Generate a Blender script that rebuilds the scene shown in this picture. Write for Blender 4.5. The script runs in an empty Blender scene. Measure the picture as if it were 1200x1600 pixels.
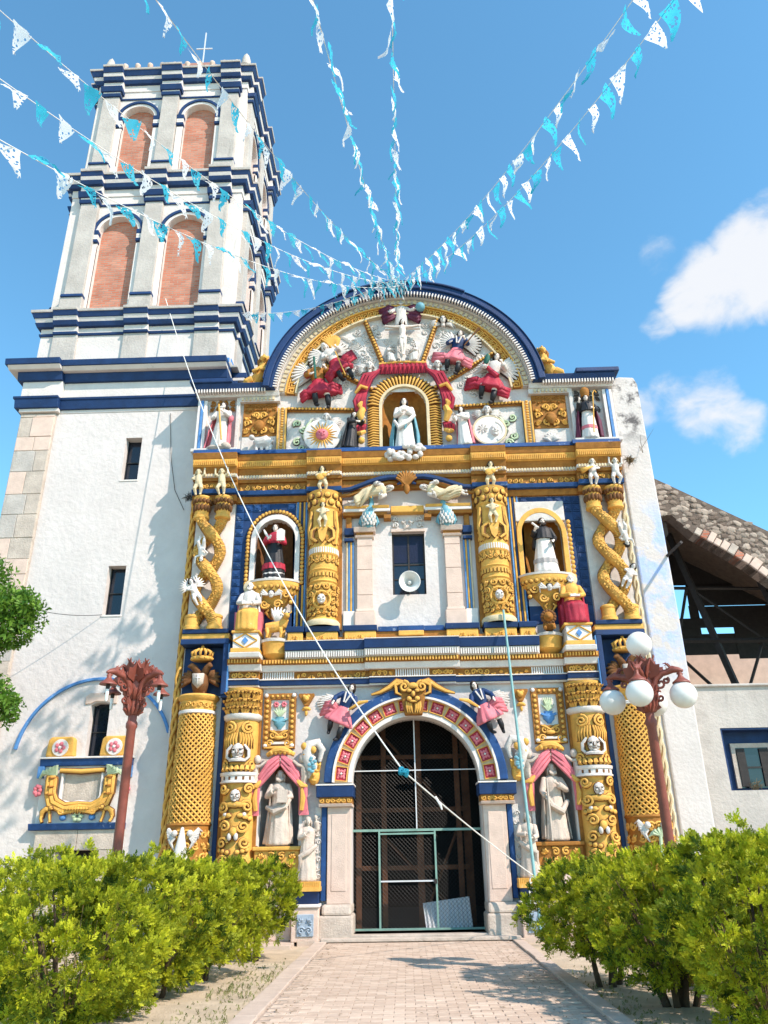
import bpy, bmesh, math, random
import numpy as np
from mathutils import Vector, Matrix
from mathutils.geometry import tessellate_polygon
PI = math.pi
rnd = random.Random(7)
scn = bpy.context.scene
col = scn.collection

# ------------------------------------------------------------ camera
cam_d = bpy.data.cameras.new('camera'); cam = bpy.data.objects.new('camera', cam_d); col.objects.link(cam)
cam_d.sensor_fit = 'VERTICAL'; cam_d.sensor_height = 24.0; cam_d.lens = 24.0*1202/1600
cam_d.clip_start = 0.05; cam_d.clip_end = 3000
def camera_matrix(pos, pitch, yaw, roll):
    c, s = math.cos(yaw), math.sin(yaw)
    r0 = Vector((c, -s, 0)); f0 = Vector((s, c, 0)); z = Vector((0, 0, 1))
    fw = f0*math.cos(pitch)+z*math.sin(pitch); up = z*math.cos(pitch)-f0*math.sin(pitch)
    r = r0*math.cos(roll)+up*math.sin(roll); u = up*math.cos(roll)-r0*math.sin(roll)
    m = Matrix((r, u, -fw)).transposed().to_4x4(); m.translation = pos
    return m
cam.matrix_world = camera_matrix(Vector((-0.216, -18.0, 1.587)), math.radians(24.0), math.radians(-1.209), math.radians(-1.006))
scn.camera = cam

# ------------------------------------------------------------ light, sky, exposure
SUN = Vector((1.28, -1.0, 1.52)).normalized()          # towards the sun
sun_d = bpy.data.lights.new('sun', 'SUN'); sun = bpy.data.objects.new('sun', sun_d); col.objects.link(sun)
sun_d.energy = 4.6; sun_d.angle = math.radians(0.53); sun_d.color = (1.0, 0.865, 0.75)
sun.rotation_euler = SUN.to_track_quat('Z', 'Y').to_euler()
scn.view_settings.view_transform = 'Standard'; scn.view_settings.look = 'None'
scn.view_settings.exposure = 0.50; scn.view_settings.gamma = 1.0
scn.view_settings.use_curve_mapping = False
world = bpy.data.worlds.new('World'); scn.world = world; world.use_nodes = True
def build_world():
    nt = world.node_tree; N = nt.nodes; L = nt.links; N.clear()
    out = N.new('ShaderNodeOutputWorld'); bg = N.new('ShaderNodeBackground'); bg.inputs[1].default_value = 0.15
    sky = N.new('ShaderNodeTexSky'); sky.sky_type = 'NISHITA'; sky.sun_disc = False
    sky.sun_elevation = math.asin(SUN.z); sky.sun_rotation = math.atan2(SUN.x, SUN.y)
    sky.altitude = 300; sky.air_density = 1.0; sky.dust_density = 0.1; sky.ozone_density = 1.0
    tc = N.new('ShaderNodeTexCoord')
    nz = N.new('ShaderNodeTexNoise'); nz.inputs['Scale'].default_value = 15; nz.inputs['Detail'].default_value = 9
    nz.inputs['Roughness'].default_value = 0.56; nz.inputs['Distortion'].default_value = 0.25
    mp = N.new('ShaderNodeMapping'); mp.inputs['Scale'].default_value = (1, 1, 1.55)
    L.new(tc.outputs['Generated'], mp.inputs[0]); L.new(mp.outputs[0], nz.inputs['Vector'])
    prev = None
    # clouds drift low all round the sky; each entry: direction, angular radius (deg), strength
    cl = [((0.373, 0.716, 0.590), 3.2, 1.0), ((0.410, 0.688, 0.600), 3.6, 1.0), ((0.345, 0.733, 0.587), 2.2, .95),
          ((0.366, 0.796, 0.481), 3.0, .74), ((0.399, 0.797, 0.454), 2.4, .66), ((0.333, 0.8025, 0.495), 2.0, .66),
          ((0.3086, 0.711, 0.6315), 1.5, .34), ((0.412, 0.656, 0.632), 2.2, .66), ((0.316, 0.757, 0.572), 1.5, .72), ((0.305, 0.816, 0.491), 1.7, .6)]
    r2 = random.Random(3)
    for i in range(16):
        a = 0.95+i*0.30; e = 0.25+0.3*r2.random()
        cl.append(((math.sin(a)*math.cos(e), math.cos(a)*math.cos(e), math.sin(e)), 4+5*r2.random(), .9))
    for d, rad, st in cl:
        v = Vector(d).normalized()
        dt = N.new('ShaderNodeVectorMath'); dt.operation = 'DOT_PRODUCT'; dt.inputs[1].default_value = v
        nm = N.new('ShaderNodeVectorMath'); nm.operation = 'NORMALIZE'
        L.new(tc.outputs['Generated'], nm.inputs[0]); L.new(nm.outputs[0], dt.inputs[0])
        mr = N.new('ShaderNodeMapRange'); mr.interpolation_type = 'SMOOTHSTEP'
        mr.inputs[1].default_value = math.cos(math.radians(rad*1.25)); mr.inputs[2].default_value = 1.0
        mr.inputs[3].default_value = 0; mr.inputs[4].default_value = st
        L.new(dt.outputs['Value'], mr.inputs[0])
        if prev is None: prev = mr.outputs[0]
        else:
            mx = N.new('ShaderNodeMath'); mx.operation = 'MAXIMUM'
            L.new(prev, mx.inputs[0]); L.new(mr.outputs[0], mx.inputs[1]); prev = mx.outputs[0]
    ad = N.new('ShaderNodeMath'); ad.operation = 'MULTIPLY_ADD'; ad.inputs[1].default_value = 0.56
    L.new(prev, ad.inputs[0]); L.new(nz.outputs['Fac'], ad.inputs[2])
    cr = N.new('ShaderNodeMapRange'); cr.interpolation_type = 'SMOOTHSTEP'
    cr.inputs[1].default_value = 0.66; cr.inputs[2].default_value = 1.08; cr.inputs[3].default_value = 0; cr.inputs[4].default_value = 0.93
    L.new(ad.outputs[0], cr.inputs[0])
    gate = N.new('ShaderNodeMath'); gate.operation = 'MULTIPLY'
    g2 = N.new('ShaderNodeMapRange'); g2.inputs[1].default_value = 0.0; g2.inputs[2].default_value = 0.15
    L.new(prev, g2.inputs[0]); L.new(cr.outputs[0], gate.inputs[0]); L.new(g2.outputs[0], gate.inputs[1])
    mix = N.new('ShaderNodeMixRGB'); mix.inputs[2].default_value = (4.5, 4.55, 4.7, 1)
    wb = N.new('ShaderNodeMixRGB'); wb.blend_type = 'MULTIPLY'; wb.inputs[0].default_value = 1.0; wb.inputs[2].default_value = (0.89, 1.47, 1.50, 1)   # white balance of the picture
    L.new(sky.outputs[0], wb.inputs[1]); L.new(gate.outputs[0], mix.inputs[0]); L.new(wb.outputs[0], mix.inputs[1])
    L.new(mix.outputs[0], bg.inputs[0]); L.new(bg.outputs[0], out.inputs[0])
build_world()

# ------------------------------------------------------------ materials
MATS = {}
def mat(name, c, rough=0.75, var=0.25, vscale=2.5, bump=0.3, bscale=30, grime=None, gamt=0.0, gscale=3.0, c2=None, spec=0.3, tint=None, transl=0.0, emit=None, drip=False, chip=None, camt=.5):
    """painted / plastered surface: mottled colour, optional grime of its own shape, fine relief"""
    m = bpy.data.materials.new(name); m.use_nodes = True; MATS[name] = m
    nt = m.node_tree; N = nt.nodes; L = nt.links; b = N['Principled BSDF']
    b.inputs['Roughness'].default_value = rough; b.inputs['Specular IOR Level'].default_value = spec
    tc = N.new('ShaderNodeTexCoord'); ge = N.new('ShaderNodeNewGeometry')
    pos = ge.outputs['Position']
    n1 = N.new('ShaderNodeTexNoise'); n1.inputs['Scale'].default_value = vscale; n1.inputs['Detail'].default_value = 7; n1.inputs['Roughness'].default_value = 0.65
    L.new(pos, n1.inputs['Vector'])
    r1 = N.new('ShaderNodeMapRange'); r1.inputs[1].default_value = 0.35; r1.inputs[2].default_value = 0.68
    L.new(n1.outputs['Fac'], r1.inputs[0])
    mx = N.new('ShaderNodeMixRGB'); mx.inputs[1].default_value = (*c, 1)
    k = 1-var
    mx.inputs[2].default_value = (*(c2 if c2 else (c[0]*k, c[1]*k, c[2]*k)), 1)
    L.new(r1.outputs[0], mx.inputs[0]); cur = mx.outputs[0]
    if grime:
        n2 = N.new('ShaderNodeTexNoise'); n2.inputs['Scale'].default_value = gscale; n2.inputs['Detail'].default_value = 9; n2.inputs['Roughness'].default_value = 0.72
        mp = N.new('ShaderNodeMapping'); mp.inputs['Location'].default_value = (3.1, 7.7, 1.3)
        if drip: mp.inputs['Scale'].default_value = (2.4, 2.4, 0.22)
        L.new(pos, mp.inputs[0]); L.new(mp.outputs[0], n2.inputs['Vector'])
        r2 = N.new('ShaderNodeMapRange'); r2.inputs[1].default_value = 0.72-0.3*gamt; r2.inputs[2].default_value = 0.86-0.3*gamt; r2.inputs[4].default_value = 0.8
        L.new(n2.outputs['Fac'], r2.inputs[0])
        m2 = N.new('ShaderNodeMixRGB'); m2.inputs[2].default_value = (*grime, 1)
        L.new(r2.outputs[0], m2.inputs[0]); L.new(cur, m2.inputs[1]); cur = m2.outputs[0]
    if chip:
        n4 = N.new('ShaderNodeTexNoise'); n4.inputs['Scale'].default_value = 13; n4.inputs['Detail'].default_value = 8; n4.inputs['Roughness'].default_value = 0.75
        mp4 = N.new('ShaderNodeMapping'); mp4.inputs['Location'].default_value = (9.3, 2.2, 5.1); L.new(pos, mp4.inputs[0]); L.new(mp4.outputs[0], n4.inputs['Vector'])
        r4 = N.new('ShaderNodeMapRange'); r4.inputs[1].default_value = .72-.12*camt; r4.inputs[2].default_value = .78-.12*camt; r4.inputs[4].default_value = .85
        L.new(n4.outputs['Fac'], r4.inputs[0]); m4 = N.new('ShaderNodeMixRGB'); m4.inputs[2].default_value = (*chip, 1)
        L.new(r4.outputs[0], m4.inputs[0]); L.new(cur, m4.inputs[1]); cur = m4.outputs[0]
    if tint:
        at = N.new('ShaderNodeAttribute'); at.attribute_name = 'tint'
        mt = N.new('ShaderNodeMixRGB'); mt.inputs[2].default_value = (*tint, 1)
        L.new(at.outputs['Fac'], mt.inputs[0]); L.new(cur, mt.inputs[1]); cur = mt.outputs[0]
    L.new(cur, b.inputs['Base Color'])
    if bump:
        n3 = N.new('ShaderNodeTexNoise'); n3.inputs['Scale'].default_value = bscale; n3.inputs['Detail'].default_value = 6; n3.inputs['Roughness'].default_value = 0.6
        L.new(pos, n3.inputs['Vector'])
        bp = N.new('ShaderNodeBump'); bp.inputs['Strength'].default_value = bump; bp.inputs['Distance'].default_value = 0.03
        L.new(n3.outputs['Fac'], bp.inputs['Height']); L.new(bp.outputs[0], b.inputs['Normal'])
    if transl:
        out = N['Material Output']; t = N.new('ShaderNodeBsdfTranslucent'); ms = N.new('ShaderNodeMixShader'); ms.inputs[0].default_value = transl
        L.new(cur, t.inputs[0]); L.new(b.outputs[0], ms.inputs[1]); L.new(t.outputs[0], ms.inputs[2]); L.new(ms.outputs[0], out.inputs[0])
    return m
WHITE = (0.74, 0.685, 0.64)
mat('plaster', (0.64, 0.585, 0.555), .9, .12, 1.2, .8, 7, grime=(.45, .405, .365), gamt=.27, gscale=1.5, drip=True)
mat('plaster_old', (0.51, 0.465, 0.42), .85, .25, 1.5, .6, 14, grime=(.27, .25, .22), gamt=.42, gscale=2.4, drip=True)
mat('plaster_tower', (0.67, 0.615, 0.575), .85, .14, 1.8, .4, 14, grime=(.33, .30, .27), gamt=.36, gscale=1.9, drip=True)
mat('white', WHITE, .75, .14, 4, .3, 40, grime=(.40, .36, .30), gamt=.2, gscale=7)
mat('white_relief', (.66, .61, .565), .8, .2, 6, .45, 40, grime=(.17, .145, .125), gamt=.40, gscale=6)
mat('navy_dark', (.004, .010, .040), .5, .3, 5, .2, 30)
mat('relief_ground', (.70, .645, .60), .85, .25, 4, .6, 20, grime=(.28, .25, .22), gamt=.38, gscale=3.2)
mat('blue', (.009, .040, .135), .6, .35, 3, .3, 40, grime=(.16, .22, .32), gamt=.22, gscale=5, spec=.35, chip=(.42, .45, .48), camt=.42)
mat('blue_worn', (.016, .07, .22), .6, .4, 3, .3, 30, grime=(.45, .54, .66), gamt=.42, gscale=4.0)
mat('blue_light', (.10, .27, .58), .65, .3, 5, .3, 40, grime=(.6, .66, .72), gamt=.35, gscale=6)
mat('blue_pale', (.36, .44, .53), .8, .25, 6, .4, 40, grime=(.6, .56, .5), gamt=.35, gscale=8)
mat('teal', (.16, .38, .46), .6, .3, 8, .3, 50, grime=(.6, .68, .68), gamt=.3, gscale=9)
GOLD = (.80, .43, .092)
mat('gold', GOLD, .7, .28, 5, .4, 45, grime=(.30, .13, .025), gamt=.3, gscale=10, spec=.3, chip=(.76, .62, .40), camt=.78)
mat('gold_brown', (.40, .165, .030), .75, .4, 6, .4, 45, grime=(.12, .05, .015), gamt=.34, gscale=8, chip=(.50, .30, .10), camt=.5)  # brown ochre; behind carving its dark tone also stands in for crevice shade
mat('brown_dark', (.20, .085, .03), .85, .4, 9, .4, 50)  # dark brown parts; also painted-in shade of relief crevices and lattice holes
mat('cream', (.68, .56, .36), .7, .25, 6, .3, 45, grime=(.45, .33, .17), gamt=.28, gscale=9)
mat('red', (.46, .028, .058), .6, .4, 7, .3, 50, grime=(.7, .30, .32), gamt=.16, gscale=9, chip=(.7, .5, .48), camt=.4)
mat('pink', (.74, .20, .24), .6, .3, 6, .25, 50, grime=(.5, .08, .11), gamt=.25, gscale=6)
mat('purple', (.13, .022, .055), .6, .4, 7, .25, 50)
mat('black', (.022, .022, .026), .5, .3, 6, .25, 50, grime=(.3, .3, .3), gamt=.16, gscale=14)
mat('hair', (.035, .022, .017), .6, .4, 14, .5, 60)
mat('skin', (.80, .68, .60), .65, .12, 8, .2, 50, grime=(.45, .36, .3), gamt=.2, gscale=14)
mat('green_pale', (.52, .62, .40), .75, .3, 6, .3, 50, grime=(.75, .75, .68), gamt=.3, gscale=8)
mat('green_dark', (.02, .12, .09), .6, .3, 8, .3, 50)
mat('stone', (.56, .475, .40), .9, .3, 3.5, .6, 25, grime=(.26, .21, .17), gamt=.25, gscale=5)
mat('stone_statue', (.64, .53, .445), .85, .25, 5, .5, 35, grime=(.28, .23, .19), gamt=.25, gscale=7)
mat('stone_pink', (.68, .52, .43), .85, .18, 4, .35, 40, grime=(.4, .3, .25), gamt=.15, gscale=6)
mat('niche_grey', (.42, .39, .38), .9, .35, 4, .5, 30, grime=(.72, .7, .68), gamt=.25, gscale=4)
mat('mold', (.12, .105, .095), .9, .5, 8, .7, 35, grime=(.5, .42, .3), gamt=.3, gscale=8)
mat('terracotta', (.26, .068, .045), .5, .25, 9, .2, 70, grime=(.18, .04, .03), gamt=.2, gscale=9, spec=.45)
mat('globe', (.90, .88, .84), .22, .05, 6, 0, 20, grime=(.6, .56, .47), gamt=.1, gscale=8, transl=.2)
mat('bulb', (.85, .85, .82), .3, .05, 6, 0)
mat('iron', (.035, .03, .028), .6, .4, 9, .3, 50, grime=(.14, .06, .03), gamt=.3, gscale=9)
mat('green_metal', (.22, .37, .31), .5, .25, 6, .15, 60, grime=(.5, .55, .5), gamt=.25, gscale=9)
mat('wire', (.03, .028, .026), .5, .2, 8, 0)
mat('timber', (.15, .062, .030), .85, .45, 5, .5, 45, grime=(.06, .03, .02), gamt=.3, gscale=5)
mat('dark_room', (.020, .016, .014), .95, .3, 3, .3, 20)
mat('glass_dark', (.010, .016, .030), .12, .3, 3, 0, spec=.6)
mat('sheet_metal', (.62, .63, .64), .4, .12, 5, .1, 40, grime=(.25, .18, .14), gamt=.16, gscale=7)
mat('horn', (.70, .69, .66), .4, .1, 6, 0)
mat('pole_paint', (.26, .47, .47), .45, .25, 4, .1, 60, grime=(.6, .66, .66), gamt=.35, gscale=8)
mat('rope', (.82, .80, .75), .85, .1, 9, .3, 90)
mat('flag_white', (.84, .83, .83), .5, .05, 9, 0, transl=.62)
mat('flag_teal', (.06, .52, .68), .5, .2, 9, 0, transl=.62)
def perforate(m):
    """punched tissue paper: small round holes through the sheet"""
    nt = MATS[m].node_tree; N = nt.nodes; L = nt.links; out = N['Material Output']; cur = out.inputs[0].links[0].from_socket
    tc = N.new('ShaderNodeTexCoord'); vo = N.new('ShaderNodeTexVoronoi'); vo.inputs['Scale'].default_value = 24; lt = N.new('ShaderNodeMath'); lt.operation = 'LESS_THAN'; lt.inputs[1].default_value = .33
    tr = N.new('ShaderNodeBsdfTransparent'); ms = N.new('ShaderNodeMixShader'); L.new(tc.outputs['Object'], vo.inputs['Vector']); L.new(vo.outputs['Distance'], lt.inputs[0]); L.new(lt.outputs[0], ms.inputs[0]); L.new(cur, ms.inputs[1]); L.new(tr.outputs[0], ms.inputs[2]); L.new(ms.outputs[0], out.inputs[0])
perforate('flag_white'); perforate('flag_teal')
mat('soil', (.58, .47, .34), .95, .3, 2.2, .7, 28, grime=(.24, .18, .12), gamt=.28, gscale=6)
mat('paver', (.54, .405, .31), .9, .2, 5, .4, 60, grime=(.42, .31, .25), gamt=.3, gscale=2.2, tint=(.62, .49, .385))
mat('joint', (.46, .37, .30), .95, .3, 9, .5, 60)
mat('kerb', (.57, .455, .37), .9, .2, 3, .4, 40, grime=(.34, .29, .25), gamt=.2, gscale=6)
mat('rubble', (.19, .14, .11), .95, .35, 3, .6, 25, grime=(.07, .055, .045), gamt=.36, gscale=5, tint=(.40, .325, .265))
mat('mortar', (.17, .13, .105), .95, .35, 6, .7, 25)
mat('roof_tile', (.40, .20, .15), .85, .35, 5, .6, 30, grime=(.25, .22, .2), gamt=.3, gscale=5)
mat('foliage', (.050, .105, .010), .6, .3, 3, 0, tint=(.58, .60, .03), transl=.32, spec=.25)
mat('leaf', (.06, .16, .014), .5, .3, 3, 0, tint=(.18, .32, .035), transl=.35, spec=.3)
mat('bark', (.10, .065, .04), .95, .4, 9, .8, 40)
mat('weed', (.11, .16, .03), .7, .3, 5, 0, tint=(.26, .25, .10), transl=.2)
mat('dead', (.20, .135, .07), .9, .3, 9, 0, tint=(.34, .26, .15))

def brick_mat():
    m = bpy.data.materials.new('brick'); m.use_nodes = True; MATS['brick'] = m
    nt = m.node_tree; N = nt.nodes; L = nt.links; b = N['Principled BSDF']; b.inputs['Roughness'].default_value = .9
    tc = N.new('ShaderNodeTexCoord'); br = N.new('ShaderNodeTexBrick')
    sp = N.new('ShaderNodeSeparateXYZ'); ad = N.new('ShaderNodeMath'); cb = N.new('ShaderNodeCombineXYZ')
    L.new(tc.outputs['Object'], sp.inputs[0]); L.new(sp.outputs[0], ad.inputs[0]); L.new(sp.outputs[1], ad.inputs[1])
    nz = N.new('ShaderNodeTexNoise'); nz.inputs['Scale'].default_value = 2.2; nz.inputs['Detail'].default_value = 5
    wz = N.new('ShaderNodeMath'); wz.operation = 'MULTIPLY_ADD'; wz.inputs[1].default_value = .10
    L.new(tc.outputs['Object'], nz.inputs['Vector']); L.new(nz.outputs['Fac'], wz.inputs[0]); L.new(sp.outputs[2], wz.inputs[2])
    L.new(ad.outputs[0], cb.inputs[0]); L.new(wz.outputs[0], cb.inputs[1]); L.new(cb.outputs[0], br.inputs['Vector'])
    br.inputs['Color1'].default_value = (.50, .155, .085, 1); br.inputs['Color2'].default_value = (.56, .25, .165, 1); br.inputs['Mortar'].default_value = (.40, .27, .21, 1)
    br.inputs['Scale'].default_value = 1.0; br.inputs['Brick Width'].default_value = .26; br.inputs['Row Height'].default_value = .085
    br.inputs['Mortar Size'].default_value = .012; br.inputs['Bias'].default_value = 0.0
    n2 = N.new('ShaderNodeTexNoise'); n2.inputs['Scale'].default_value = 1.5; n2.inputs['Detail'].default_value = 8
    mx = N.new('ShaderNodeMixRGB'); mx.blend_type = 'MULTIPLY'; mx.inputs[0].default_value = .8
    cr = N.new('ShaderNodeMapRange'); cr.inputs[1].default_value = .3; cr.inputs[2].default_value = .7; cr.inputs[3].default_value = .72; cr.inputs[4].default_value = 1.15
    L.new(tc.outputs['Object'], n2.inputs['Vector']); L.new(n2.outputs['Fac'], cr.inputs[0]); L.new(br.outputs['Color'], mx.inputs[1]); L.new(cr.outputs[0], mx.inputs[2])
    L.new(mx.outputs[0], b.inputs['Base Color'])
    bp = N.new('ShaderNodeBump'); bp.inputs['Strength'].default_value = .8; bp.inputs['Distance'].default_value = .03; bp.invert = True
    L.new(br.outputs['Fac'], bp.inputs['Height']); L.new(bp.outputs[0], b.inputs['Normal'])
brick_mat()
def buttress_mat():
    """white limewash with the old blue coat showing in patches and black mould on the high end"""
    m = mat('plaster_buttress', (.61, .56, .525), .88, .12, 1.5, .55, 12, grime=(.34, .31, .28), gamt=.2, gscale=2.2, drip=True)
    nt = m.node_tree; N = nt.nodes; L = nt.links; b = N['Principled BSDF']
    cur = b.inputs['Base Color'].links[0].from_socket
    ge = N.new('ShaderNodeNewGeometry'); sp = N.new('ShaderNodeSeparateXYZ'); L.new(ge.outputs['Position'], sp.inputs[0])
    for colr, z0, z1, z2, z3, sc, th in (((.36, .48, .78), 5.0, 6.0, 9.0, 9.8, 1.3, .45), ((.035, .03, .035), 11.2, 12.0, 13.6, 14.0, 1.9, .49)):
        up = N.new('ShaderNodeMapRange'); up.inputs[1].default_value = z0; up.inputs[2].default_value = z1; L.new(sp.outputs[2], up.inputs[0])
        dn = N.new('ShaderNodeMapRange'); dn.inputs[1].default_value = z2; dn.inputs[2].default_value = z3; dn.inputs[3].default_value = 1; dn.inputs[4].default_value = 0; L.new(sp.outputs[2], dn.inputs[0])
        nz = N.new('ShaderNodeTexNoise'); nz.inputs['Scale'].default_value = sc; nz.inputs['Detail'].default_value = 9; nz.inputs['Roughness'].default_value = .66; L.new(ge.outputs['Position'], nz.inputs['Vector'])
        cr = N.new('ShaderNodeMapRange'); cr.inputs[1].default_value = th; cr.inputs[2].default_value = th+.10; cr.inputs[4].default_value = .85; L.new(nz.outputs['Fac'], cr.inputs[0])
        a = N.new('ShaderNodeMath'); a.operation = 'MULTIPLY'; L.new(up.outputs[0], a.inputs[0]); L.new(dn.outputs[0], a.inputs[1])
        c = N.new('ShaderNodeMath'); c.operation = 'MULTIPLY'; L.new(a.outputs[0], c.inputs[0]); L.new(cr.outputs[0], c.inputs[1])
        mx = N.new('ShaderNodeMixRGB'); mx.inputs[2].default_value = (*colr, 1); L.new(c.outputs[0], mx.inputs[0]); L.new(cur, mx.inputs[1]); cur = mx.outputs[0]
    L.new(cur, b.inputs['Base Color'])
buttress_mat()

# ------------------------------------------------------------ mesh helpers
V3 = Vector
class MB:
    def __init__(s): s.v = []; s.f = []
    def add(s, vs, fs):
        o = len(s.v); s.v += [tuple(v) for v in vs]; s.f += [tuple(i+o for i in f) for f in fs]; return s
    def box(s, x0, x1, y0, y1, z0, z1, sl=0.0):
        """sl: how much the front (low y) face leans in at the bottom (moulding slope)"""
        vs = [(x0, y0+sl, z0), (x1, y0+sl, z0), (x1, y1, z0), (x0, y1, z0), (x0, y0, z1), (x1, y0, z1), (x1, y1, z1), (x0, y1, z1)]
        return s.add(vs, [(0, 3, 2, 1), (4, 5, 6, 7), (0, 1, 5, 4), (1, 2, 6, 5), (2, 3, 7, 6), (3, 0, 4, 7)])
    def prism(s, pts, y0, y1):
        n = len(pts); a = sum(pts[i][0]*pts[(i+1) % n][1]-pts[(i+1) % n][0]*pts[i][1] for i in range(n))
        if a < 0: pts = pts[::-1]
        vs = [(x, y0, z) for x, z in pts]+[(x, y1, z) for x, z in pts]
        fs = [tuple(range(n)), tuple(range(2*n-1, n-1, -1))]+[((i+1) % n, i, i+n, (i+1) % n+n) for i in range(n)]
        return s.add(vs, fs)
    def lathe(s, c, prof, n=16, a0=0.0, a1=2*PI, sx=1.0, sy=1.0, wob=None):
        full = abs(a1-a0-2*PI) < 1e-6; m = n if full else n+1; vs = []
        for r, z in prof:
            for i in range(m):
                a = a0+(a1-a0)*i/n; q = r*(wob(a, z) if wob else 1)
                vs.append((c[0]+q*math.cos(a)*sx, c[1]+q*math.sin(a)*sy, c[2]+z))
        fs = []
        for j in range(len(prof)-1):
            for i in range(n if full else n):
                k = (i+1) % m if full else i+1
                fs.append((j*m+i, j*m+k, (j+1)*m+k, (j+1)*m+i))
        if full or True:
            fs.append(tuple(range(m-1, -1, -1))); fs.append(tuple((len(prof)-1)*m+i for i in range(m)))
        return s.add(vs, fs)
    def tube(s, pts, r, n=6, flat=1.0, fdir=None, caps=True):
        pts = [V3(p) for p in pts]; k = len(pts)
        rs = [r]*k if not hasattr(r, '__len__') else list(r)
        t0 = (pts[1]-pts[0]).normalized(); up = V3(fdir) if fdir else (V3((0, 1, 0)) if abs(t0.y) < .9 else V3((1, 0, 0)))
        vs = []
        for i, p in enumerate(pts):
            t = (pts[min(i+1, k-1)]-pts[max(i-1, 0)])
            t = t.normalized() if t.length > 1e-9 else t0
            b = (up-t*up.dot(t)); b = b.normalized() if b.length > 1e-6 else t.orthogonal().normalized()
            a = t.cross(b)
            if not fdir: up = b
            for j in range(n):
                w = 2*PI*j/n; vs.append(p+a*(rs[i]*math.cos(w))+b*(rs[i]*flat*math.sin(w)))
        fs = [(i*n+j, i*n+(j+1) % n, (i+1)*n+(j+1) % n, (i+1)*n+j) for i in range(k-1) for j in range(n)]
        if caps: fs += [tuple(range(n-1, -1, -1)), tuple((k-1)*n+j for j in range(n))]
        return s.add(vs, fs)
    def ell(s, c, r, nu=10, nv=7, rot=None):
        if not hasattr(r, '__len__'): r = (r, r, r)
        vs = [(0, 0, 1)]; M = rot
        for j in range(1, nv):
            p = PI*j/nv
            for i in range(nu): a = 2*PI*i/nu; vs.append((math.sin(p)*math.cos(a), math.sin(p)*math.sin(a), math.cos(p)))
        vs.append((0, 0, -1)); L = len(vs)-1
        fs = [(0, 1+i, 1+(i+1) % nu) for i in range(nu)]
        for j in range(nv-2):
            for i in range(nu): a = 1+j*nu+i; b = 1+j*nu+(i+1) % nu; fs.append((a, a+nu, b+nu, b))
        fs += [(L, 1+(nv-2)*nu+(i+1) % nu, 1+(nv-2)*nu+i) for i in range(nu)]
        out = []
        for v in vs:
            w = V3((v[0]*r[0], v[1]*r[1], v[2]*r[2]))
            if M is not None: w = M @ w
            out.append((w.x+c[0], w.y+c[1], w.z+c[2]))
        return s.add(out, fs)
    def disc(s, c, r, y1, n=20, sx=1.0):
        """short round drum facing -y: centre c (front), back at y1"""
        return s.prism([(c[0]+r*sx*math.cos(2*PI*i/n), c[2]+r*math.sin(2*PI*i/n)) for i in range(n)], c[1], y1)
    def arc(s, c, r0, r1, y0, y1, a0, a1, n=24, sx=1.0):
        """flat ring sector in the xz plane"""
        vs = []
        for i in range(n+1):
            a = a0+(a1-a0)*i/n; ca, sa = math.cos(a)*sx, math.sin(a)
            vs += [(c[0]+r0*ca, y0, c[1]+r0*sa), (c[0]+r1*ca, y0, c[1]+r1*sa), (c[0]+r1*ca, y1, c[1]+r1*sa), (c[0]+r0*ca, y1, c[1]+r0*sa)]
        fs = []
        for i in range(n):
            o = i*4
            for j in range(4): k = (j+1) % 4; fs.append((o+j, o+4+j, o+4+k, o+k))
        fs += [(0, 1, 2, 3), (n*4+3, n*4+2, n*4+1, n*4)]
        return s.add(vs, fs)
    def scroll(s, c, r, turns=1.6, w=.02, d=1, a0=0.0, y=0.0, n=18, flat=1.3, ns=5):
        """volute lying in the xz plane at depth c[1]"""
        P = []
        for i in range(n+1):
            t = i/n; a = a0+d*turns*2*PI*t; q = r*(1-.88*t)
            P.append((c[0]+q*math.cos(a), c[1]-.35*w*t*2, c[2]+q*math.sin(a)))
        return s.tube(P, [w*(1-.35*i/n) for i in range(n+1)], ns)
    def xf(s, M):
        s.v = [tuple(M @ V3(v)) for v in s.v]; return s
    def mapped(s, fn):
        s.v = [tuple(fn(*v)) for v in s.v]; return s
    def join(s, o): return s.add(o.v, o.f)

def mesh_obj(name, me, parent=None, loc=None):
    o = bpy.data.objects.new(name, me); col.objects.link(o)
    if parent is not None: o.parent = parent
    if loc is not None: o.location = loc
    return o
def clusters(mb):
    """groups of loose islands that stand apart from each other"""
    n = len(mb.v); par = list(range(n))
    def find(i):
        while par[i] != i: par[i] = par[par[i]]; i = par[i]
        return i
    for f in mb.f:
        a = find(f[0])
        for q in f[1:]:
            b = find(q)
            if a != b: par[b] = a
    roots = np.array([find(i) for i in range(n)]); u, isl = np.unique(roots, return_inverse=True); k = len(u)
    if k < 2 or k > 700: return None
    P = np.array(mb.v); lo = np.full((k, 3), np.inf); hi = np.full((k, 3), -np.inf); np.minimum.at(lo, isl, P); np.maximum.at(hi, isl, P)
    size = (hi-lo).max(axis=1); gap = np.maximum(0, np.maximum(lo[:, None]-hi[None], lo[None]-hi[:, None]))
    near = np.sqrt((gap**2).sum(axis=2)) <= np.maximum(.02, .5*np.maximum(size[:, None], size[None]))
    lab = -np.ones(k, int); c = 0
    for i in range(k):
        if lab[i] >= 0: continue
        st = [i]; lab[i] = c
        while st:
            q = st.pop(); nb = np.nonzero(near[q] & (lab < 0))[0]; lab[nb] = c; st.extend(nb.tolist())
        c += 1
    return (lab[isl], c) if c > 1 else None
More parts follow.
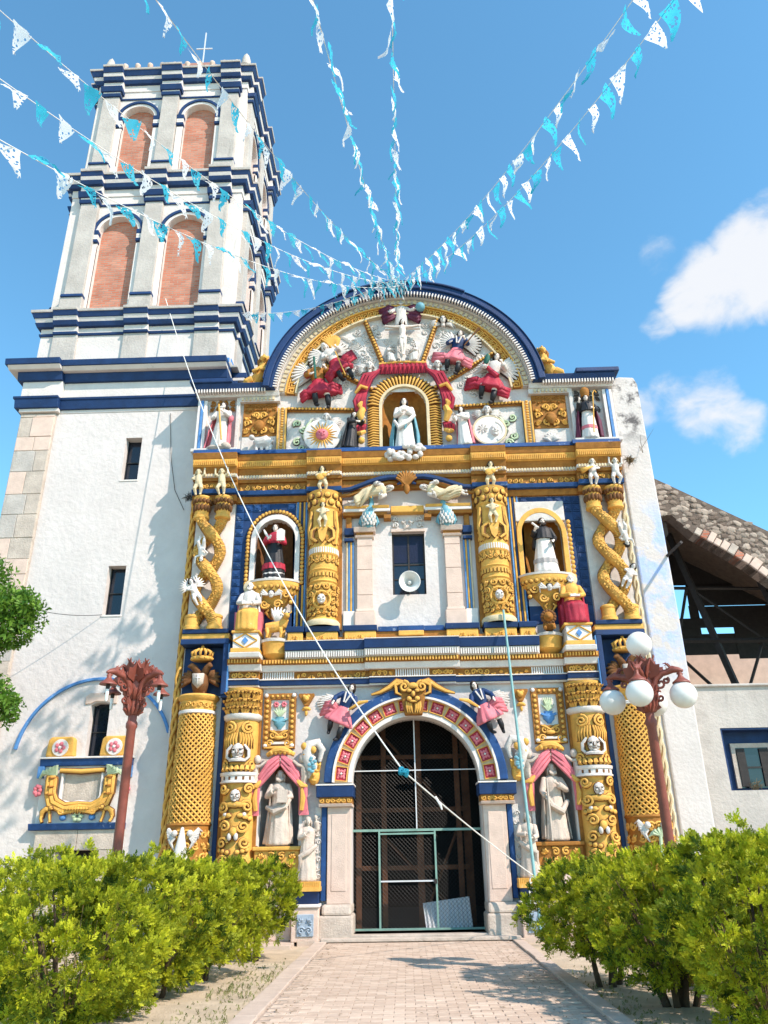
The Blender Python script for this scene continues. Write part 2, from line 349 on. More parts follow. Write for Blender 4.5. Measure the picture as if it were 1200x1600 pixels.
def build(mb, name, m, parent=None, **k):
    got = clusters(mb) if parent is not None and len(mb.f) < 60000 else None
    if got is None or got[1] > 60: return build_one(mb, name, m, parent, **k)
    lab, c = got; first = None; P = mb.v
    for q in range(c):
        idx = np.nonzero(lab == q)[0]; mp = {int(a): b for b, a in enumerate(idx)}
        s = MB(); s.v = [P[i] for i in idx]; s.f = [tuple(mp[i] for i in f) for f in mb.f if lab[f[0]] == q]
        o = build_one(s, name, m, parent, **k); first = first or o
    SIB[first.name] = [x for x in parent.children if x.name.split('.')[0] == name][-c:]
    return first
SIB = {}
def build_one(mb, name, m, parent=None, smooth=False, bev=0.0, loc=None, world=False, ang=50):
    me = bpy.data.meshes.new(name); me.from_pydata(mb.v, [], mb.f); me.materials.append(MATS[m])
    bm = bmesh.new(); bm.from_mesh(me); bmesh.ops.recalc_face_normals(bm, faces=bm.faces); bm.to_mesh(me); bm.free()
    if smooth:
        me.polygons.foreach_set('use_smooth', [True]*len(me.polygons))
        if ang < 180: me.set_sharp_from_angle(angle=math.radians(ang))
    o = mesh_obj(name, me, parent, loc)
    if world and parent is not None:
        o.matrix_parent_inverse = Matrix.Translation(-parent.location)
    if bev:
        b = o.modifiers.new('bevel', 'BEVEL'); b.width = bev; b.segments = 2; b.limit_method = 'ANGLE'; b.angle_limit = math.radians(40); b.harden_normals = False
    return o
def tag(o, label=None, cat=None, group=None, kind=None):
    if label: o['label'] = label
    if cat: o['category'] = cat
    if group: o['group'] = group
    if kind: o['kind'] = kind
    return o
def thing(name, label, cat, loc=(0, 0, 0), rot=(0, 0, 0), group=None, scale=1.0):
    o = bpy.data.objects.new(name, None); col.objects.link(o); o.location = loc; o.rotation_euler = rot; o.scale = (scale,)*3
    o.empty_display_size = .2
    return tag(o, label, cat, group)
def copy_tree(o, parent=None):
    c = o.copy(); col.objects.link(c); c.parent = parent
    if parent is not None: c.matrix_parent_inverse = o.matrix_parent_inverse.copy()
    for ch in list(o.children): copy_tree(ch, c)
    return c
def holed(outer, holes, y0, y1):
    """slab in the xz plane with openings: faces at y0 (front) and y1, and the reveals"""
    mb = MB(); polys = [outer]+holes
    flat = [p for pl in polys for p in pl]
    tris = tessellate_polygon([[V3((x, z, 0)) for x, z in pl] for pl in polys])
    n = len(flat)
    mb.v = [(x, y0, z) for x, z in flat]+[(x, y1, z) for x, z in flat]
    mb.f = [tuple(t) for t in tris]+[tuple(i+n for i in t[::-1]) for t in tris]
    o = 0
    for pl in polys:
        k = len(pl)
        for i in range(k): j = (i+1) % k; mb.f.append((o+i, o+j, o+j+n, o+i+n))
        o += k
    return mb
def arch_pts(cx, hw, z0, zs, n=14, rz=None):
    """outline of a round-headed opening"""
    rz = rz or hw
    return [(cx-hw, z0), (cx+hw, z0)]+[(cx+hw*math.cos(PI*i/n), zs+rz*math.sin(PI*i/n)) for i in range(n+1)]
def carve(mb, x0, x1, z0, z1, y, seed=0, s=.16, w=.022, mirror=True):
    """baroque leaf-and-scroll relief over a rectangle, mirrored about its middle"""
    r = random.Random(seed); cx = (x0+x1)/2; hw = (x1-x0)/2; nz = max(1, round((z1-z0)/s)); nx = max(1, round(hw/s))
    dz = (z1-z0)/nz; dx = hw/nx; q = min(dx, dz)
    for j in range(nz):
        for i in range(nx):
            u = (i+.5)*dx; z = z0+(j+.5)*dz; d = 1 if (i+j) % 2 else -1; a = r.random()*6; kind = r.random()
            for sg in (-1, 1):
                if kind < .62:
                    mb.scroll((cx+sg*u, y-w*.3, z), q*.47, 1.35, w, sg*d, (a if sg > 0 else PI-a), n=12, ns=4)
                    mb.ell((cx+sg*(u+q*.36*math.cos(a+2)), y, z+q*.36*math.sin(a+2)), (w*1.3, w*1.5, w*1.3), 6, 4)
                else:
                    for k in range(4):
                        b = a+k*.75-1.1; b2 = b if sg > 0 else PI-b
                        mb.tube([(cx+sg*u, y, z-dz*.25), (cx+sg*u+q*.32*math.cos(b2), y-w*1.3, z-dz*.25+q*.42*math.sin(b)), (cx+sg*u+q*.46*math.cos(b2), y-w*.2, z-dz*.2+q*.6*math.sin(b))], [w*.6, w, w*.3], 4)
    return mb
def relief(mb, name, m, parent, fn=None, line='brown_dark', t=.011, smooth=True):
    """carved relief over a wider dark copy, an outline that paints in crevice shade and dirt"""
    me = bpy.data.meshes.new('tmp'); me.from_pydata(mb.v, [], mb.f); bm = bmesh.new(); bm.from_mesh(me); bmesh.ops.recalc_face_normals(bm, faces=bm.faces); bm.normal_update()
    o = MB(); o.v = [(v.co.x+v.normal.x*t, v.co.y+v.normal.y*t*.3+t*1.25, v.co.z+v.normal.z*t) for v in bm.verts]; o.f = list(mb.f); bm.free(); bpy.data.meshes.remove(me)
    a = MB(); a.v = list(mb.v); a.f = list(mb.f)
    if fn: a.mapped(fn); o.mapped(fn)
    ob = build(a, name, m, parent, smooth=smooth); cl = build(o, 'shade_outline', line, parent, smooth=smooth)  # second mesh is the dark outline, crevice shade put in as colour
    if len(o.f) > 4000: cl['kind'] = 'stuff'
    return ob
def row(mb, x0, x1, z0, z1, y0, y1, n, duty=.55):
    d = (x1-x0)/n
    for i in range(n):
        c = x0+(i+.5)*d; mb.box(c-d*duty/2, c+d*duty/2, y0, y1, z0, z1)
    return mb
# ============================================================ ground, path
def ground_sheet():
    mb = MB(); xs = [-600, -60, -25]+[-14+i*.7 for i in range(41)]+[25, 60, 600]; ys = [-600, -60, -30]+[-19+i*.7 for i in range(42)]+[20, 60, 600]
    r = random.Random(5)
    for y in ys:
        for x in xs:
            inn = abs(x) < 13 and -19 < y < 9 and abs(x) > 2.6
            mb.v.append((x, y, (-.075+r.uniform(-.02, .045)) if inn else -.075))
    nx = len(xs)
    mb.f = [(j*nx+i, j*nx+i+1, (j+1)*nx+i+1, (j+1)*nx+i) for j in range(len(ys)-1) for i in range(nx-1)]
    tag(build(mb, 'ground', 'soil', smooth=True, ang=180), kind='structure')
ground_sheet()
def brick_path():
    root = thing('path', None, None); root['kind'] = 'structure'
    bed = MB().box(-1.98, 1.86, -19.5, -.35, -.11, -.022); build(bed, 'path_bed', 'joint', root)
    # wavy interlocking pavers, laid in rows across the path
    L, W, G = .235, .118, .006
    def paver_mesh(v):
        r = random.Random(v); m = MB(); out = []
        for k in range(7): out.append((-L/2+L*k/6, -W/2+.010*math.sin(k/6*2*PI)))
        for k in range(7): out.append((L/2-L*k/6, W/2+.010*math.sin((1-k/6)*2*PI)))
        n = len(out); b = .007
        m.v = [(x, y, -.04) for x, y in out]+[(x, y, 0) for x, y in out]+[(x*(1-b*2/L), y*(1-b*2/W), .006) for x, y in out]
        m.f = [(i, (i+1) % n, n+(i+1) % n, n+i) for i in range(n)]+[(n+i, n+(i+1) % n, 2*n+(i+1) % n, 2*n+i) for i in range(n)]+[tuple(range(2*n, 3*n))]
        return m
    protos = []
    for v in range(5):
        m = paver_mesh(v); me = bpy.data.meshes.new('paver'); me.from_pydata(m.v, [], m.f); me.materials.append(MATS['paver'])
        a = me.attributes.new('tint', 'FLOAT', 'POINT'); t = [.1, .9, .45, .7, .25][v]; a.data.foreach_set('value', [t]*len(m.v)); protos.append((m, me, t))
    r = random.Random(11); spots = []
    y = -16.0; j = 0
    while y < -.42:
        x = -1.86+(L/2 if j % 2 else 0)
        while x < 1.80:
            if -1.88 < x-L/2+.02 and x+L/2 < 1.80: spots.append((x, y))
            x += L+G
        y += W+G; j += 1
    vis = [s for s in spots if s[1] > -9.6]
    vis.sort(key=lambda s: s[1]); single = set(vis[:300])
    rest = MB(); tv = []
    for s in spots:
        v = r.randrange(5); m, me, t = protos[v]; z = -.018+r.uniform(-.003, .003)
        if s in single:
            o = mesh_obj('paver', me, root, (s[0], s[1], z)); o.rotation_euler.z = r.uniform(-.012, .012)
        else:
            rest.box(s[0]-L/2+.003, s[0]+L/2-.003, s[1]-W/2+.003, s[1]+W/2-.003, z-.02, z+.005); tv += [t]*8
    o = build(rest, 'distant_pavers', 'paver', root); o['kind'] = 'stuff'
    o.data.attributes.new('tint', 'FLOAT', 'POINT').data.foreach_set('value', tv)
    # kerb edging blocks on both sides, then the pale threshold slabs in front of the church
    r = random.Random(2)
    for x0, x1 in ((-2.14, -1.89), (1.82, 2.02)):
        y = -12.0
        while y < -.45:
            l = min(.95, -.42-y); k = MB().box(x0+r.uniform(-.008, .008), x1+r.uniform(-.008, .008), y+.006, y+l-.006, -.12, .012+r.uniform(-.004, .006)); build(k, 'edging_block', 'kerb', root, bev=.012); y += .95
    for x0 in (-2.5, -1.25, 0.0, 1.25):
        build(MB().box(x0+.008, x0+1.242, -.42, -.03, -.1, .02+r.uniform(0, .008)), 'slab', 'kerb', root, bev=.01)
brick_path()
tag(build(MB().box(-6.4, -2.55, -.95, .44, -.1, .0).box(2.55, 7.0, -.95, .0, -.1, .0), 'pavement', 'kerb', bev=.01), kind='structure')

# ============================================================ church facade
FA = thing('church_facade', 'ornate baroque church front in white, ochre gold and navy blue with a round gable', 'facade')
DZ, DR = 3.05, 1.42       # door springing, radius
def F(mb, name, m, parent=None, **k): return build(mb, name, m, parent or FA, **k)
ACZ, ASX = 12.95, 1.055   # gable arch centre height, horizontal stretch
gable = [(3.52*ASX*math.cos(PI*i/36), ACZ+3.52*math.sin(PI*i/36)) for i in range(4, 33)]
outer = [(-5.62, 0), (5.62, 0), (5.62, 13.22), (gable[0][0], 13.22)]+gable+[(gable[-1][0], 13.22), (-5.62, 13.22)]
holes = [arch_pts(0, DR, .10, DZ, 24), [(-.41, 7.38), (.41, 7.38), (.41, 9.02), (-.41, 9.02)], arch_pts(0, .60, 11.33, 12.72, 14)]
for s in (-1, 1):
    holes.append(arch_pts(3.0*s, .43, 1.78, 3.02, 12, .5)); holes.append(arch_pts(3.34*s, .50, 7.74, 8.86, 14, .56))
F(holed(outer, holes, 0.0, .62), 'wall', 'plaster')
def niche(cx, hw, z0, zs, rz, m, name='niche', d=.5):
    mb = MB(); n = 12; rows = [z0, zs]; vs = []
    for z in rows:
        for i in range(n+1): a = PI*i/n; vs.append((cx+hw*1.01*math.cos(a), .05+d*math.sin(a), z))
    for k in range(1, 6):
        p = PI/2*k/5
        for i in range(n+1): a = PI*i/n; vs.append((cx+hw*1.01*math.cos(a)*math.cos(p), .05+d*math.sin(a)*math.cos(p), zs+rz*1.01*math.sin(p)))
    m1 = n+1
    fs = [(j*m1+i, j*m1+i+1, (j+1)*m1+i+1, (j+1)*m1+i) for j in range(6) for i in range(n)]
    fs.append(tuple(range(m1)))
    mb.add(vs, fs); return F(mb, name, m, smooth=True)
niche(0, .60, 11.33, 12.72, .60, 'gold_brown')
for s in (-1, 1):
    niche(3.0*s, .43, 1.78, 3.02, .5, 'niche_grey', d=.42); niche(3.34*s, .50, 7.74, 8.86, .56, 'brown_dark' if s < 0 else 'gold_brown', d=.5)
# right hand buttress, bare limewash
bt = MB().prism([(5.623, 0), (6.36, 0), (6.40, 7), (6.38, 13.2), (6.30, 13.42), (5.9, 13.45), (5.623, 13.36)], -.06, 2.2)
F(bt, 'buttress', 'plaster_buttress', bev=.04)
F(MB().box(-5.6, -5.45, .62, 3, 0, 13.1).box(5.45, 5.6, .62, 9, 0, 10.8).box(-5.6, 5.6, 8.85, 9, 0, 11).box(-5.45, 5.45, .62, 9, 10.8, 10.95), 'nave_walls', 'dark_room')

def layers(segs, lay, name_default='cornice', parent=None):
    """stacked mouldings along x; segs: (x0,x1,extra projection); lay: (z0,z1,proj,slope,material,name)"""
    for z0, z1, p, sl, m, nm in lay:
        mb = MB()
        for x0, x1, e in segs: mb.box(x0, x1, -(p+e), .02, z0, z1, sl)
        F(mb, nm, m, parent, bev=.008)
# ---------------- tier 1 : portal
def portal():
    c = (0, DZ)
    F(MB().arc(c, 1.405, 1.50, -.12, .3, 0, PI, 36), 'archivolt_edge', 'white', bev=.01)
    F(MB().arc(c, 1.50, 1.80, -.10, .02, 0, PI, 36), 'archivolt', 'cream')
    F(MB().arc(c, 1.80, 2.02, -.24, .02, 0, PI, 36), 'archivolt_hood', 'blue_worn', bev=.02)
    F(MB().arc(c, 1.79, 1.835, -.27, .02, 0, PI, 36), 'archivolt_fillet', 'white')
    for i in range(14):
        if i in (6.5,): continue
        a = PI*(i+.5)/14
        if abs(a-PI/2) < .10: continue
        M = Matrix.Translation((1.65*math.cos(a), -.10, DZ+1.65*math.sin(a))) @ Matrix.Rotation(-(a-PI/2), 4, 'Y')
        fr = MB()
        for q in ((-.155, .155, -.135, -.118), (-.155, .155, .118, .135), (-.155, -.138, -.118, .118), (.138, .155, -.118, .118)): fr.box(q[0], q[1], -.045, .01, q[2], q[3])
        p = F(fr.xf(M), 'panel', 'gold'); p2 = build(MB().box(-.136, .136, -.015, .01, -.116, .116).xf(M), 'panel_field', 'red', p)
        fl = MB()
        for k in range(8):
            b = k*PI/4; q = .095 if k % 2 else .075
            fl.ell((q*math.cos(b)*.75, -.02, q*math.sin(b)*.75), (.034, .022, .034), 7, 5)
        for k in range(4):
            b = PI/4+k*PI/2; fl.ell((.115*math.cos(b), -.018, .095*math.sin(b)), (.03, .016, .026), 6, 4)
        build(fl.xf(M), 'flower', 'pink', p, smooth=True)
        build(MB().ell((0, -.045, 0), (.026, .03, .026), 8, 6).xf(M), 'flower_heart', 'white', p, smooth=True)
    # keystone: lion mask with leaf scrolls
    k = MB().prism([(-.2, 4.46), (.2, 4.46), (.3, 5.0), (.33, 5.18), (-.33, 5.18), (-.3, 5.0)], -.30, .02)
    ks = F(k, 'keystone', 'gold_brown', bev=.03)
    o = MB()
    for s in (-1, 1):
        o.scroll((.2*s, -.33, 5.08), .13, 1.5, .035, s, PI/2 if s > 0 else PI/2); o.ell((.09*s, -.36, 4.98), (.06, .05, .045)); o.ell((.09*s, -.37, 4.80), (.07, .07, .06))
        o.tube([(.12*s, -.3, 5.16), (.36*s, -.28, 5.22), (.55*s, -.27, 5.08), (.75*s, -.26, 4.98), (.95*s, -.25, 4.93)], [.05, .07, .06, .045, .02], 6)
        o.tube([(.24*s, -.3, 5.2), (.4*s, -.3, 5.12), (.38*s, -.3, 4.95), (.26*s, -.3, 4.9)], [.05, .05, .04, .02], 6)
        for kx in range(3): o.tube([(.05*s+kx*.05*s, -.31, 4.74), (.06*s+kx*.045*s, -.34, 4.62), (.03*s+kx*.05*s, -.31, 4.5)], [.03, .03, .012], 5)
    o.ell((0, -.40, 4.9), (.05, .07, .07)); o.ell((0, -.37, 4.74), (.10, .05, .03)); o.ell((0, -.34, 5.1), (.12, .06, .07))
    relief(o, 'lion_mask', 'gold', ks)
    for s in (-1, 1):
        # impost
        X = lambda a, b: (min(a*s, b*s), max(a*s, b*s))
        x0, x1 = X(1.36, 2.17)
        im = F(MB().box(x0, x1, -.34, .35, 2.74, 2.98, .03), 'impost', 'blue', bev=.015)
        build(MB().box(x0-.012, x1+.012, -.352, .35, 2.98, 3.01), 'impost_fillet', 'white', im)
        x0, x1 = X(1.40, 2.10); build(MB().box(x0, x1, -.26, .33, 2.61, 2.74), 'impost_frieze', 'gold_brown', im)
        cv = carve(MB(), x0, x1, 2.62, 2.73, -.262, 4, .11, .016); build(cv, 'impost_carving', 'gold', im, smooth=True)
        x0, x1 = X(1.39, 2.12); build(MB().box(x0, x1, -.29, .34, 2.55, 2.61, .03), 'impost_moulding', 'stone_pink', im, bev=.008)
        # jamb
        x0, x1 = X(1.43, 1.93)
        jb = F(MB().box(x0, x1, -.16, .6, .66, 2.55), 'jamb', 'stone_pink', bev=.015)
        a0, a1 = X(1.52, 1.84); build(MB().box(a0, a1, -.172, -.15, .9, 2.4), 'jamb_panel', 'stone_pink', jb, bev=.01)
        x0, x1 = X(1.40, 2.02); build(MB().box(x0, x1, -.26, .6, .46, .66, -.06), 'jamb_plinth', 'stone', jb, bev=.05)
        x0, x1 = X(1.37, 2.09); build(MB().box(x0, x1, -.32, .6, 0, .46), 'jamb_foot', 'stone', jb, bev=.04)
        x0, x1 = X(1.95, 2.06); F(MB().box(x0, x1, -.13, .02, .72, 2.72), 'door_border', 'blue_worn', bev=.01)
        bx = X(2.07, 2.20); F(MB().box(bx[0], bx[1], -.08, .02, .9, 2.55), 'vine_strip', 'white_relief')
        v = MB()
        for i in range(9): v.scroll(((2.135+.02*(-1)**i)*s, -.10, 1.0+i*.17), .06, 1.2, .018, (-1)**i*s, 0, n=10, ns=4)
        F(v, 'vine_relief', 'white_relief', smooth=True)
        # pedestal under the small stone figure
        x0, x1 = X(2.06, 2.62)
        pd = F(MB().box(x0, x1, -.42, .02, 0, .62), 'pedestal', 'stone_pink', bev=.02)
        a0, a1 = X(2.16, 2.50); build(MB().box(a0, a1, -.445, -.4, .10, .50), 'pedestal_tile', 'blue_pale', pd, bev=.01)
        build(carve(MB(), a0+.02, a1-.02, .12, .48, -.448, 9, .16, .02), 'tile_relief', 'blue_pale', pd, smooth=True)
        x0, x1 = X(2.04, 2.64); build(MB().box(x0, x1, -.46, .02, .62, .68), 'pedestal_moulding', 'white', pd, bev=.015)
        build(MB().box(x0+.04, x1-.04, -.44, .02, .68, .92, .12), 'pedestal_block', 'blue', pd, bev=.015)
        g = MB().box(x0, x1, -.48, .02, .92, 1.0); row(g, x0, x1, 1.0, 1.1, -.46, -.2, 16, .7); g.box(x0+.01, x1-.01, -.44, 0, 1.0, 1.09); build(g, 'pedestal_cap', 'gold', pd)
        # gold pendant beside the flower panel
        x0, x1 = X(2.28, 2.64); cx = (x0+x1)/2
        pg = F(MB().prism([(x0, 5.02), (x1, 5.02), (x1, 4.97), (cx+.05, 4.74), (cx-.05, 4.74), (x0, 4.97)], -.10, .02), 'pendant', 'gold_brown', bev=.015)
        q = MB().ell((cx, -.12, 4.9), (.07, .06, .07)).ell((cx+.05, -.11, 4.95), .04).ell((cx-.05, -.11, 4.95), .04).ell((cx, -.08, 4.68), (.09, .06, .045)).ell((cx, -.07, 4.58), (.035, .04, .07)).ell((cx-.06, -.07, 4.66), (.05, .04, .03)).ell((cx+.06, -.07, 4.66), (.05, .04, .03))
        build(q, 'pendant_mask', 'gold', pg, smooth=True)
        # scaly dolphin scroll on the arch flank with a gold mask below
        D = MB(); D.tube([(2.34*s, -.08, 3.18), (2.30*s, -.16, 3.4), (2.40*s, -.2, 3.62), (2.34*s, -.22, 3.86), (2.16*s, -.22, 3.90), (2.06*s, -.2, 3.74), (2.12*s, -.18, 3.5)], [.12, .15, .15, .12, .1, .08, .04], 9)
        for i in range(10): D.ell(((2.30+.05*math.sin(i*2.1))*s, -.28+.01*i % 3, 3.3+i*.055), (.055, .035, .045), 7, 5)
        dl = F(D, 'dolphin', 'white_relief', smooth=True); D = MB()
        for i in range(9): D.ell(((2.27+.06*math.sin(i*1.9))*s, -.31, 3.28+i*.035), (.05, .03, .04), 7, 5)
        build(D, 'dolphin_belly', 'teal', dl, smooth=True)
        D = MB()
        for k, (px, pz) in enumerate(((2.26, 3.74), (2.46, 3.82), (2.42, 3.62))): D.ell((px*s, -.27, pz), (.075, .07, .085))
        build(D, 'dolphin_fruit', 'gold', dl, smooth=True)
        D = MB().ell((2.24*s, -.12, 3.2), (.13, .12, .2)).ell((2.24*s, -.23, 3.22), (.04, .05, .05)).ell((2.18*s, -.2, 3.3), (.05, .05, .03)).ell((2.30*s, -.2, 3.3), (.05, .05, .03)).ell((2.24*s, -.21, 3.1), (.07, .04, .03))
        for k in range(5): D.tube([((2.14+k*.05)*s, -.14, 3.3), ((2.12+k*.06)*s, -.2, 3.42), ((2.10+k*.07)*s, -.14, 3.5)], [.03, .04, .01], 5)
        F(D, 'mask', 'gold', smooth=True)
portal()
def interior():
    g = thing('church_gate', 'tall green metal frame gate with wire mesh filling the arched doorway', 'gate', (0, .42, .1))
    Y = .42
    def bar(a, b, w=.022): return MB().tube([a, b], w, 4)
    B = lambda mb, n, m='green_metal': build(mb, n, m, g, world=True)
    B(MB().box(-1.42, 1.42, Y-.022, Y+.022, 2.05, 2.10), 'top_rail'); B(MB().box(-1.42, 1.42, Y-.02, Y+.02, .12, .16), 'bottom_rail')
    B(MB().box(-.855, -.815, Y-.022, Y+.022, .16, 2.05), 'stile'); B(MB().box(.37, .41, Y-.022, Y+.022, .16, 2.05), 'stile')
    B(MB().box(-.815, .37, Y-.018, Y+.018, 1.04, 1.07), 'middle_rail', 'sheet_metal')
    B(MB().box(-.815, .37, Y-.018, Y+.018, 1.985, 2.02), 'leaf_rail')
    B(MB().box(-.013, .013, Y-.013, Y+.013, 2.10, 4.46), 'mullion', 'sheet_metal'); B(MB().box(-1.40, 1.40, Y-.014, Y+.010, 3.32, 3.343), 'transom', 'sheet_metal')
    B(MB().box(.335, .40, Y-.045, Y-.02, 1.0, 1.09), 'latch', 'iron')
    m = MB(); st = .085
    for d in (-1, 1):
        c = -4.5
        while c < 5.5:
            x0, x1 = -1.4, 1.4; P = []
            for x, z in ((x0, c+d*(x0)), (x1, c+d*(x1))): P.append([x, z])
            (xa, za), (xb, zb) = P
            def clip(x, z, xo, zo, lim):
                t = (lim-z)/(zo-z); return x+(xo-x)*t, lim
            if max(za, zb) < .14 or min(za, zb) > 4.4: c += st; continue
            if za < .14: xa, za = clip(xa, za, xb, zb, .14)
            if zb < .14: xb, zb = clip(xb, zb, xa, za, .14)
            if za > 4.44: xa, za = clip(xa, za, xb, zb, 4.44)
            if zb > 4.44: xb, zb = clip(xb, zb, xa, za, 4.44)
            m.tube([(xa, Y+.03+.004*d, za), (xb, Y+.03+.004*d, zb)], .0032, 3, caps=False); c += st
    w = B(m, 'wire_mesh', 'wire'); w['kind'] = 'stuff'
    t = thing('timber_scaffold', 'rough brown timber scaffold braced inside the dark doorway', 'scaffold', (0, 1.6, .1))
    T = lambda mb, n='post': build(mb, n, 'timber', t, world=True, bev=.006)
    for x, y, w in ((-1.32, 1.0, .06), (-.75, 1.5, .06), (.08, 1.35, .075), (1.0, 1.5, .06), (1.22, 1.8, .09)): T(MB().box(x-w, x+w, y-.05, y+.05, .1, 4.9))
    for z in (1.3, 2.55, 3.75): T(MB().box(-1.3, 1.2, 1.56, 1.62, z-.05, z+.05), 'ledger')
    for a, b in (((-1.2, 1.72, 2.4), (.9, 1.72, .3)), ((.2, 1.7, .4), (1.1, 1.7, 2.4)), ((-.7, 1.7, 4.2), (.9, 1.7, 2.4))): T(MB().tube([a, b], .035, 4), 'brace')
    s = thing('corrugated_sheet', 'pale corrugated metal sheet leaning behind the gate at the doorway right', 'sheet', (.6, .7, .1))
    m = MB(); n = 66
    for i in range(n+1):
        x = .12+1.0*i/n; y = .028*math.sin(i*PI/3)
        m.v += [(x+.02, .62+y, .12+.0*i), (x-.03+.02*i/n, .92+y, .60+.12*i/n)]
    m.f = [(2*i, 2*i+2, 2*i+3, 2*i+1) for i in range(n)]
    o = build(m, 'sheet', 'sheet_metal', s, world=True); o.modifiers.new('solid', 'SOLIDIFY').thickness = .006
    build(MB().box(-1.40, 1.40, -.30, .95, .0, .10), 'threshold', 'stone', FA, bev=.015)
    F(MB().box(-2.0, 2.0, -.55, -.30, 0.0, .065), 'door_step', 'stone', bev=.012)
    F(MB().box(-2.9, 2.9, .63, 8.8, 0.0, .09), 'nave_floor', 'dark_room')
interior()
def X2(s, a, b): return (min(a*s, b*s), max(a*s, b*s))
def face(mb, c, h, y=0.0, wide=.72):
    """carved mask: oval head, brow, nose, cheeks, lips, chin; c = centre, h = height, looks to -y"""
    x, yy, z = c; d = h*.34
    mb.ell((x, yy, z), (h*.5*wide, d, h*.5), 12, 9)
    mb.ell((x, yy-d*.98, z-h*.03), (h*.065, h*.10, h*.13), 6, 5)
    for s in (-1, 1):
        mb.ell((x+s*h*.155, yy-d*.86, z+h*.13), (h*.11, h*.06, h*.035), 6, 4); mb.ell((x+s*h*.17, yy-d*.80, z-h*.10), (h*.1, h*.07, h*.09), 6, 4)
    mb.ell((x, yy-d*.86, z-h*.22), (h*.12, h*.06, h*.03), 6, 4); mb.ell((x, yy-d*.68, z-h*.38), (h*.12, h*.09, h*.08), 6, 4)
    return mb
def eyes(mb, c, h):
    x, yy, z = c; d = h*.34
    for s in (-1, 1): mb.ell((x+s*h*.15, yy-d*.93, z+h*.055), (h*.06, h*.035, h*.035), 6, 4)
    mb.ell((x, yy-d*.955, z-h*.225), (h*.085, h*.03, h*.012), 6, 4)
    return mb
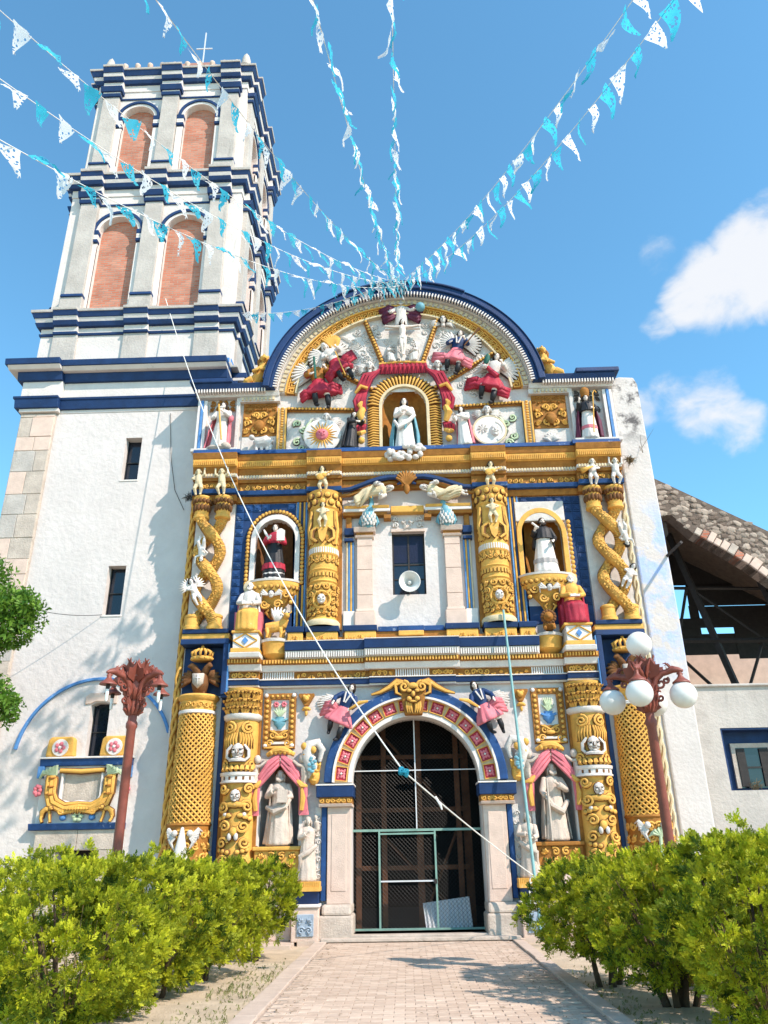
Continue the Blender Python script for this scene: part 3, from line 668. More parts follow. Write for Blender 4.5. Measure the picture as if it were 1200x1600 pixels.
# ---------------- tier 1 : columns, panels, lower niches
def tier_one():
    for s in (-1, 1):
        # --- outer column with pierced lattice shaft
        cx = 4.95*s; y0 = -.10; z0, z1 = 2.26, 4.56
        R = lambda z: .455-.055*((z-z0)/(z1-z0))**1.2
        cl = F(MB().lathe((cx, y0, 0), [(R(z0)-.05, z0), (R(3.4)-.05, 3.4), (R(z1)-.05, z1)], 24), 'lattice_column', 'brown_dark', smooth=True)
        lt = MB(); n = 22; turns = (z1-z0)/(2*PI*.43)*1.05; K = 34
        for d in (-1, 1):
            for i in range(n):
                P = []
                for k in range(K+1):
                    t = k/K; z = z0+(z1-z0)*t; a = 2*PI*i/n+d*turns*2*PI*t
                    q = R(z)-.004+.010*math.sin(t*turns*n*2*PI+d*PI/2)*d
                    P.append((cx+q*math.cos(a), y0+q*math.sin(a), z))
                lt.tube(P, .0215, 4, flat=1.0)
        build(lt, 'lattice', 'gold', cl, smooth=True)
        build(MB().lathe((cx, y0, 0), [(.40, 4.56), (.43, 4.58), (.43, 4.63), (.40, 4.65)], 24), 'white_ring', 'white', cl, smooth=True)
        build(MB().lathe((cx, y0, 0), [(.38, 4.65), (.40, 4.86), (.45, 4.90), (.47, 4.96), (.44, 5.0)], 24), 'capital', 'gold', cl, smooth=True, ang=35)
        cp = MB()
        for k in range(9):
            a = PI+PI*(k+.5)/9; cp.scroll((0, 0, 0), .07, 1.3, .02, 1 if k % 2 else -1, 0, n=9, ns=4)
            m = Matrix.Translation((cx+.40*math.cos(a), y0+.40*math.sin(a), 4.76)) @ Matrix.Rotation(a+PI/2, 4, 'Z')
            L = 10*4; cp.v[-L:] = [tuple(m @ V3(v)) for v in cp.v[-L:]]
        build(cp, 'capital_scrolls', 'gold', cl, smooth=True)
        build(MB().lathe((cx, y0, 0), [(.52, .0), (.52, .5), (.50, .9), (.52, .95), (.47, 1.02), (.455, 1.6), (.46, 2.2), (.49, 2.23), (.47, 2.28)], 24), 'drum', 'gold_brown', cl, smooth=True, ang=35)
        rl = carve(MB(), -.75, .75, 1.05, 2.15, 0, 21, .2, .028)
        rl.mapped(lambda x, y, z: (cx+(.45-y)*math.sin(x/.46), y0-(.45-y)*math.cos(x/.46), z)); build(rl, 'drum_carving', 'gold', cl, smooth=True)
        w = MB()
        for q in (-1, 1):
            for k in range(6):
                a = .35+k*.26; w.tube([(q*.16, -.02, 1.98), (q*(.16+.16*math.cos(a-.5)), -.05, 1.98+.22*math.sin(1.2-a)), (q*(.17+.26*math.cos(a)), -.02, 1.92+.3*math.sin(1.0-a))], [.035, .04, .012], 5)
            w.ell((q*.15, -.05, 2.06), (.06, .06, .07))
        if s < 0: w.lathe((0, -.04, 1.55), [(.15, 0), (.14, .05), (.03, .62), (.0, .64)], 12)
        w.mapped(lambda x, y, z: (cx+(.46-y)*math.sin(x/.46), y0-(.46-y)*math.cos(x/.46), z)); build(w, 'winged_cherubs', 'white_relief', cl, smooth=True)
        if s > 0:
            p = MB().tube([(.06, -.03, 1.2), (.04, -.05, 1.6), (.06, -.05, 1.86)], .035, 6)
            for k in range(7): a = -.5+k*PI/5.2; p.tube([(.06, -.05, 1.86), (.06+.13*math.cos(a), -.07, 1.90+.10*math.sin(a)), (.06+.22*math.cos(a), -.04, 1.84+.10*math.sin(a))], [.03, .04, .012], 5)
            p.mapped(lambda x, y, z: (cx+(.46-y)*math.sin(x/.46), y0-(.46-y)*math.cos(x/.46), z)); build(p, 'palm_relief', 'green_pale', cl, smooth=True)
        # blue strip between the columns and braided rope border at the outer edge
        x0, x1 = X2(s, 4.33, 4.43); F(MB().box(x0, x1, -.07, .02, .4, 4.98), 'strip', 'blue', bev=.01)
        for xr, m in ((5.50, 'gold' if s < 0 else 'cream'),):
            rp = MB()
            for ph in (0, PI):
                rp.tube([(xr*s+.045*math.sin(z*9+ph), -.05-.03*math.cos(z*9+ph), z) for z in [1.0+i*.075 for i in range(123)]], .036, 6)
            F(rp, 'rope_border', m, smooth=True)
            x0, x1 = X2(s, 5.42, 5.58); F(MB().box(x0, x1, -.02, .01, .9, 10.2), 'rope_ground', 'gold_brown' if s < 0 else 'white_relief')
        # crowned double beast above the lattice column, in a blue box frame
        x0, x1 = X2(s, 4.28, 5.42); zt, zb = 6.16, 4.98
        fr = MB()
        fr.box(x0, x1, -.40, .02, zt, zt+.13); fr.box(*X2(s, 4.28, 4.40), -.40, .02, zb, zt); fr.box(*X2(s, 4.40, 5.40), -.015, .02, 5.02, zt)
        fr.box(*X2(s, 4.10, 4.40), -.36, .02, 4.92, zb)
        F(fr, 'beast_frame', 'blue', bev=.015)
        F(MB().box(*X2(s, 4.255, 4.279), -.39, .02, 4.99, zt), 'frame_edge', 'blue_light')
        # --- inner pilaster carved with masks
        cx = 3.90*s
        pl = F(MB().box(cx-.42, cx+.42, -.09, .02, 0, 5.16), 'mask_pilaster', 'gold_brown', bev=.01)
        sh = MB().lathe((cx, -.08, 0), [(.42, 0), (.42, .8), (.44, .85), (.40, .92), (.36, 1.0), (.34, 2.0), (.35, 2.55), (.34, 3.05), (.36, 3.4), (.37, 4.1), (.36, 4.42), (.35, 4.6), (.37, 4.9), (.40, 5.12)], 20, PI, 2*PI)
        build(sh, 'shaft', 'gold', pl, smooth=True, ang=35)
        Q = lambda x, y, z: (cx+(.36-y)*math.sin(x/.37), -.08-(.36-y)*math.cos(x/.37), z)
        leaf = MB()                                              # capital: three tiers of thick leaves
        for j, (zz, hh) in enumerate(((4.98, .16), (4.80, .17), (4.64, .15))):
            for k in range(5 if j % 2 else 4):
                x = (-.42+.84*(k+.5)/(5 if j % 2 else 4))
                for lx in (-.055, 0, .055):
                    leaf.tube([(x+lx*.8, -.0, zz-hh*.75), (x+lx*1.0, -.05, zz-hh*.2), (x+lx*1.25, -.085-.02*(lx == 0), zz+hh*.30), (x+lx*1.3, -.125-.02*(lx == 0), zz+hh*.22), (x+lx*1.2, -.12, zz+hh*.02)], [.034, .040, .036, .030, .014], 6)
        relief(leaf, 'leaf_capital', 'gold', pl, Q)
        build(MB().lathe((cx, -.08, 0), [(.37, 4.40), (.43, 4.44), (.44, 4.52), (.38, 4.56)], 20, PI, 2*PI), 'white_ring', 'white', pl, smooth=True)
        vol = MB()
        for q in (-1, 1):
            vol.scroll((q*.19, -.05, 4.22), .13, 1.8, .034, q, PI/2, n=20); vol.scroll((q*.33, -.02, 3.45), .10, 1.4, .03, -q, 0)
            for k in range(6): vol.tube([(q*(.03+k*.05), -.04, 4.12), (q*(.05+k*.055), -.06, 3.98), (q*(.035+k*.062), -.03, 3.80)], [.022, .026, .012], 5)
        for k in range(7): vol.tube([((k-3)*.11, -.03, 3.42), ((k-3)*.10, -.07, 3.34), ((k-3)*.09, -.02, 3.30)], [.04, .05, .03], 5)
        relief(vol, 'volutes', 'gold', pl, Q)
        fc = face(MB(), (0, -.02, 3.72), .36); [fc.tube([(q*.13, -.03, 3.86), (q*.21, -.06, 3.74), (q*.22, -.05, 3.60), (q*.15, -.04, 3.52)], [.03, .045, .045, .03], 6) for q in (-1, 1)]; fc.lathe((0, -.04, 3.50), [(.18, 0), (.2, .04), (.1, .09)], 14, sy=.5)
        relief(fc, 'white_mask', 'white_relief', pl, Q); build(eyes(MB(), (0, -.02, 3.72), .36).mapped(Q), 'mask_eyes', 'black', pl)
        rg = MB().lathe((cx, -.08, 0), [(.40, 3.06), (.43, 3.07), (.43, 3.10), (.405, 3.11), (.405, 3.21), (.43, 3.22), (.44, 3.28), (.40, 3.29)], 20, PI, 2*PI)
        build(rg, 'dentil_ring', 'white', pl, smooth=True, ang=30)
        sq = MB()
        for k in range(5): a = (k-2)*.38; sq.add([(cx+.412*math.sin(a+u), -.08-.412*math.cos(a+u), z) for u, z in ((-.06, 3.125), (.06, 3.125), (.06, 3.195), (-.06, 3.195))], [(0, 1, 2, 3)])
        build(sq, 'ring_slots', 'brown_dark', pl)
        low = MB()
        for q in (-1, 1):
            low.scroll((q*.26, -.05, 2.94), .11, 1.6, .032, q, 0); low.scroll((q*.24, -.05, 2.58), .13, 1.6, .034, -q, PI); low.scroll((q*.18, -.05, 2.18), .12, 1.5, .032, q, PI)
            low.scroll((q*.22, -.05, 1.86), .12, 1.5, .032, -q, 0); low.scroll((q*.2, -.05, 1.5), .13, 1.5, .034, q, PI); low.scroll((q*.2, -.05, 1.15), .12, 1.5, .034, -q, 0)
            for k in range(3): low.ell((q*(.12+k*.11), -.03, 2.40-.03*k), (.07, .05, .055), 7, 5); low.ell((q*(.1+k*.1), -.03, 1.68+.02*k), (.06, .05, .05), 7, 5)
        low.ell((0, -.03, 2.62), (.3, .07, .07)); low.ell((0, -.04, 2.08), (.08, .08, .1)); low.ell((0, -.04, 1.4), (.1, .08, .08))
        relief(low, 'scrollwork', 'gold', pl, Q)
        m2 = face(MB(), (0, -.03, 2.80), .27, wide=.8);  m2.ell((-.06, -.06, 1.98), (.045, .06, .08)).ell((.06, -.06, 1.98), (.045, .06, .08)).ell((-.2, -.03, 2.42), (.05, .05, .05)).ell((.2, -.03, 2.42), (.05, .05, .05))
        relief(m2, 'grotesque_mask', 'white_relief', pl, Q); build(eyes(MB(), (0, -.03, 2.80), .27).mapped(Q), 'mask_eyes', 'black', pl)
        # --- flower panel
        cx = 3.07*s; x0, x1, z0, z1 = cx-.37, cx+.37, 3.80, 5.04
        fp = F(holed([(x0, z0), (x1, z0), (x1, z1), (x0, z1)], [[(cx-.21, 4.2), (cx+.21, 4.2), (cx+.21, 4.9), (cx-.21, 4.9)]], -.07, .02), 'flower_panel', 'gold_brown', bev=.01)
        st = MB()
        for k in range(9):
            for q in (-1, 1): st.ell((cx+q*.29, -.075, 3.92+k*.118), (.045, .03, .042), 8, 5)
        for k in range(4): st.ell((cx-.18+k*.12, -.075, 4.97), (.04, .03, .035), 8, 5)
        for q in (-1, 1):
            st.scroll((cx+q*.14, -.08, 4.10), .09, 1.4, .026, q, PI/2); st.scroll((cx+q*.2, -.08, 3.92), .08, 1.4, .024, -q, 0)
            st.tube([(cx, -.08, 4.1), (cx+q*.1, -.1, 4.16), (cx+q*.2, -.08, 4.2)], [.02, .03, .015], 5)
        st.ell((cx, -.09, 4.04), (.12, .05, .05)); st.ell((cx, -.1, 3.82), (.34, .05, .04)); relief(st, 'studs', 'gold', fp)
        wq = MB()
        for q in (-1, 1): wq.ell((cx+q*.32, -.08, 4.99), (.05, .04, .05), 8, 6); wq.ell((cx+q*.3, -.08, 3.87), (.055, .04, .045), 8, 6)
        wq.box(cx-.2, cx+.2, -.095, -.06, 3.90, 3.95); build(wq, 'corner_rosettes', 'white', fp, smooth=True)
        build(MB().box(cx-.22, cx+.22, -.012, .01, 4.19, 4.91), 'panel_ground', 'white', fp)
        vs = MB().lathe((cx, -.02, 4.24), [(.05, 0), (.06, .03), (.13, .10), (.14, .18), (.09, .24), (.11, .27)], 14, sy=.5).tube([(cx-.17, -.03, 4.46), (cx-.1, -.06, 4.42), (cx, -.06, 4.40)], .03, 6).tube([(cx+.17, -.03, 4.46), (cx+.1, -.06, 4.42), (cx, -.06, 4.40)], .03, 6)
        build(vs, 'vase', 'teal' if s < 0 else 'blue_light', fp, smooth=True)
        lv = MB()
        for k in range(6): a = .5+k*.42; lv.tube([(cx, -.04, 4.5), (cx+.09*math.cos(a), -.06, 4.58+.05*math.sin(a)), (cx+.17*math.cos(a), -.03, 4.58+.18*math.sin(a))], [.014, .026, .006], 5)
        build(lv, 'leaves', 'green_pale', fp, smooth=True)
        fw = MB()
        if s < 0:
            for q in (-1, 1):
                for k in range(6): a = k*PI/3; fw.ell((cx+q*.09+.04*math.cos(a), -.05, 4.79+.04*math.sin(a)), (.03, .03, .03), 7, 5)
            build(fw, 'blossoms', 'pink', fp, smooth=True)
        else:
            for k in range(5): fw.tube([(cx, -.04, 4.55), (cx+(k-2)*.03, -.07, 4.7), (cx+(k-2)*.05, -.04, 4.84-.01*abs(k-2))], [.02, .03, .008], 5)
            build(fw, 'agave_leaves', 'green_pale', fp, smooth=True)
        # --- canopy with red curtains over the lower niche
        cx = 3.0*s
        cu = MB(); tie = MB()
        for q in (-1, 1):
            for k in range(6):
                o = k*.055
                cu.tube([(cx+q*.03, -.16-.02*(k % 2), 3.66-o*.75), (cx+q*.24, -.22-.03*(k % 2), 3.50-o), (cx+q*.44, -.18-.02*(k % 2), 3.22-o*.8)], [.035, .05, .035], 6)
            for k in range(4):
                xk = cx+q*(.47+.035*k)
                cu.tube([(cx+q*.46, -.16, 3.2), (xk, -.17-.02*(k % 2), 2.95), (xk+q*.01, -.15, 2.66), (xk+q*.03*k*.5, -.13, 2.40)], [.05, .05, .045, .04], 6)
            tie.tube([(cx+q*.40, -.2, 3.10), (cx+q*.5, -.24, 3.0), (cx+q*.62, -.2, 2.98)], [.05, .06, .03], 6); tie.tube([(cx+q*.5, -.22, 2.95), (cx+q*.53, -.22, 2.75), (cx+q*.50, -.18, 2.50)], [.03, .06, .05], 6)
        cn = F(cu, 'niche_curtain', 'pink', smooth=True)
        tie.tube([(cx-.3, -.12, 3.66), (cx-.15, -.2, 3.74), (cx, -.22, 3.77), (cx+.15, -.2, 3.74), (cx+.3, -.12, 3.66)], [.05, .06, .07, .06, .05], 7)
        for k in range(5): tie.ell((cx-.2+k*.1, -.2, 3.72-.01*abs(k-2)), (.05, .06, .06))
        build(tie, 'gold_tassels', 'gold', cn, smooth=True)
        # dark winged keepers at both sides of the canopy
        for q in (-1, 1):
            b = MB().tube([(cx+q*.50, -.12, 2.95), (cx+q*.56, -.2, 3.2), (cx+q*.52, -.2, 3.45)], [.05, .09, .06], 7).ell((cx+q*.50, -.22, 3.56), (.08, .08, .1)).tube([(cx+q*.54, -.22, 3.4), (cx+q*.42, -.26, 3.42), (cx+q*.3, -.24, 3.52)], [.04, .035, .03], 6)
            for k in range(4): b.tube([(cx+q*.55, -.1, 3.44), (cx+q*(.60+.03*k), -.1, 3.5-.08*k), (cx+q*(.62+.02*k), -.06, 3.28-.09*k)], [.03, .04, .012], 5)
            F(b, 'canopy_keeper', 'stone' if q*s < 0 else 'stone_statue', smooth=True)
        # carved gold bracket below the niche
        bk = F(MB().box(cx-.48, cx+.48, -.20, .02, 1.30, 1.70).box(cx-.52, cx+.52, -.26, .02, 1.70, 1.78), 'niche_bracket', 'gold_brown' if s > 0 else 'gold', bev=.02)
        relief(carve(MB(), cx-.44, cx+.44, 1.32, 1.68, -.205, 31, .18, .028), 'bracket_carving', 'gold', bk)
        F(MB().box(*X2(s, 2.66, 3.45), -.14, .02, 0, 1.30), 'niche_dado', 'stone_pink', bev=.02)
        F(MB().arc((cx, 3.02), .44, .50, -.05, .01, 0, PI, 18).box(cx-.5, cx-.44, -.05, .01, 1.8, 3.02).box(cx+.44, cx+.5, -.05, .01, 1.8, 3.02), 'niche_border', 'white')
tier_one()
# ---------------- entablature between the tiers
def entablature_one():
    seg = [(-4.26, -3.55, .14), (-3.55, -1.0, .0), (-1.0, 1.0, .08), (1.0, 3.55, .0), (3.55, 4.26, .14)]
    layers(seg, [(5.16, 5.20, .12, .02, 'white', 'fillet'), (5.20, 5.32, .18, .03, 'blue', 'architrave'), (5.32, 5.345, .20, 0, 'white', 'fillet')])
    layers(seg, [(5.345, 5.52, .10, 0, 'gold_brown', 'frieze')])
    fr = MB(); gl = MB()
    for a, b, k in ((-3.5, -2.75, 0), (-2.7, -2.0, 1), (-1.95, -1.05, 1), (-.95, -.45, 1), (-.4, .4, 0), (.45, .95, 1), (1.05, 1.95, 1), (2.0, 2.7, 1), (2.75, 3.5, 0)):
        e = .18 if abs(a+b)/2 < 1 else .10
        if k == 0: row(fr, a, b, 5.355, 5.515, -(e+.035), -e+.01, max(6, int((b-a)/.052)), .6)
        else: carve(gl, a, b, 5.36, 5.51, -e-.005, int(a*10), .14, .02)
    for s in (-1, 1): carve(gl, 3.9*s-.32, 3.9*s+.32, 5.36, 5.51, -.25, 3, .15, .024)
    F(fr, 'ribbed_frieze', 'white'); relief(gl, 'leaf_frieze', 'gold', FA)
    seg2 = [(-4.28, -3.5, .16), (-3.5, -1.1, .0), (-1.1, 1.1, .10), (1.1, 3.5, .0), (3.5, 4.28, .16)]
    layers(seg2, [(5.52, 5.66, .24, .05, 'white', 'moulding'), (5.66, 5.78, .30, .03, 'gold_brown', 'moulding')])
    d = MB()
    for x0, x1, e in seg2: row(d, x0+.02, x1-.02, 5.68, 5.76, -(.335+e), -(.29+e), int((x1-x0)/.07), .5)
    F(d, 'dentils', 'gold')
    seg3 = [(-2.96, -1.1, .0), (-1.1, 1.1, .10), (1.1, 2.96, .0)]
    layers(seg3, [(5.78, 5.96, .36, .06, 'white', 'corona')])
    d = MB()
    for x0, x1, e in seg3: row(d, x0+.02, x1-.02, 5.80, 5.94, -(.385+e), -(.32+e), int((x1-x0)/.055), .55)
    F(d, 'corona_ribs', 'white')
    layers(seg3, [(5.96, 6.16, .46, .05, 'blue', 'cornice'), (6.16, 6.18, .47, 0, 'white', 'fillet')])
    F(MB().box(-2.94, 2.94, -.30, .02, 6.18, 6.28), 'attic', 'gold_brown')
    for s in (-1, 1):
        for a, b in ((2.52, 2.94), (1.70, 2.50), (.80, 1.60)):
            x0, x1 = X2(s, a, b)
            g = F(MB().box(x0+.03, x1-.03, -.36, .02, 6.19, 6.40), 'plinth', 'gold', bev=.02); build(carve(MB(), x0+.06, x1-.06, 6.22, 6.38, -.365, 5, .13, .02), 'plinth_carving', 'gold', g, smooth=True)
            build(MB().box(x0, x1, -.42, .02, 6.40, 6.53, .03), 'plinth_cap', 'blue', g, bev=.015)
        x0, x1 = X2(s, .30, .78); F(MB().box(x0, x1, -.28, .02, 6.40, 6.52), 'sill_band', 'blue_worn', bev=.01)
    F(MB().box(-.30, .30, -.33, .02, 6.28, 6.40), 'sill_block', 'gold', bev=.02); F(MB().box(-.3, .3, -.30, .02, 6.40, 6.52), 'sill_band', 'blue_worn')
    F(MB().box(-1.62, 1.62, -.24, .02, 6.28, 6.40), 'sill_frieze', 'gold_brown')
    # pedestals of the two seated saints and the half drums beside them
    for s in (-1, 1):
        cx = 3.86*s
        p = F(MB().box(cx-.36, cx+.36, -.62, .02, 5.78, 5.90, .04), 'saint_pedestal', 'white', bev=.02)
        build(MB().box(cx-.33, cx+.33, -.60, .02, 5.90, 6.0), 'pedestal_moulding', 'gold', p, bev=.015)
        build(MB().box(cx-.29, cx+.29, -.56, .02, 6.0, 6.36), 'pedestal_block', 'white', p, bev=.015)
        dm = MB()
        for q in (-1, 1):
            for r2 in (-1, 1): dm.tube([(cx+q*.28, -.57, 6.18), (cx, -.575, 6.18+r2*.17)], .018, 4)
        build(dm, 'diamond_trim', 'gold', p); build(MB().prism([(cx, 6.09), (cx+.07, 6.18), (cx, 6.27), (cx-.07, 6.18)], -.585, -.55), 'blue_diamond', 'blue_light', p)
        build(MB().box(cx-.33, cx+.33, -.60, .02, 6.36, 6.42), 'pedestal_top', 'gold', p, bev=.015)
        x0, x1 = X2(s, 2.98, 3.48); cy = (x0+x1)/2
        b = F(MB().lathe((cy, -.05, 0), [(.16, 5.80), (.30, 5.92), (.33, 6.18), (.34, 6.2)], 14, PI, 2*PI), 'bracket', 'gold', smooth=True, ang=35)
        build(MB().lathe((cy, -.05, 0), [(.36, 6.2), (.37, 6.26), (.33, 6.28)], 14, PI, 2*PI), 'bracket_top', 'white_relief', b, smooth=True)
        x0, x1 = X2(s, 4.28, 5.42); F(MB().box(x0, x1, -.36, .02, 6.292, 6.42), 'column_plinth', 'gold', bev=.02)
        F(MB().box(x0+.02, x1-.02, -.42, .02, 6.42, 6.52, .02), 'plinth_cap', 'blue', bev=.015)
entablature_one()
# ---------------- tier 2
def tier_two():
    for s in (-1, 1):
        # inner round column
        cx = 2.11*s; y0 = -.13
        F(MB().box(*X2(s, 1.66, 2.52), -.09, .02, 6.5, 10.06), 'column_backing', 'gold_brown', bev=.01)
        k = F(MB().lathe((cx, y0, 0), [(.40, 6.53), (.40, 6.66), (.37, 6.70), (.33, 6.74), (.33, 7.6), (.36, 7.64), (.33, 7.68), (.335, 7.9), (.36, 7.94), (.34, 7.97), (.34, 8.3), (.365, 8.34), (.365, 8.52), (.35, 8.56), (.345, 9.55), (.38, 9.6), (.36, 9.66), (.38, 9.95), (.42, 10.04)], 24), 'round_column', 'gold', smooth=True, ang=30)
        build(MB().lathe((cx, y0, 0), [(.41, 6.53), (.42, 6.56), (.42, 6.64), (.39, 6.68)], 24), 'base_ring', 'cream', k, smooth=True)
        Q = lambda x, y, z: (cx+(.34-y)*math.sin(x/.35), y0-(.34-y)*math.cos(x/.35), z)
        fl = MB(); row(fl, -.62, .62, 8.36, 8.50, -.035, .01, 22, .6); build(fl.mapped(Q), 'fluted_ring', 'white', k)
        c1 = MB()
        for j in range(9): c1.scroll((-.55+j*.1375, -.02, 8.16), .06, 1.3, .02, (-1)**j, 0, n=12, ns=4); c1.tube([(-.55+j*.1375, -.01, 8.24), (-.55+j*.1375, -.03, 8.30)], .02, 4)
        for j in range(14): c1.box(-.6+j*.088, -.555+j*.088, -.025, .01, 7.76, 7.86)
        carve(c1, -.58, .58, 7.05, 7.58, -.01, 12, .17, .026); carve(c1, -.5, .5, 6.78, 7.0, -.01, 13, .13, .022); carve(c1, -.58, .58, 8.62, 9.1, -.005, 14, .17, .02)
        for q in (-1, 1):
            c1.tube([(q*.12, -.05, 9.04), (q*.22, -.1, 8.92), (q*.24, -.09, 8.74), (q*.12, -.07, 8.62)], [.05, .045, .04, .03], 6); c1.tube([(q*.33, -.02, 8.6), (q*.36, -.05, 9.0), (q*.33, -.02, 9.5)], [.05, .06, .05], 6)
        c1.prism([(-.12, 9.08), (.12, 9.08), (.06, 8.7), (0, 8.6), (-.06, 8.7)], -.09, .0)
        for j in range(7): a = -.6+j*.2; c1.ell((a, -.05, 9.72), (.075, .06, .09), 7, 5); c1.ell((a+.1, -.06, 9.9), (.075, .06, .08), 7, 5)
        relief(c1, 'carving', 'gold', k, Q)
        f = face(MB(), (0, -.05, 7.16), .25); build(f.mapped(Q), 'white_mask', 'white_relief', k, smooth=True); build(eyes(MB(), (0, -.05, 7.16), .25).mapped(Q), 'mask_eyes', 'black', k)
        rg = MB().tube([(.2*math.cos(a*PI/8), -.03, 7.16+.2*math.sin(a*PI/8)) for a in range(17)], .03, 5); build(rg.mapped(Q), 'mask_wreath', 'gold', k, smooth=True)
        # blue and gold reeds
        for j in range(5):
            x = (2.575+j*.056)*s; F(MB().tube([(x, -.06, 6.54), (x, -.06, 9.9)], .026, 6, caps=True), 'reed', ('blue_light', 'gold', 'blue', 'gold', 'blue_light')[j], smooth=True)
        # blue coffered panel behind the niche
        x0, x1 = X2(s, 2.86, 4.40); z0, z1 = 6.55, 9.9
        ring = arch_pts(3.34*s, .74, 7.0, 8.86, 16, .84)
        F(holed([(x0, z0), (x1, z0), (x1, z1), (x0, z1)], [ring], -.03, .01), 'coffer_panel', 'blue', bev=.005)
        nx, nz = 7, 13; dx = (x1-x0)/nx; dz = (z1-7.0)/nz
        for j in range(nz):
            for i in range(nx):
                u, w = x0+(i+.5)*dx, 7.0+(j+.5)*dz
                if abs(u-3.34*s) < .86 and w < 8.86 or (u-3.34*s)**2+(w-8.86)**2 < .95**2: continue
                t = MB()
                for h, (a, b) in ((.05, (dx*.44, dz*.44)), (.07, (dx*.28, dz*.28)), (.085, (dx*.12, dz*.12))):
                    t.box(u-a, u+a, -h, -.028, w-b, w+b)
                F(t, 'coffer', 'blue' if s > 0 else 'blue_worn')
        F(MB().box(x0+.003, x1-.003, -.022, .012, 6.56, 7.35) if s > 0 else MB().box(x0+.003, x0+.5, -.022, .012, 6.56, 7.0), 'plain_field', 'plaster')
        # niche frame: white reveal, gold scalloped border, corbel with cherub
        cx = 3.34*s
        F(holed(arch_pts(cx, .62, 7.62, 8.86, 18, .70), [arch_pts(cx, .50, 7.70, 8.86, 18, .56)], -.12, .02), 'niche_frame', 'white' if s < 0 else 'gold', bev=.01)
        if s > 0: F(MB().box(cx-.62, cx+.62, -.11, .02, 9.2, 9.74), 'niche_head', 'white_relief', bev=.02)
        sc = MB()
        for j in range(25):
            a = PI*j/24; sc.ell((cx+.69*math.cos(a), -.10, 8.86+.79*math.sin(a)), (.055, .05, .055), 7, 5)
        for j in range(11):
            for q in (-1, 1): sc.ell((cx+q*.69, -.10, 7.72+j*.104), (.055, .05, .055), 7, 5)
        if s < 0: relief(sc, 'scalloped_border', 'gold', FA)
        else:
            sc2 = MB()
            for j in range(13): sc2.ell((cx+.69, -.10, 7.72+j*.12), (.055, .05, .06), 7, 5)
            F(sc2, 'scalloped_border', 'gold', smooth=True)
        cb = F(MB().lathe((cx, 0, 0), [(.03, 6.80), (.12, 6.86), (.22, 7.05), (.42, 7.28), (.58, 7.42), (.63, 7.56), (.66, 7.60), (.66, 7.70)], 20, PI, 2*PI, sy=.62), 'corbel', 'gold', smooth=True, ang=30)
        build(MB().lathe((cx, 0, 0), [(.68, 7.70), (.69, 7.75), (.6, 7.77)], 20, PI, 2*PI, sy=.62), 'corbel_shelf', 'white_relief', cb, smooth=True)
        cv = MB(); fx = lambda z: .2+.40*(z-6.9)/.6
        for q in (-1, 1):
            cv.scroll((cx+q*.16, -.30, 7.12), .11, 1.6, .03, q, 0); cv.scroll((cx+q*.34, -.27, 7.36), .11, 1.4, .028, -q, PI)
            for j in range(4): cv.ell((cx+q*(.46+.0*j), -.22+.03*j, 7.18+.12*j), (.06, .06, .055), 7, 5)
            cv.tube([(cx+q*.06, -.22, 7.0), (cx+q*.13, -.2, 6.95), (cx+q*.05, -.14, 6.84)], [.03, .04, .02], 5)
        for j in range(13): a = PI+PI*(j+.5)/13; cv.ell((cx+.62*math.cos(a), .62*.62*math.sin(a), 7.55), (.055, .05, .05), 7, 5)
        relief(cv, 'corbel_carving', 'gold', cb)
        ch = face(MB(), (cx, -.36, 7.36), .19)
        for q in (-1, 1):
            for j in range(3): ch.tube([(cx+q*.08, -.36, 7.34), (cx+q*(.2+.02*j), -.36, 7.46-.05*j), (cx+q*(.27-.02*j), -.32, 7.42-.09*j)], [.03, .035, .01], 5)
        build(ch, 'cherub_head', 'white_relief', cb, smooth=True); build(MB().ell((cx, -.33, 7.42), (.10, .07, .07)), 'cherub_hair', 'hair', cb, smooth=True)
        # outer pair of intertwined serpent columns
        cx = 4.95*s; bk = F(MB().box(*X2(s, 4.42, 5.41), -.05, .02, 6.5, 9.95), 'serpent_ground', 'white' if s < 0 else 'white_relief', bev=.01)
        zs = [6.60+(9.50-6.60)*i/44 for i in range(45)]
        fn = lambda z, ph: .27*math.cos((z-6.60)/(9.50-6.60)*PI*3.0+ph)
        for ph in (0, PI):
            P = [(cx+fn(z, ph), -.26-.11*math.sin((z-6.6)/(2.9)*PI*3.0+ph)*(1 if 1 else 0), z) for z in zs]
            P += [(cx+fn(9.5, ph), -.26, 9.56)]
            R = [.136+.010*math.sin(i*.9) for i in range(len(P))]
            tw = F(MB().tube(P, R, 14), 'serpent_column', 'gold', smooth=True)
            or_ = MB()
            for i in range(2, len(P)-2):
                p = V3(P[i]); t = (V3(P[i+1])-V3(P[i-1])).normalized(); sd = V3((t.z, 0, -t.x)).normalized(); fr = sd.cross(t); fr = fr if fr.y < 0 else -fr
                if i % 3 == 1:
                    c = p+fr*.132; or_.scroll(c, .07, 1.3, .017, 1 if (i//4) % 2 else -1, i, n=10, ns=4)
                else:
                    for q in (-1, 0, 1):
                        d = (fr+sd*q*.75).normalized(); or_.ell(p+d*.132, (.030, .022, .034), 6, 4)
            build(or_, 'scales', 'gold', tw, smooth=True); en = MB()
            for i in range(2, len(P)-2):
                for q in (.25, .75):
                    p = V3(P[i])*(1-q)+V3(P[i+1])*q; t = (V3(P[i+1])-V3(P[i-1])).normalized(); u = t.orthogonal().normalized(); w = t.cross(u); R0 = R[i]*1.0+.001
                    en.tube([p+u*R0*math.cos(a*PI/7)+w*R0*math.sin(a*PI/7) for a in range(15)], .0075, 3)
            build_one(en, 'engraving', 'brown_dark', tw)
            xb = cx+fn(6.6, ph)
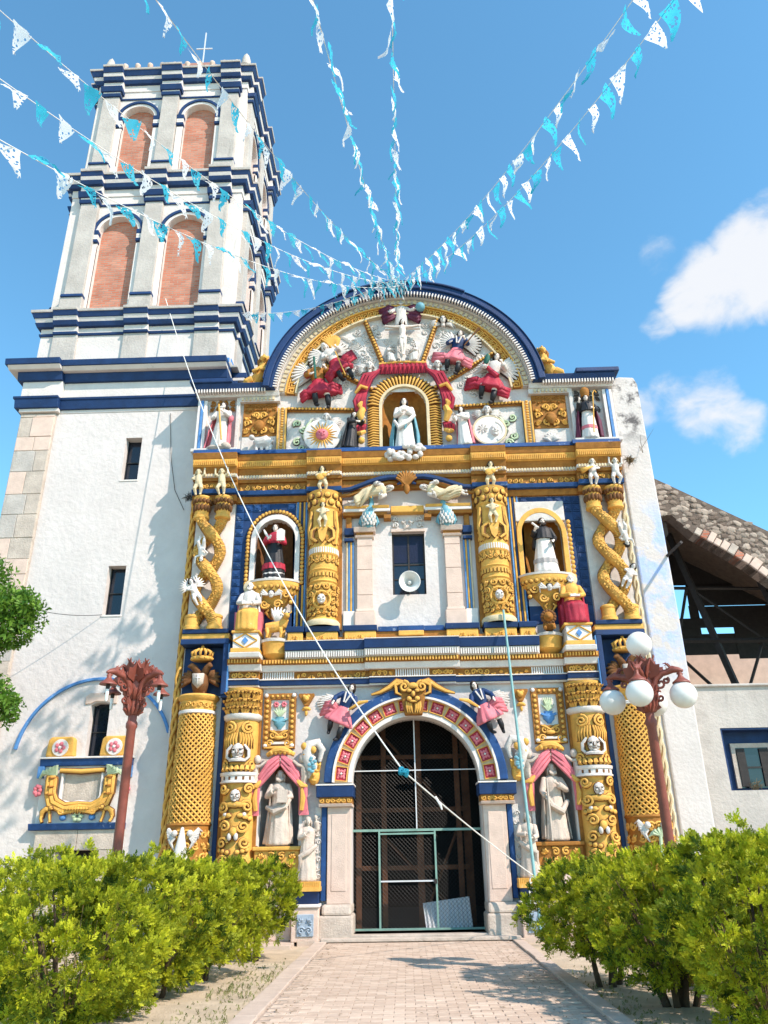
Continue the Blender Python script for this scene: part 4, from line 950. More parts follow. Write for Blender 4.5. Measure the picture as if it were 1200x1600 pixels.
            build(MB().lathe((xb, -.26, 0), [(.20, 6.52), (.20, 6.60), (.17, 6.62), (.165, 6.80), (.185, 6.83), (.185, 6.87), (.15, 6.9)], 16), 'column_base', 'gold', tw, smooth=True, ang=30)
            xt = cx+fn(9.5, ph)
            build(MB().lathe((xt, -.26, 0), [(.15, 9.38), (.20, 9.41), (.20, 9.47), (.17, 9.49), (.18, 9.55), (.2, 9.9), (.23, 9.96), (.22, 10.0)], 16), 'column_capital', 'gold', tw, smooth=True, ang=30)
            lf = MB()
            for j in range(8): a = PI+PI*j/7; lf.ell((xt+.19*math.cos(a), -.26+.19*math.sin(a), 9.68), (.05, .05, .10), 7, 5); lf.ell((xt+.21*math.cos(a+.2), -.26+.21*math.sin(a+.2), 9.86), (.05, .05, .07), 7, 5)
            build(lf, 'capital_leaves', 'brown_dark', tw, smooth=True)
        x0, x1 = X2(s, 4.40, 5.40)
    # central window surround
    F(MB().box(-.88, .88, -.05, .01, 6.52, 9.5), 'window_wall', 'plaster') if False else None
    wn = thing('window', None, None); wn.parent = FA; wn['label'] = 'dark window of the upper tier with a blue painted reveal'
    build(MB().box(-.41, -.37, .12, .2, 7.38, 9.02).box(.37, .41, .12, .2, 7.38, 9.02).box(-.37, .37, .12, .2, 8.97, 9.02).box(-.02, .02, .12, .2, 7.38, 8.97).box(-.37, .37, .13, .19, 8.18, 8.22).box(-.37, .37, .13, .19, 7.80, 7.825), 'window_frame', 'iron', wn)
    for x0, x1 in ((-.37, -.02), (.02, .37)):
        for z0, z1, m in ((7.38, 7.80, 'glass_dark'), (7.825, 8.18, 'glass_dark'), (8.22, 8.97, 'glass_dark')): build(MB().box(x0, x1, .155, .165, z0, z1), 'pane', m, wn)
    build(MB().box(-.43, .43, -.06, .02, 9.02, 9.10).prism([(-.12, 9.1), (.12, 9.1), (.04, 9.16), (0, 9.22), (-.04, 9.16)], -.07, .02), 'lintel', 'stone_pink', wn, bev=.01)
    build(MB().box(-.39, .39, .14, .15, 8.25, 8.97), 'blue_curtain', 'navy_dark', wn)
    for s in (-1, 1):
        cz = [(6.53, 7.35), (7.36, 8.0), (8.01, 8.62), (8.63, 8.84)]
        for a, b in cz[1:]: F(MB().box(*X2(s, .90, 1.28), -.14, .02, a, b), 'pilaster_block', 'stone_pink', bev=.006)
        F(MB().box(*X2(s, .84, 1.34), -.20, .02, 6.53, 6.92), 'pilaster_base', 'stone_pink', bev=.02); F(MB().box(*X2(s, .87, 1.31), -.17, .02, 6.92, 7.0, -.02), 'pilaster_moulding', 'stone_pink', bev=.02)
        F(MB().box(*X2(s, .90, 1.28), -.14, .02, 7.0, 7.35), 'pilaster_block', 'stone_pink', bev=.006)
        cp = F(MB().box(*X2(s, .86, 1.33), -.20, .02, 8.84, 8.90, .03), 'pilaster_capital', 'stone_pink', bev=.01)
        build(MB().box(*X2(s, .88, 1.30), -.17, .02, 8.90, 8.98), 'capital_neck', 'gold_brown', cp); build(MB().box(*X2(s, .82, 1.36), -.26, .02, 8.98, 9.10, .05), 'abacus', 'stone_pink', cp, bev=.01)
        F(MB().box(*X2(s, 1.37, 1.60), -.20, .02, 8.93, 9.10, .04), 'side_capital', 'blue', bev=.01); F(MB().box(*X2(s, 1.37, 1.60), -.17, .02, 8.76, 8.84), 'side_ring', 'blue', bev=.01)
        for j in range(4): x = (1.385+j*.05)*s; F(MB().tube([(x, -.05, 6.96), (x, -.05, 8.76)], .024, 6), 'reed', ('blue_light', 'gold', 'blue_light', 'cream')[j], smooth=True)
        F(MB().box(*X2(s, 1.34, 1.62), -.12, .02, 6.53, 6.96), 'reed_base', 'white', bev=.01)
        F(MB().box(*X2(s, 1.42, 1.56), -.12, .02, 9.10, 9.44), 'console', 'gold_brown', bev=.02)
        # stepped ledge and broken pediment
        lg = F(MB().box(*X2(s, .52, 1.64), -.22, .02, 9.44, 9.52, .03).box(*X2(s, .42, .60), -.22, .02, 9.33, 9.44), 'ledge', 'gold_brown', bev=.01)
        build(MB().box(*X2(s, .44, 1.62), -.26, .02, 9.52, 9.60), 'ledge_fillet', 'white', lg, bev=.01); build(MB().box(*X2(s, .46, 1.60), -.30, .02, 9.60, 9.67, .03), 'ledge_top', 'gold', lg, bev=.01)
        P = [(1.72*s, 10.11), (1.45*s, 10.13), (1.2*s, 10.22), (.95*s, 10.32), (.7*s, 10.40), (.45*s, 10.45), (.26*s, 10.44), (.15*s, 10.36), (.16*s, 10.26), (.24*s, 10.24)]
        F(MB().tube([(x, -.30, z) for x, z in P], [.06, .065, .07, .07, .075, .075, .07, .06, .045, .03], 6), 'pediment_scroll', 'blue', smooth=True)
        F(MB().tube([(x, -.22, z-.13) for x, z in P[:7]], .055, 6), 'pediment_underside', 'gold_brown', smooth=True)
    F(MB().box(-.42, .42, -.20, .02, 9.50, 9.68), 'ledge_centre', 'gold', bev=.02)
    sh = MB()
    for j in range(9): a = .15+(PI-.3)*j/8; sh.tube([(0, -.32, 10.16), (.14*math.cos(a), -.38, 10.30+.14*math.sin(a)), (.26*math.cos(a), -.36, 10.36+.22*math.sin(a))], [.03, .05, .03], 5)
    sh.ell((0, -.32, 10.1), (.08, .06, .16)); F(sh, 'shell', 'gold_brown', smooth=True)
    lw = MB(); carve(lw, -.40, .40, 9.12, 9.46, -.02, 17, .2, .03); F(lw, 'window_crest', 'white_relief', smooth=True)
tier_two()
def entablature_two():
    for s in (-1, 1): pass
    seg = [(-5.5, -4.36, .16), (-4.36, -2.56, .0), (-2.56, -1.66, .14), (-1.66, 1.66, .02), (1.66, 2.56, .14), (2.56, 4.36, .0), (4.36, 5.5, .16)]
    side = [q for q in seg if abs(q[0]+q[1]) > 1]
    layers(side, [(9.92, 10.08, .12, .03, 'gold_brown', 'architrave'), (10.08, 10.19, .26, .03, 'blue_worn', 'blue_band')])
    layers(seg, [(10.19, 10.44, .14, 0, 'gold_brown', 'frieze')])
    g = MB()
    for x0, x1, e in seg:
        if abs(x0+x1) > 1 and (x1-x0) > .95: carve(g, x0+.03, x1-.03, 10.21, 10.42, -(.145+e), int(x0*7), .15, .022)
    relief(g, 'frieze_carving', 'gold', FA)
    layers(seg, [(10.44, 10.53, .22, .02, 'gold_brown', 'moulding'), (10.53, 10.62, .24, 0, 'white', 'dentil_band')])
    d = MB()
    for x0, x1, e in seg: row(d, x0+.02, x1-.02, 10.535, 10.612, -(.285+e), -(.23+e), int((x1-x0)/.075), .55)
    F(d, 'dentils', 'cream')
    layers(seg, [(10.62, 10.80, .30, .06, 'gold_brown', 'cornice_foot'), (10.80, 11.0, .36, .03, 'gold', 'cornice'), (11.0, 11.16, .42, .05, 'gold_brown', 'cornice_top')])
    d = MB()
    for x0, x1, e in seg: row(d, x0+.015, x1-.015, 10.82, 10.96, -(.382+e), -(.34+e), int((x1-x0)/.05), .5)
    F(d, 'cornice_ribs', 'gold')
    layers([(-5.52, -4.3, .14), (-4.3, 4.3, .05), (4.3, 5.52, .14)], [(11.16, 11.30, .34, -.06, 'blue_worn', 'shelf')])
    g = MB(); r = random.Random(8)
    for i in range(26): g.ell((r.uniform(-.48, .48), -.42-r.uniform(0, .12), 10.98+r.uniform(-.12, .28)), (.07+r.random()*.05, .08, .06+r.random()*.05), 7, 5)
    F(g, 'broken_shell', 'white_relief', smooth=True)
entablature_two()
# ---------------- gable
def gable_front():
    c = (0, ACZ); a0, a1 = math.radians(4.5), math.radians(175.5)
    A = lambda r0, r1, y, n, m, **k: F(MB().arc(c, r0, r1, y, .02, a0, a1, 44, ASX), n, m, **k)
    A(2.78, 2.83, -.16, 'arch_fillet', 'cream'); A(2.83, 3.06, -.08, 'arch_band', 'gold_brown'); A(3.06, 3.10, -.17, 'arch_fillet', 'gold')
    A(3.10, 3.28, -.13, 'dentil_arch', 'white_relief'); A(3.28, 3.335, -.24, 'arch_moulding', 'white_relief', bev=.01)
    A(3.335, 3.47, -.40, 'arch_corona', 'blue', bev=.01); A(3.47, 3.64, -.47, 'arch_cornice', 'blue', bev=.02)
    # top lip of the cornice in lengths, uneven with age
    for i in range(3):
        F(MB().arc(c, 3.64, 3.66+.03*(i == 1), -.50-.03*(i == 1), .6, math.radians((8, 62, 118)[i]), math.radians((61.8, 117.8, 172)[i]), 20, ASX), 'cornice_lip', 'blue', bev=.012)
    d = MB(); e = MB(); g = MB()
    for i in range(64):
        a = a0+(a1-a0)*(i+.5)/64; M = Matrix.Translation((ASX*3.19*math.cos(a), -.15, ACZ+3.19*math.sin(a))) @ Matrix.Rotation(PI/2-a, 4, 'Y')
        d.join(MB().box(-.045, .045, -.03, .03, -.055, .055).xf(M))
    for i in range(120):
        a = a0+(a1-a0)*(i+.5)/120; M = Matrix.Translation((ASX*3.33*math.cos(a), -.34, ACZ+3.33*math.sin(a))) @ Matrix.Rotation(PI/2-a, 4, 'Y')
        e.join(MB().box(-.018, .018, -.075, .03, -.06, .05).xf(M))
    for i in range(48):
        a = a0+(a1-a0)*(i+.5)/48; M = Matrix.Translation((ASX*2.945*math.cos(a), -.09, ACZ+2.945*math.sin(a))) @ Matrix.Rotation(PI/2-a, 4, 'Y')
        q = MB()
        for x0, x1, z0, z1 in ((-.085, .085, .075, .10), (.06, .085, -.06, .075), (-.035, .085, -.085, -.06), (-.035, -.01, -.06, .03), (-.085, -.06, -.10, .075), (-.01, .035, .005, .03)): q.box(x0, x1, -.03, .02, z0, z1)
        g.join(q.xf(M))
    F(d, 'dentils', 'cream'); F(e, 'tooth_fringe', 'white'); F(g, 'meander', 'gold')
    for s in (-1, 1):
        # horizontal shoulders
        F(MB().box(*X2(s, 3.70, 5.72), -.40, .62, 13.22, 13.40, .08), 'shoulder_cornice', 'blue', bev=.02)
        F(MB().box(*X2(s, 4.66, 5.82), -.46, .62, 13.40, 13.53), 'shoulder_block', 'blue', bev=.02)
        F(MB().box(*X2(s, 3.4, 5.66), -.24, .02, 13.08, 13.22, .05), 'shoulder_moulding', 'white_relief', bev=.01)
        F(MB().box(*X2(s, 3.38, 4.46), -.16, .02, 12.93, 13.08), 'dentil_band', 'white_relief')
        q = MB(); row(q, *X2(s, 3.5, 4.44), 12.96, 13.05, -.20, -.15, 9, .55); F(q, 'dentils', 'cream')
        q = MB(); row(q, *X2(s, 3.74, 5.68), 13.14, 13.24, -.36, -.2, 26, .45); F(q, 'tooth_fringe', 'white')
        # vertical frame, carved gold panel, corner niche
        F(MB().box(*X2(s, 3.18, 3.42), -.12, .02, 11.33, 12.72), 'gable_post', 'cream', bev=.01)
        q = MB()
        for k in range(17): q.ell((3.30*s, -.13, 11.42+k*.08), (.05, .04, .034), 8, 5)
        F(q, 'gable_post_beads', 'gold', smooth=True)
        for xx in (3.20, 3.40): F(MB().box(*X2(s, xx-.02, xx+.02), -.17, .02, 11.34, 12.70), 'post_edge', 'gold')
        px = 3.92*s
        pn = F(MB().box(px-.46, px+.46, -.05, .02, 11.9, 12.93), 'scroll_panel', 'gold_brown', bev=.01)
        relief(carve(MB(), px-.44, px+.44, 11.95, 12.66, -.06, 41, .23, .036), 'scrollwork', 'gold', pn)
        qq = carve(MB(), px-.44, px+.44, 12.68, 12.9, -.06, 42, .12, .02).ell((px, -.1, 12.2), (.15, .1, .17)); build(qq, 'upper_carving', 'gold_brown', pn, smooth=True)
        build(MB().box(px-.46, px+.46, -.03, .02, 11.34, 11.9), 'panel_foot', 'white_relief', pn)
        # corner aedicule
        F(MB().box(*X2(s, 4.46, 4.56), -.14, .02, 11.34, 13.08), 'corner_pilaster', 'white_relief', bev=.01)
        F(MB().box(*X2(s, 5.36, 5.45), -.16, .02, 11.4, 13.0), 'corner_pilaster', 'white', bev=.01); F(MB().box(*X2(s, 5.46, 5.53), -.18, .02, 11.4, 13.0), 'corner_reed', 'blue_light', bev=.01); F(MB().box(*X2(s, 5.54, 5.615), -.16, .02, 11.4, 13.0), 'corner_pilaster', 'white', bev=.01)
        F(MB().box(*X2(s, 4.42, 5.66), -.34, .02, 11.33, 11.43), 'corner_shelf', 'white_relief', bev=.02)
        q = MB(); carve(q, *X2(s, 4.6, 5.32), 12.7, 13.06, -.02, 51, .18, .03); F(q, 'corner_crest', 'mold' if s > 0 else 'gold_brown', smooth=True)
        if s > 0:
            q = MB(); carve(q, 4.58, 5.34, 11.5, 12.6, .0, 52, .26, .03); F(q, 'corner_foliage', 'mold', smooth=True)
        # ribs and rail of the radiating compartments
        def rib(p, q2, w=.075):
            p, q2 = V3((p[0], 0, p[1])), V3((q2[0], 0, q2[1])); d = q2-p; L = d.length; n = int(L/.095); m = MB().tube([(p.x, -.05, p.z), (q2.x, -.05, q2.z)], w, 4, fdir=(0, 1, 0))
            r = F(m, 'rib', 'gold_brown'); b = MB()
            for k in range(n): t = (k+.5)/n; b.ell((p.x+d.x*t, -.12, p.z+d.z*t), (.048, .04, .044), 7, 5)
            relief(b, 'rib_beads', 'gold', r)
        rib((1.04*s, 15.58), (.54*s, 14.06)); rib((2.60*s, 14.38), (.84*s, 13.24)); rib((3.18*s, 12.70), (1.36*s, 12.62))
    # rays round the niche of the Virgin, white inner band, drapery
    F(holed(arch_pts(0, .68, 11.335, 12.72, 18, .68), [arch_pts(0, .60, 11.34, 12.72, 18)], -.10, .02), 'niche_frame', 'cream', bev=.01)
    F(holed(arch_pts(0, .97, 11.336, 12.72, 24, .97), [arch_pts(0, .68, 11.337, 12.72, 24)], -.05, .02), 'ray_ground', 'gold_brown')
    q = MB()
    for i in range(27):
        a = PI*(i+.5)/27; ca, sa = math.cos(a), math.sin(a); q.tube([(.67*ca, -.07, 12.72+.67*sa), (.86*ca, -.13, 12.72+.86*sa), (1.0*ca, -.07, 12.72+1.0*sa)], [.022, .035, .016], 5)
    for i in range(17):
        for s in (-1, 1): z = 11.40+i*.078; q.tube([(.67*s, -.07, z), (.84*s, -.13, z-.01), (.99*s, -.07, z-.03)], [.02, .03, .014], 5)
    relief(q, 'ray_fringe', 'gold', FA)
    dr = MB(); gd = MB()
    for k in range(22):
        x = -.62+1.24*k/21; dr.tube([(x, -.16-.03*(k % 2), 14.0), (x*1.02, -.22-.03*(k % 2), 13.85), (x*1.06, -.16, 13.70)], [.03, .042, .03], 5)
    for s in (-1, 1):
        for k in range(6):
            o = .055*k
            dr.tube([((.60+o*.3)*s, -.18-.02*(k % 2), 13.86-o*.4), ((.86+o*.75)*s, -.26-.03*(k % 2), 13.50+.02*k), ((1.02+o)*s, -.18, 13.12+o*.1)], [.045, .06, .04], 6)
            dr.tube([((1.02+o*.7)*s, -.16, 13.14), ((1.08+o*.9)*s, -.22-.03*(k % 2), 12.80), ((1.06+o*.8)*s, -.16, 12.52)], [.04, .055, .04], 6)
            dr.tube([((1.05+o*.6)*s, -.16, 12.1), ((1.08+o*.7)*s, -.2-.03*(k % 2), 11.98), ((1.10+o*.7)*s, -.16, 11.86)], [.04, .055, .045], 6)
        gd.tube([(.98*s, -.24, 13.2), (1.16*s, -.30, 13.24), (1.32*s, -.22, 13.06)], [.05, .06, .04], 6); gd.tube([(1.12*s, -.2, 12.56), (1.18*s, -.28, 12.35), (1.10*s, -.2, 12.12)], [.09, .11, .07], 7); gd.tube([(1.06*s, -.18, 11.88), (1.16*s, -.24, 11.80), (1.28*s, -.16, 11.84)], [.05, .07, .05], 6); gd.ell((1.16*s, -.16, 11.62), (.09, .08, .10)); gd.tube([(1.06*s, -.2, 12.9), (1.2*s, -.26, 12.66), (1.12*s, -.2, 12.5)], [.04, .07, .04], 6)
    gd.tube([(-.66, -.17, 14.02), (0, -.20, 14.06), (.66, -.17, 14.02)], .04, 6)
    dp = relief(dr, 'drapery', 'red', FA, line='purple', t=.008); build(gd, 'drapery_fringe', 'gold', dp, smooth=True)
    F(MB().prism([(2.80*ASX*math.cos(PI*i/40), 12.7+(ACZ-12.7)+2.80*math.sin(PI*i/40)) for i in range(41)]+[(-3.16, 12.66), (-1.0, 12.66), (-1.0, 13.2), (1.0, 13.2), (1.0, 12.66), (3.16, 12.66)], -.012, .004), 'tympanum_ground', 'relief_ground')
    for s in (-1, 1): F(MB().box(*X2(s, 1.0, 3.18), -.012, .004, 11.335, 12.6), 'panel_ground', 'relief_ground')
    # fill relief: clouds and foliage in the compartments
    r = random.Random(4)
    for s in (-1, 1):
        q = MB(); 
        for k in range(8): a = 2.2+k*.35; q.tube([(2.72*s, -.02, 11.9), ((2.72+.2*math.cos(a))*s, -.07, 12.05+.18*math.sin(a)), ((2.72+.40*math.cos(a))*s, -.03, 12.1+.36*math.sin(a))], [.03, .055, .012], 5)
        for k in range(5): q.scroll(((2.75+.15*math.sin(k*2))*s, -.04, 11.5+k*.19), .11, 1.4, .035, s*(-1)**k, k)
        relief(q, 'foliage_relief', 'green_pale', FA, line='mold')
        q = MB()
        for k in range(95):
            a = r.uniform(.06, 1.42); rr = r.uniform(1.5, 2.62); x, z = rr*math.cos(a)*ASX*s, ACZ+rr*math.sin(a)
            if abs(x) < .62: continue
            q.scroll((x, -.01, z), .09+.09*r.random(), 1.3, .028, s, r.random()*6, n=10, ns=4)
        relief(q, 'cloud_relief', 'white_relief', FA, line='mold', t=.009)
        q = MB()
        for i in range(5):
            for k in range(7): aa = (.62+i*.0)+k*.08; rr = 2.0+i*.11; q.tube([(rr*.62*s+k*.03*s, -.01, 14.75+i*.06+.02*k), (rr*.62*s+(k+1)*.05*s, -.03, 14.8+i*.06+.02*k)], .015, 4)
        F(q, 'wing_relief', 'white_relief')
    q = MB(); r = random.Random(6)
    for i in range(30): q.scroll((r.uniform(-.5, .5), -.0, r.uniform(14.2, 15.0)), .1, 1.2, .03, r.choice((-1, 1)), r.random()*6, n=9, ns=4)
    relief(q, 'calvary_relief', 'white_relief', FA, line='mold', t=.009)
gable_front()
# ============================================================ statues and relief figures
ANG = lambda d: math.radians(d)
def hand(mb, p, d, up=(0, -1, 0), s=1.0):
    """palm with four fingers and a thumb; p wrist, d pointing direction"""
    p = V3(p); d = V3(d).normalized(); u = V3(up); sd = d.cross(u); sd = sd.normalized() if sd.length > 1e-4 else V3((1, 0, 0)); u = sd.cross(d)
    mb.tube([p, p+d*.022*s, p+d*.045*s], [.014*s, .021*s, .019*s], 7, flat=.65)
    for k in range(4):
        o = (k-1.5)*.0105*s; L = (.036, .042, .040, .031)[k]*s; b = p+d*.042*s+sd*o
        mb.tube([b, b+d*L*.55-u*.004*s, b+d*L*.9-u*.014*s], [.0062*s, .006*s, .0045*s], 5)
    b = p+d*.016*s+sd*.019*s; mb.tube([b, b+d*.018*s+sd*.014*s, b+d*.034*s+sd*.014*s], [.0068*s, .0065*s, .005*s], 5)
def head(mb, c, h=.135, turn=0.0):
    """skull, jaw, brow, nose, lips, ears; looks to -y, turned about z"""
    q = MB(); k = h
    q.ell((0, .02*k, .12*k), (.36*k, .43*k, .40*k), 14, 10); q.ell((0, -.10*k, -.18*k), (.27*k, .30*k, .32*k), 12, 9)
    q.ell((0, -.43*k, -.08*k), (.055*k, .10*k, .13*k), 7, 5); q.ell((0, -.35*k, .08*k), (.22*k, .07*k, .05*k), 8, 5)
    q.ell((0, -.375*k, -.27*k), (.11*k, .05*k, .035*k), 8, 5); q.ell((0, -.30*k, -.42*k), (.10*k, .09*k, .07*k), 8, 5)
    for s in (-1, 1): q.ell((s*.36*k, .02*k, -.05*k), (.05*k, .09*k, .12*k), 7, 5); q.ell((s*.17*k, -.31*k, -.14*k), (.10*k, .07*k, .10*k), 7, 5)
    q.tube([(0, .06*k, -.25*k), (0, .09*k, -.85*k)], [.19*k, .23*k], 10)
    M = Matrix.Translation(c) @ Matrix.Rotation(turn, 4, 'Z'); mb.join(q.xf(M))
def hair_mesh(c, h=.135, turn=0.0, length=0, bald=False):
    q = MB(); k = h
    if bald:
        for i in range(12): a = -.35+i*(PI+.7)/11; q.ell((.37*k*math.cos(a), .08*k+.38*k*math.sin(a), .04*k), (.10*k, .10*k, .13*k), 7, 5)
    else:
        q.ell((0, .08*k, .17*k), (.41*k, .46*k, .42*k), 14, 9)
        for s in (-1, 1):
            for i in range(3):
                z1 = -.15-(length*.9) ; q.tube([(s*.36*k, -.1*k+i*.13*k, .12*k), (s*.43*k, -.02*k+i*.13*k, -.2*k), (s*.40*k, .06*k+i*.1*k, z1*k)], [.09*k, .12*k, .05*k], 6)
        if length: q.ell((0, .30*k, -.25*k*length), (.36*k, .22*k, .5*k*length+.1*k), 10, 7)
    return q.xf(Matrix.Translation(c) @ Matrix.Rotation(turn, 4, 'Z'))
def eye_mesh(c, h, turn=0.0):
    q = MB(); k = h
    for s in (-1, 1): q.ell((s*.15*k, -.395*k, .0), (.06*k, .03*k, .032*k), 6, 4); q.ell((s*.15*k, -.41*k, .095*k), (.08*k, .02*k, .014*k), 6, 4)
    return q.xf(Matrix.Translation(c) @ Matrix.Rotation(turn, 4, 'Z'))
def rings(rg, n=44, k=11, seed=0, amp=1.0, th0=0.0, th1=2*PI, close=True):
    """cloth surface through elliptical rings (z, cx, cy, rx, ry, fold); folds deepen towards the hem"""
    r = random.Random(seed); p1, p2 = r.random()*6, r.random()*6; k2 = k+r.choice((3, 5)); mb = MB()
    # resample rings
    full = []
    for i in range(len(rg)-1):
        a, b = rg[i], rg[i+1]; m = max(1, int(abs(b[0]-a[0])/.028))
        for j in range(m): t = j/m; full.append(tuple(a[q]+(b[q]-a[q])*t for q in range(6)))
    full.append(rg[-1]); m = n if close else n+1
    for z, cx, cy, rx, ry, f in full:
        for i in range(m):
            a = th0+(th1-th0)*i/n; w = 1+amp*f*(.62*math.sin(k*a+p1+z*2.5)+.38*math.sin(k2*a+p2-z*4)); w += amp*f*.35*max(0, math.sin(3*a+z*9+p2))**3
            mb.v.append((cx+rx*w*math.cos(a), cy+ry*w*math.sin(a), z))
    L = len(full)
    for j in range(L-1):
        for i in range(n):
            q = (i+1) % m if close else i+1; mb.f.append((j*m+i, j*m+q, (j+1)*m+q, (j+1)*m+i))
    if close: mb.f.append(tuple(range(m-1, -1, -1))); mb.f.append(tuple((L-1)*m+i for i in range(m)))
    return mb
STAND = [(0, 0, .0, .155, .12, .10), (.03, 0, 0, .165, .125, .10), (.25, 0, 0, .14, .11, .085), (.45, 0, 0, .125, .095, .06), (.58, 0, 0, .108, .078, .035), (.68, 0, 0, .118, .082, .025), (.77, 0, .0, .132, .08, .012), (.815, 0, .005, .10, .062, .0), (.845, 0, .008, .045, .042, 0)]
def mesh_part(mb, name, m, par, rem=0.0, smooth=True, ang=180):
    o = (build_one if name in ('body', 'head', 'hair', 'christ', 'cloak', 'mane', 'crown') else build)(mb, name, m, par, smooth=smooth, ang=ang)
    if rem:
        for q in SIB.get(o.name, [o]): mod = q.modifiers.new('remesh', 'REMESH'); mod.mode = 'VOXEL'; mod.voxel_size = rem; mod.use_smooth_shade = True
    return o
def figure(name, label, cat, loc, h, rot=(0, 0, 0), group=None, robe=None, robe_m='white', skin='skin', hair='hair', hairlen=1.0, bald=False, arms=(), sleeve_m=None, cape=None, cape_m=None, beard=None, turn=0.0, seed=1, veil=None, folds=11, extra=(), headc=(0, -.01, .925), hh=.135, naked=False, eyes_on=True, sleeve_r=.046):
    """a clothed figure; every measure is a fraction of its height h, facing -y"""
    root = thing(name, label, cat, loc, rot, group, h)
    b = MB(); head(b, headc, hh, turn); hx, hy, hz = headc
    b.tube([(hx, hy+.01, hz-.03), (hx, hy+.02, hz-.14), (0, .01, .66)], [.03, .035, .05], 8)
    for sh, el, wr in arms:
        d = (V3(wr)-V3(el)).normalized()
        b.tube([(0, .01, .74), sh, el, wr], [.03, .034, .028, .019], 8)
        hand(b, wr, d, s=1.0)
    mesh_part(b, 'body', skin, root, rem=.0095)
    if robe is not None:
        mesh_part(rings(robe, k=folds, seed=seed), 'robe', robe_m, root)
    if arms and not naked:
        sm = MB()
        for sh, el, wr in arms:
            w2 = V3(el)+(V3(wr)-V3(el))*.82; mid = (V3(sh)+V3(el))/2
            sm.tube([sh, mid, el, (V3(el)+w2)/2, w2], [sleeve_r, sleeve_r*1.05, sleeve_r*.95, sleeve_r*.9, sleeve_r*.98], 9)
            sm.ell(sh, (.05, .05, .045), 9, 7)
        mesh_part(sm, 'sleeve', sleeve_m or robe_m, root, rem=.012)
    if hair: mesh_part(hair_mesh(headc, hh, turn, hairlen, bald), 'hair', hair, root)
    if eyes_on: mesh_part(eye_mesh(headc, hh, turn), 'eye', 'black', root)
    if beard:
        q = MB()
        for i in range(7): x = (i-3)*.013; q.tube([(x*1.1, -.045, -.035), (x, -.062, -.065), (x*.6, -.055, -.105+abs(i-3)*.008)], [.014, .015, .005], 5)
        mesh_part(q.xf(Matrix.Translation(headc) @ Matrix.Rotation(turn, 4, 'Z')), 'beard', beard, root)
    if cape: 
        c = rings(cape, n=36, k=8, seed=seed+5, th0=ANG(-25), th1=ANG(205), close=False); o = mesh_part(c, 'cape', cape_m, root); o.modifiers.new('s', 'SOLIDIFY').thickness = .018
    if veil:
        v = rings([(.70, 0, .02, .11, .075, .06), (.80, 0, .02, .098, .075, .04), (.90, 0, .012, .072, .078, .02), (.965, 0, .01, .066, .074, 0), (1.0, 0, .012, .035, .04, 0)], n=30, k=7, seed=seed, th0=ANG(-32), th1=ANG(212), close=False)
        o = mesh_part(v, 'veil', veil, root); o.modifiers.new('s', 'SOLIDIFY').thickness = .012
    for nm, mb, m in extra: mesh_part(mb, nm, m, root, ang=40)
    return root
RECL = [(.14, .09, -.05, .095, .10, .16), (.17, .09, -.05, .115, .115, .16), (.26, .05, -.03, .12, .11, .13), (.36, -.03, .0, .125, .11, .11), (.5, -.05, .0, .125, .10, .08), (.6, -.03, 0, .108, .08, .05), (.7, 0, 0, .12, .083, .03), (.77, 0, 0, .132, .08, .012), (.815, 0, .005, .10, .062, 0), (.845, 0, .008, .045, .042, 0)]
SHL, SHR = (-.118, 0, .775), (.118, 0, .775)
def arms_pray(): return [(SHL, (-.15, -.06, .62), (-.02, -.14, .68)), (SHR, (.15, -.06, .62), (.02, -.14, .68))]
def staff(x, y, z0, z1, r=.011, lean=0.0): return MB().tube([(x-lean, y, z0), (x, y, z1)], r, 6)
CAPE = [(.02, 0, .035, .20, .15, .10), (.3, 0, .03, .18, .14, .08), (.6, 0, .02, .155, .11, .05), (.76, 0, .01, .148, .095, .02), (.82, 0, .01, .10, .07, .0)]
MUZETTA = [(.60, 0, .0, .165, .125, .06), (.70, 0, .0, .155, .11, .04), (.79, 0, .0, .138, .088, .02), (.83, 0, .005, .09, .06, 0), (.855, 0, .008, .048, .045, 0)]

figure('virgin_statue', 'Virgin in white robe and teal mantle, hands joined, in the gold rayed niche', 'statue', (0, -.10, 11.33), 1.60, robe=STAND, robe_m='white', arms=arms_pray(), cape=[(.0, 0, .03, .24, .15, .12), (.25, 0, .03, .235, .15, .1), (.5, 0, .02, .20, .13, .08), (.72, 0, .01, .165, .1, .03), (.80, 0, .01, .11, .07, 0)], cape_m='teal', seed=3,
       extra=[('mantle_fold', MB().tube([(.17, -.08, .62), (.05, -.13, .46), (-.10, -.13, .36), (-.17, -.07, .52)], [.03, .045, .045, .025], 8), 'white'), ('blue_sash', MB().tube([(.10, -.11, .52), (.02, -.135, .44), (.0, -.12, .34)], [.02, .035, .012], 6), 'teal')])
figure('monk_statue', 'black robed friar leaning towards the niche beside the sun disc', 'statue', (-1.45, -.26, 11.31), 1.16, rot=(0, ANG(6), ANG(28)), robe=STAND, robe_m='black', sleeve_m='black', hair='skin', bald=True, arms=[(SHL, (-.14, -.12, .64), (.02, -.2, .66)), (SHR, (.17, -.1, .66), (.16, -.24, .74))], cape=CAPE, cape_m='black', seed=5, veil='black')
figure('nun_statue', 'white robed nun with pink cloak standing beside the moon disc', 'statue', (1.58, -.26, 11.31), 1.22, rot=(0, ANG(-3), ANG(-25)), robe=STAND, robe_m='white', arms=[(SHL, (-.15, -.1, .64), (-.12, -.22, .7)), (SHR, (.15, -.08, .62), (.0, -.2, .66))], cape=CAPE, cape_m='pink', seed=6)
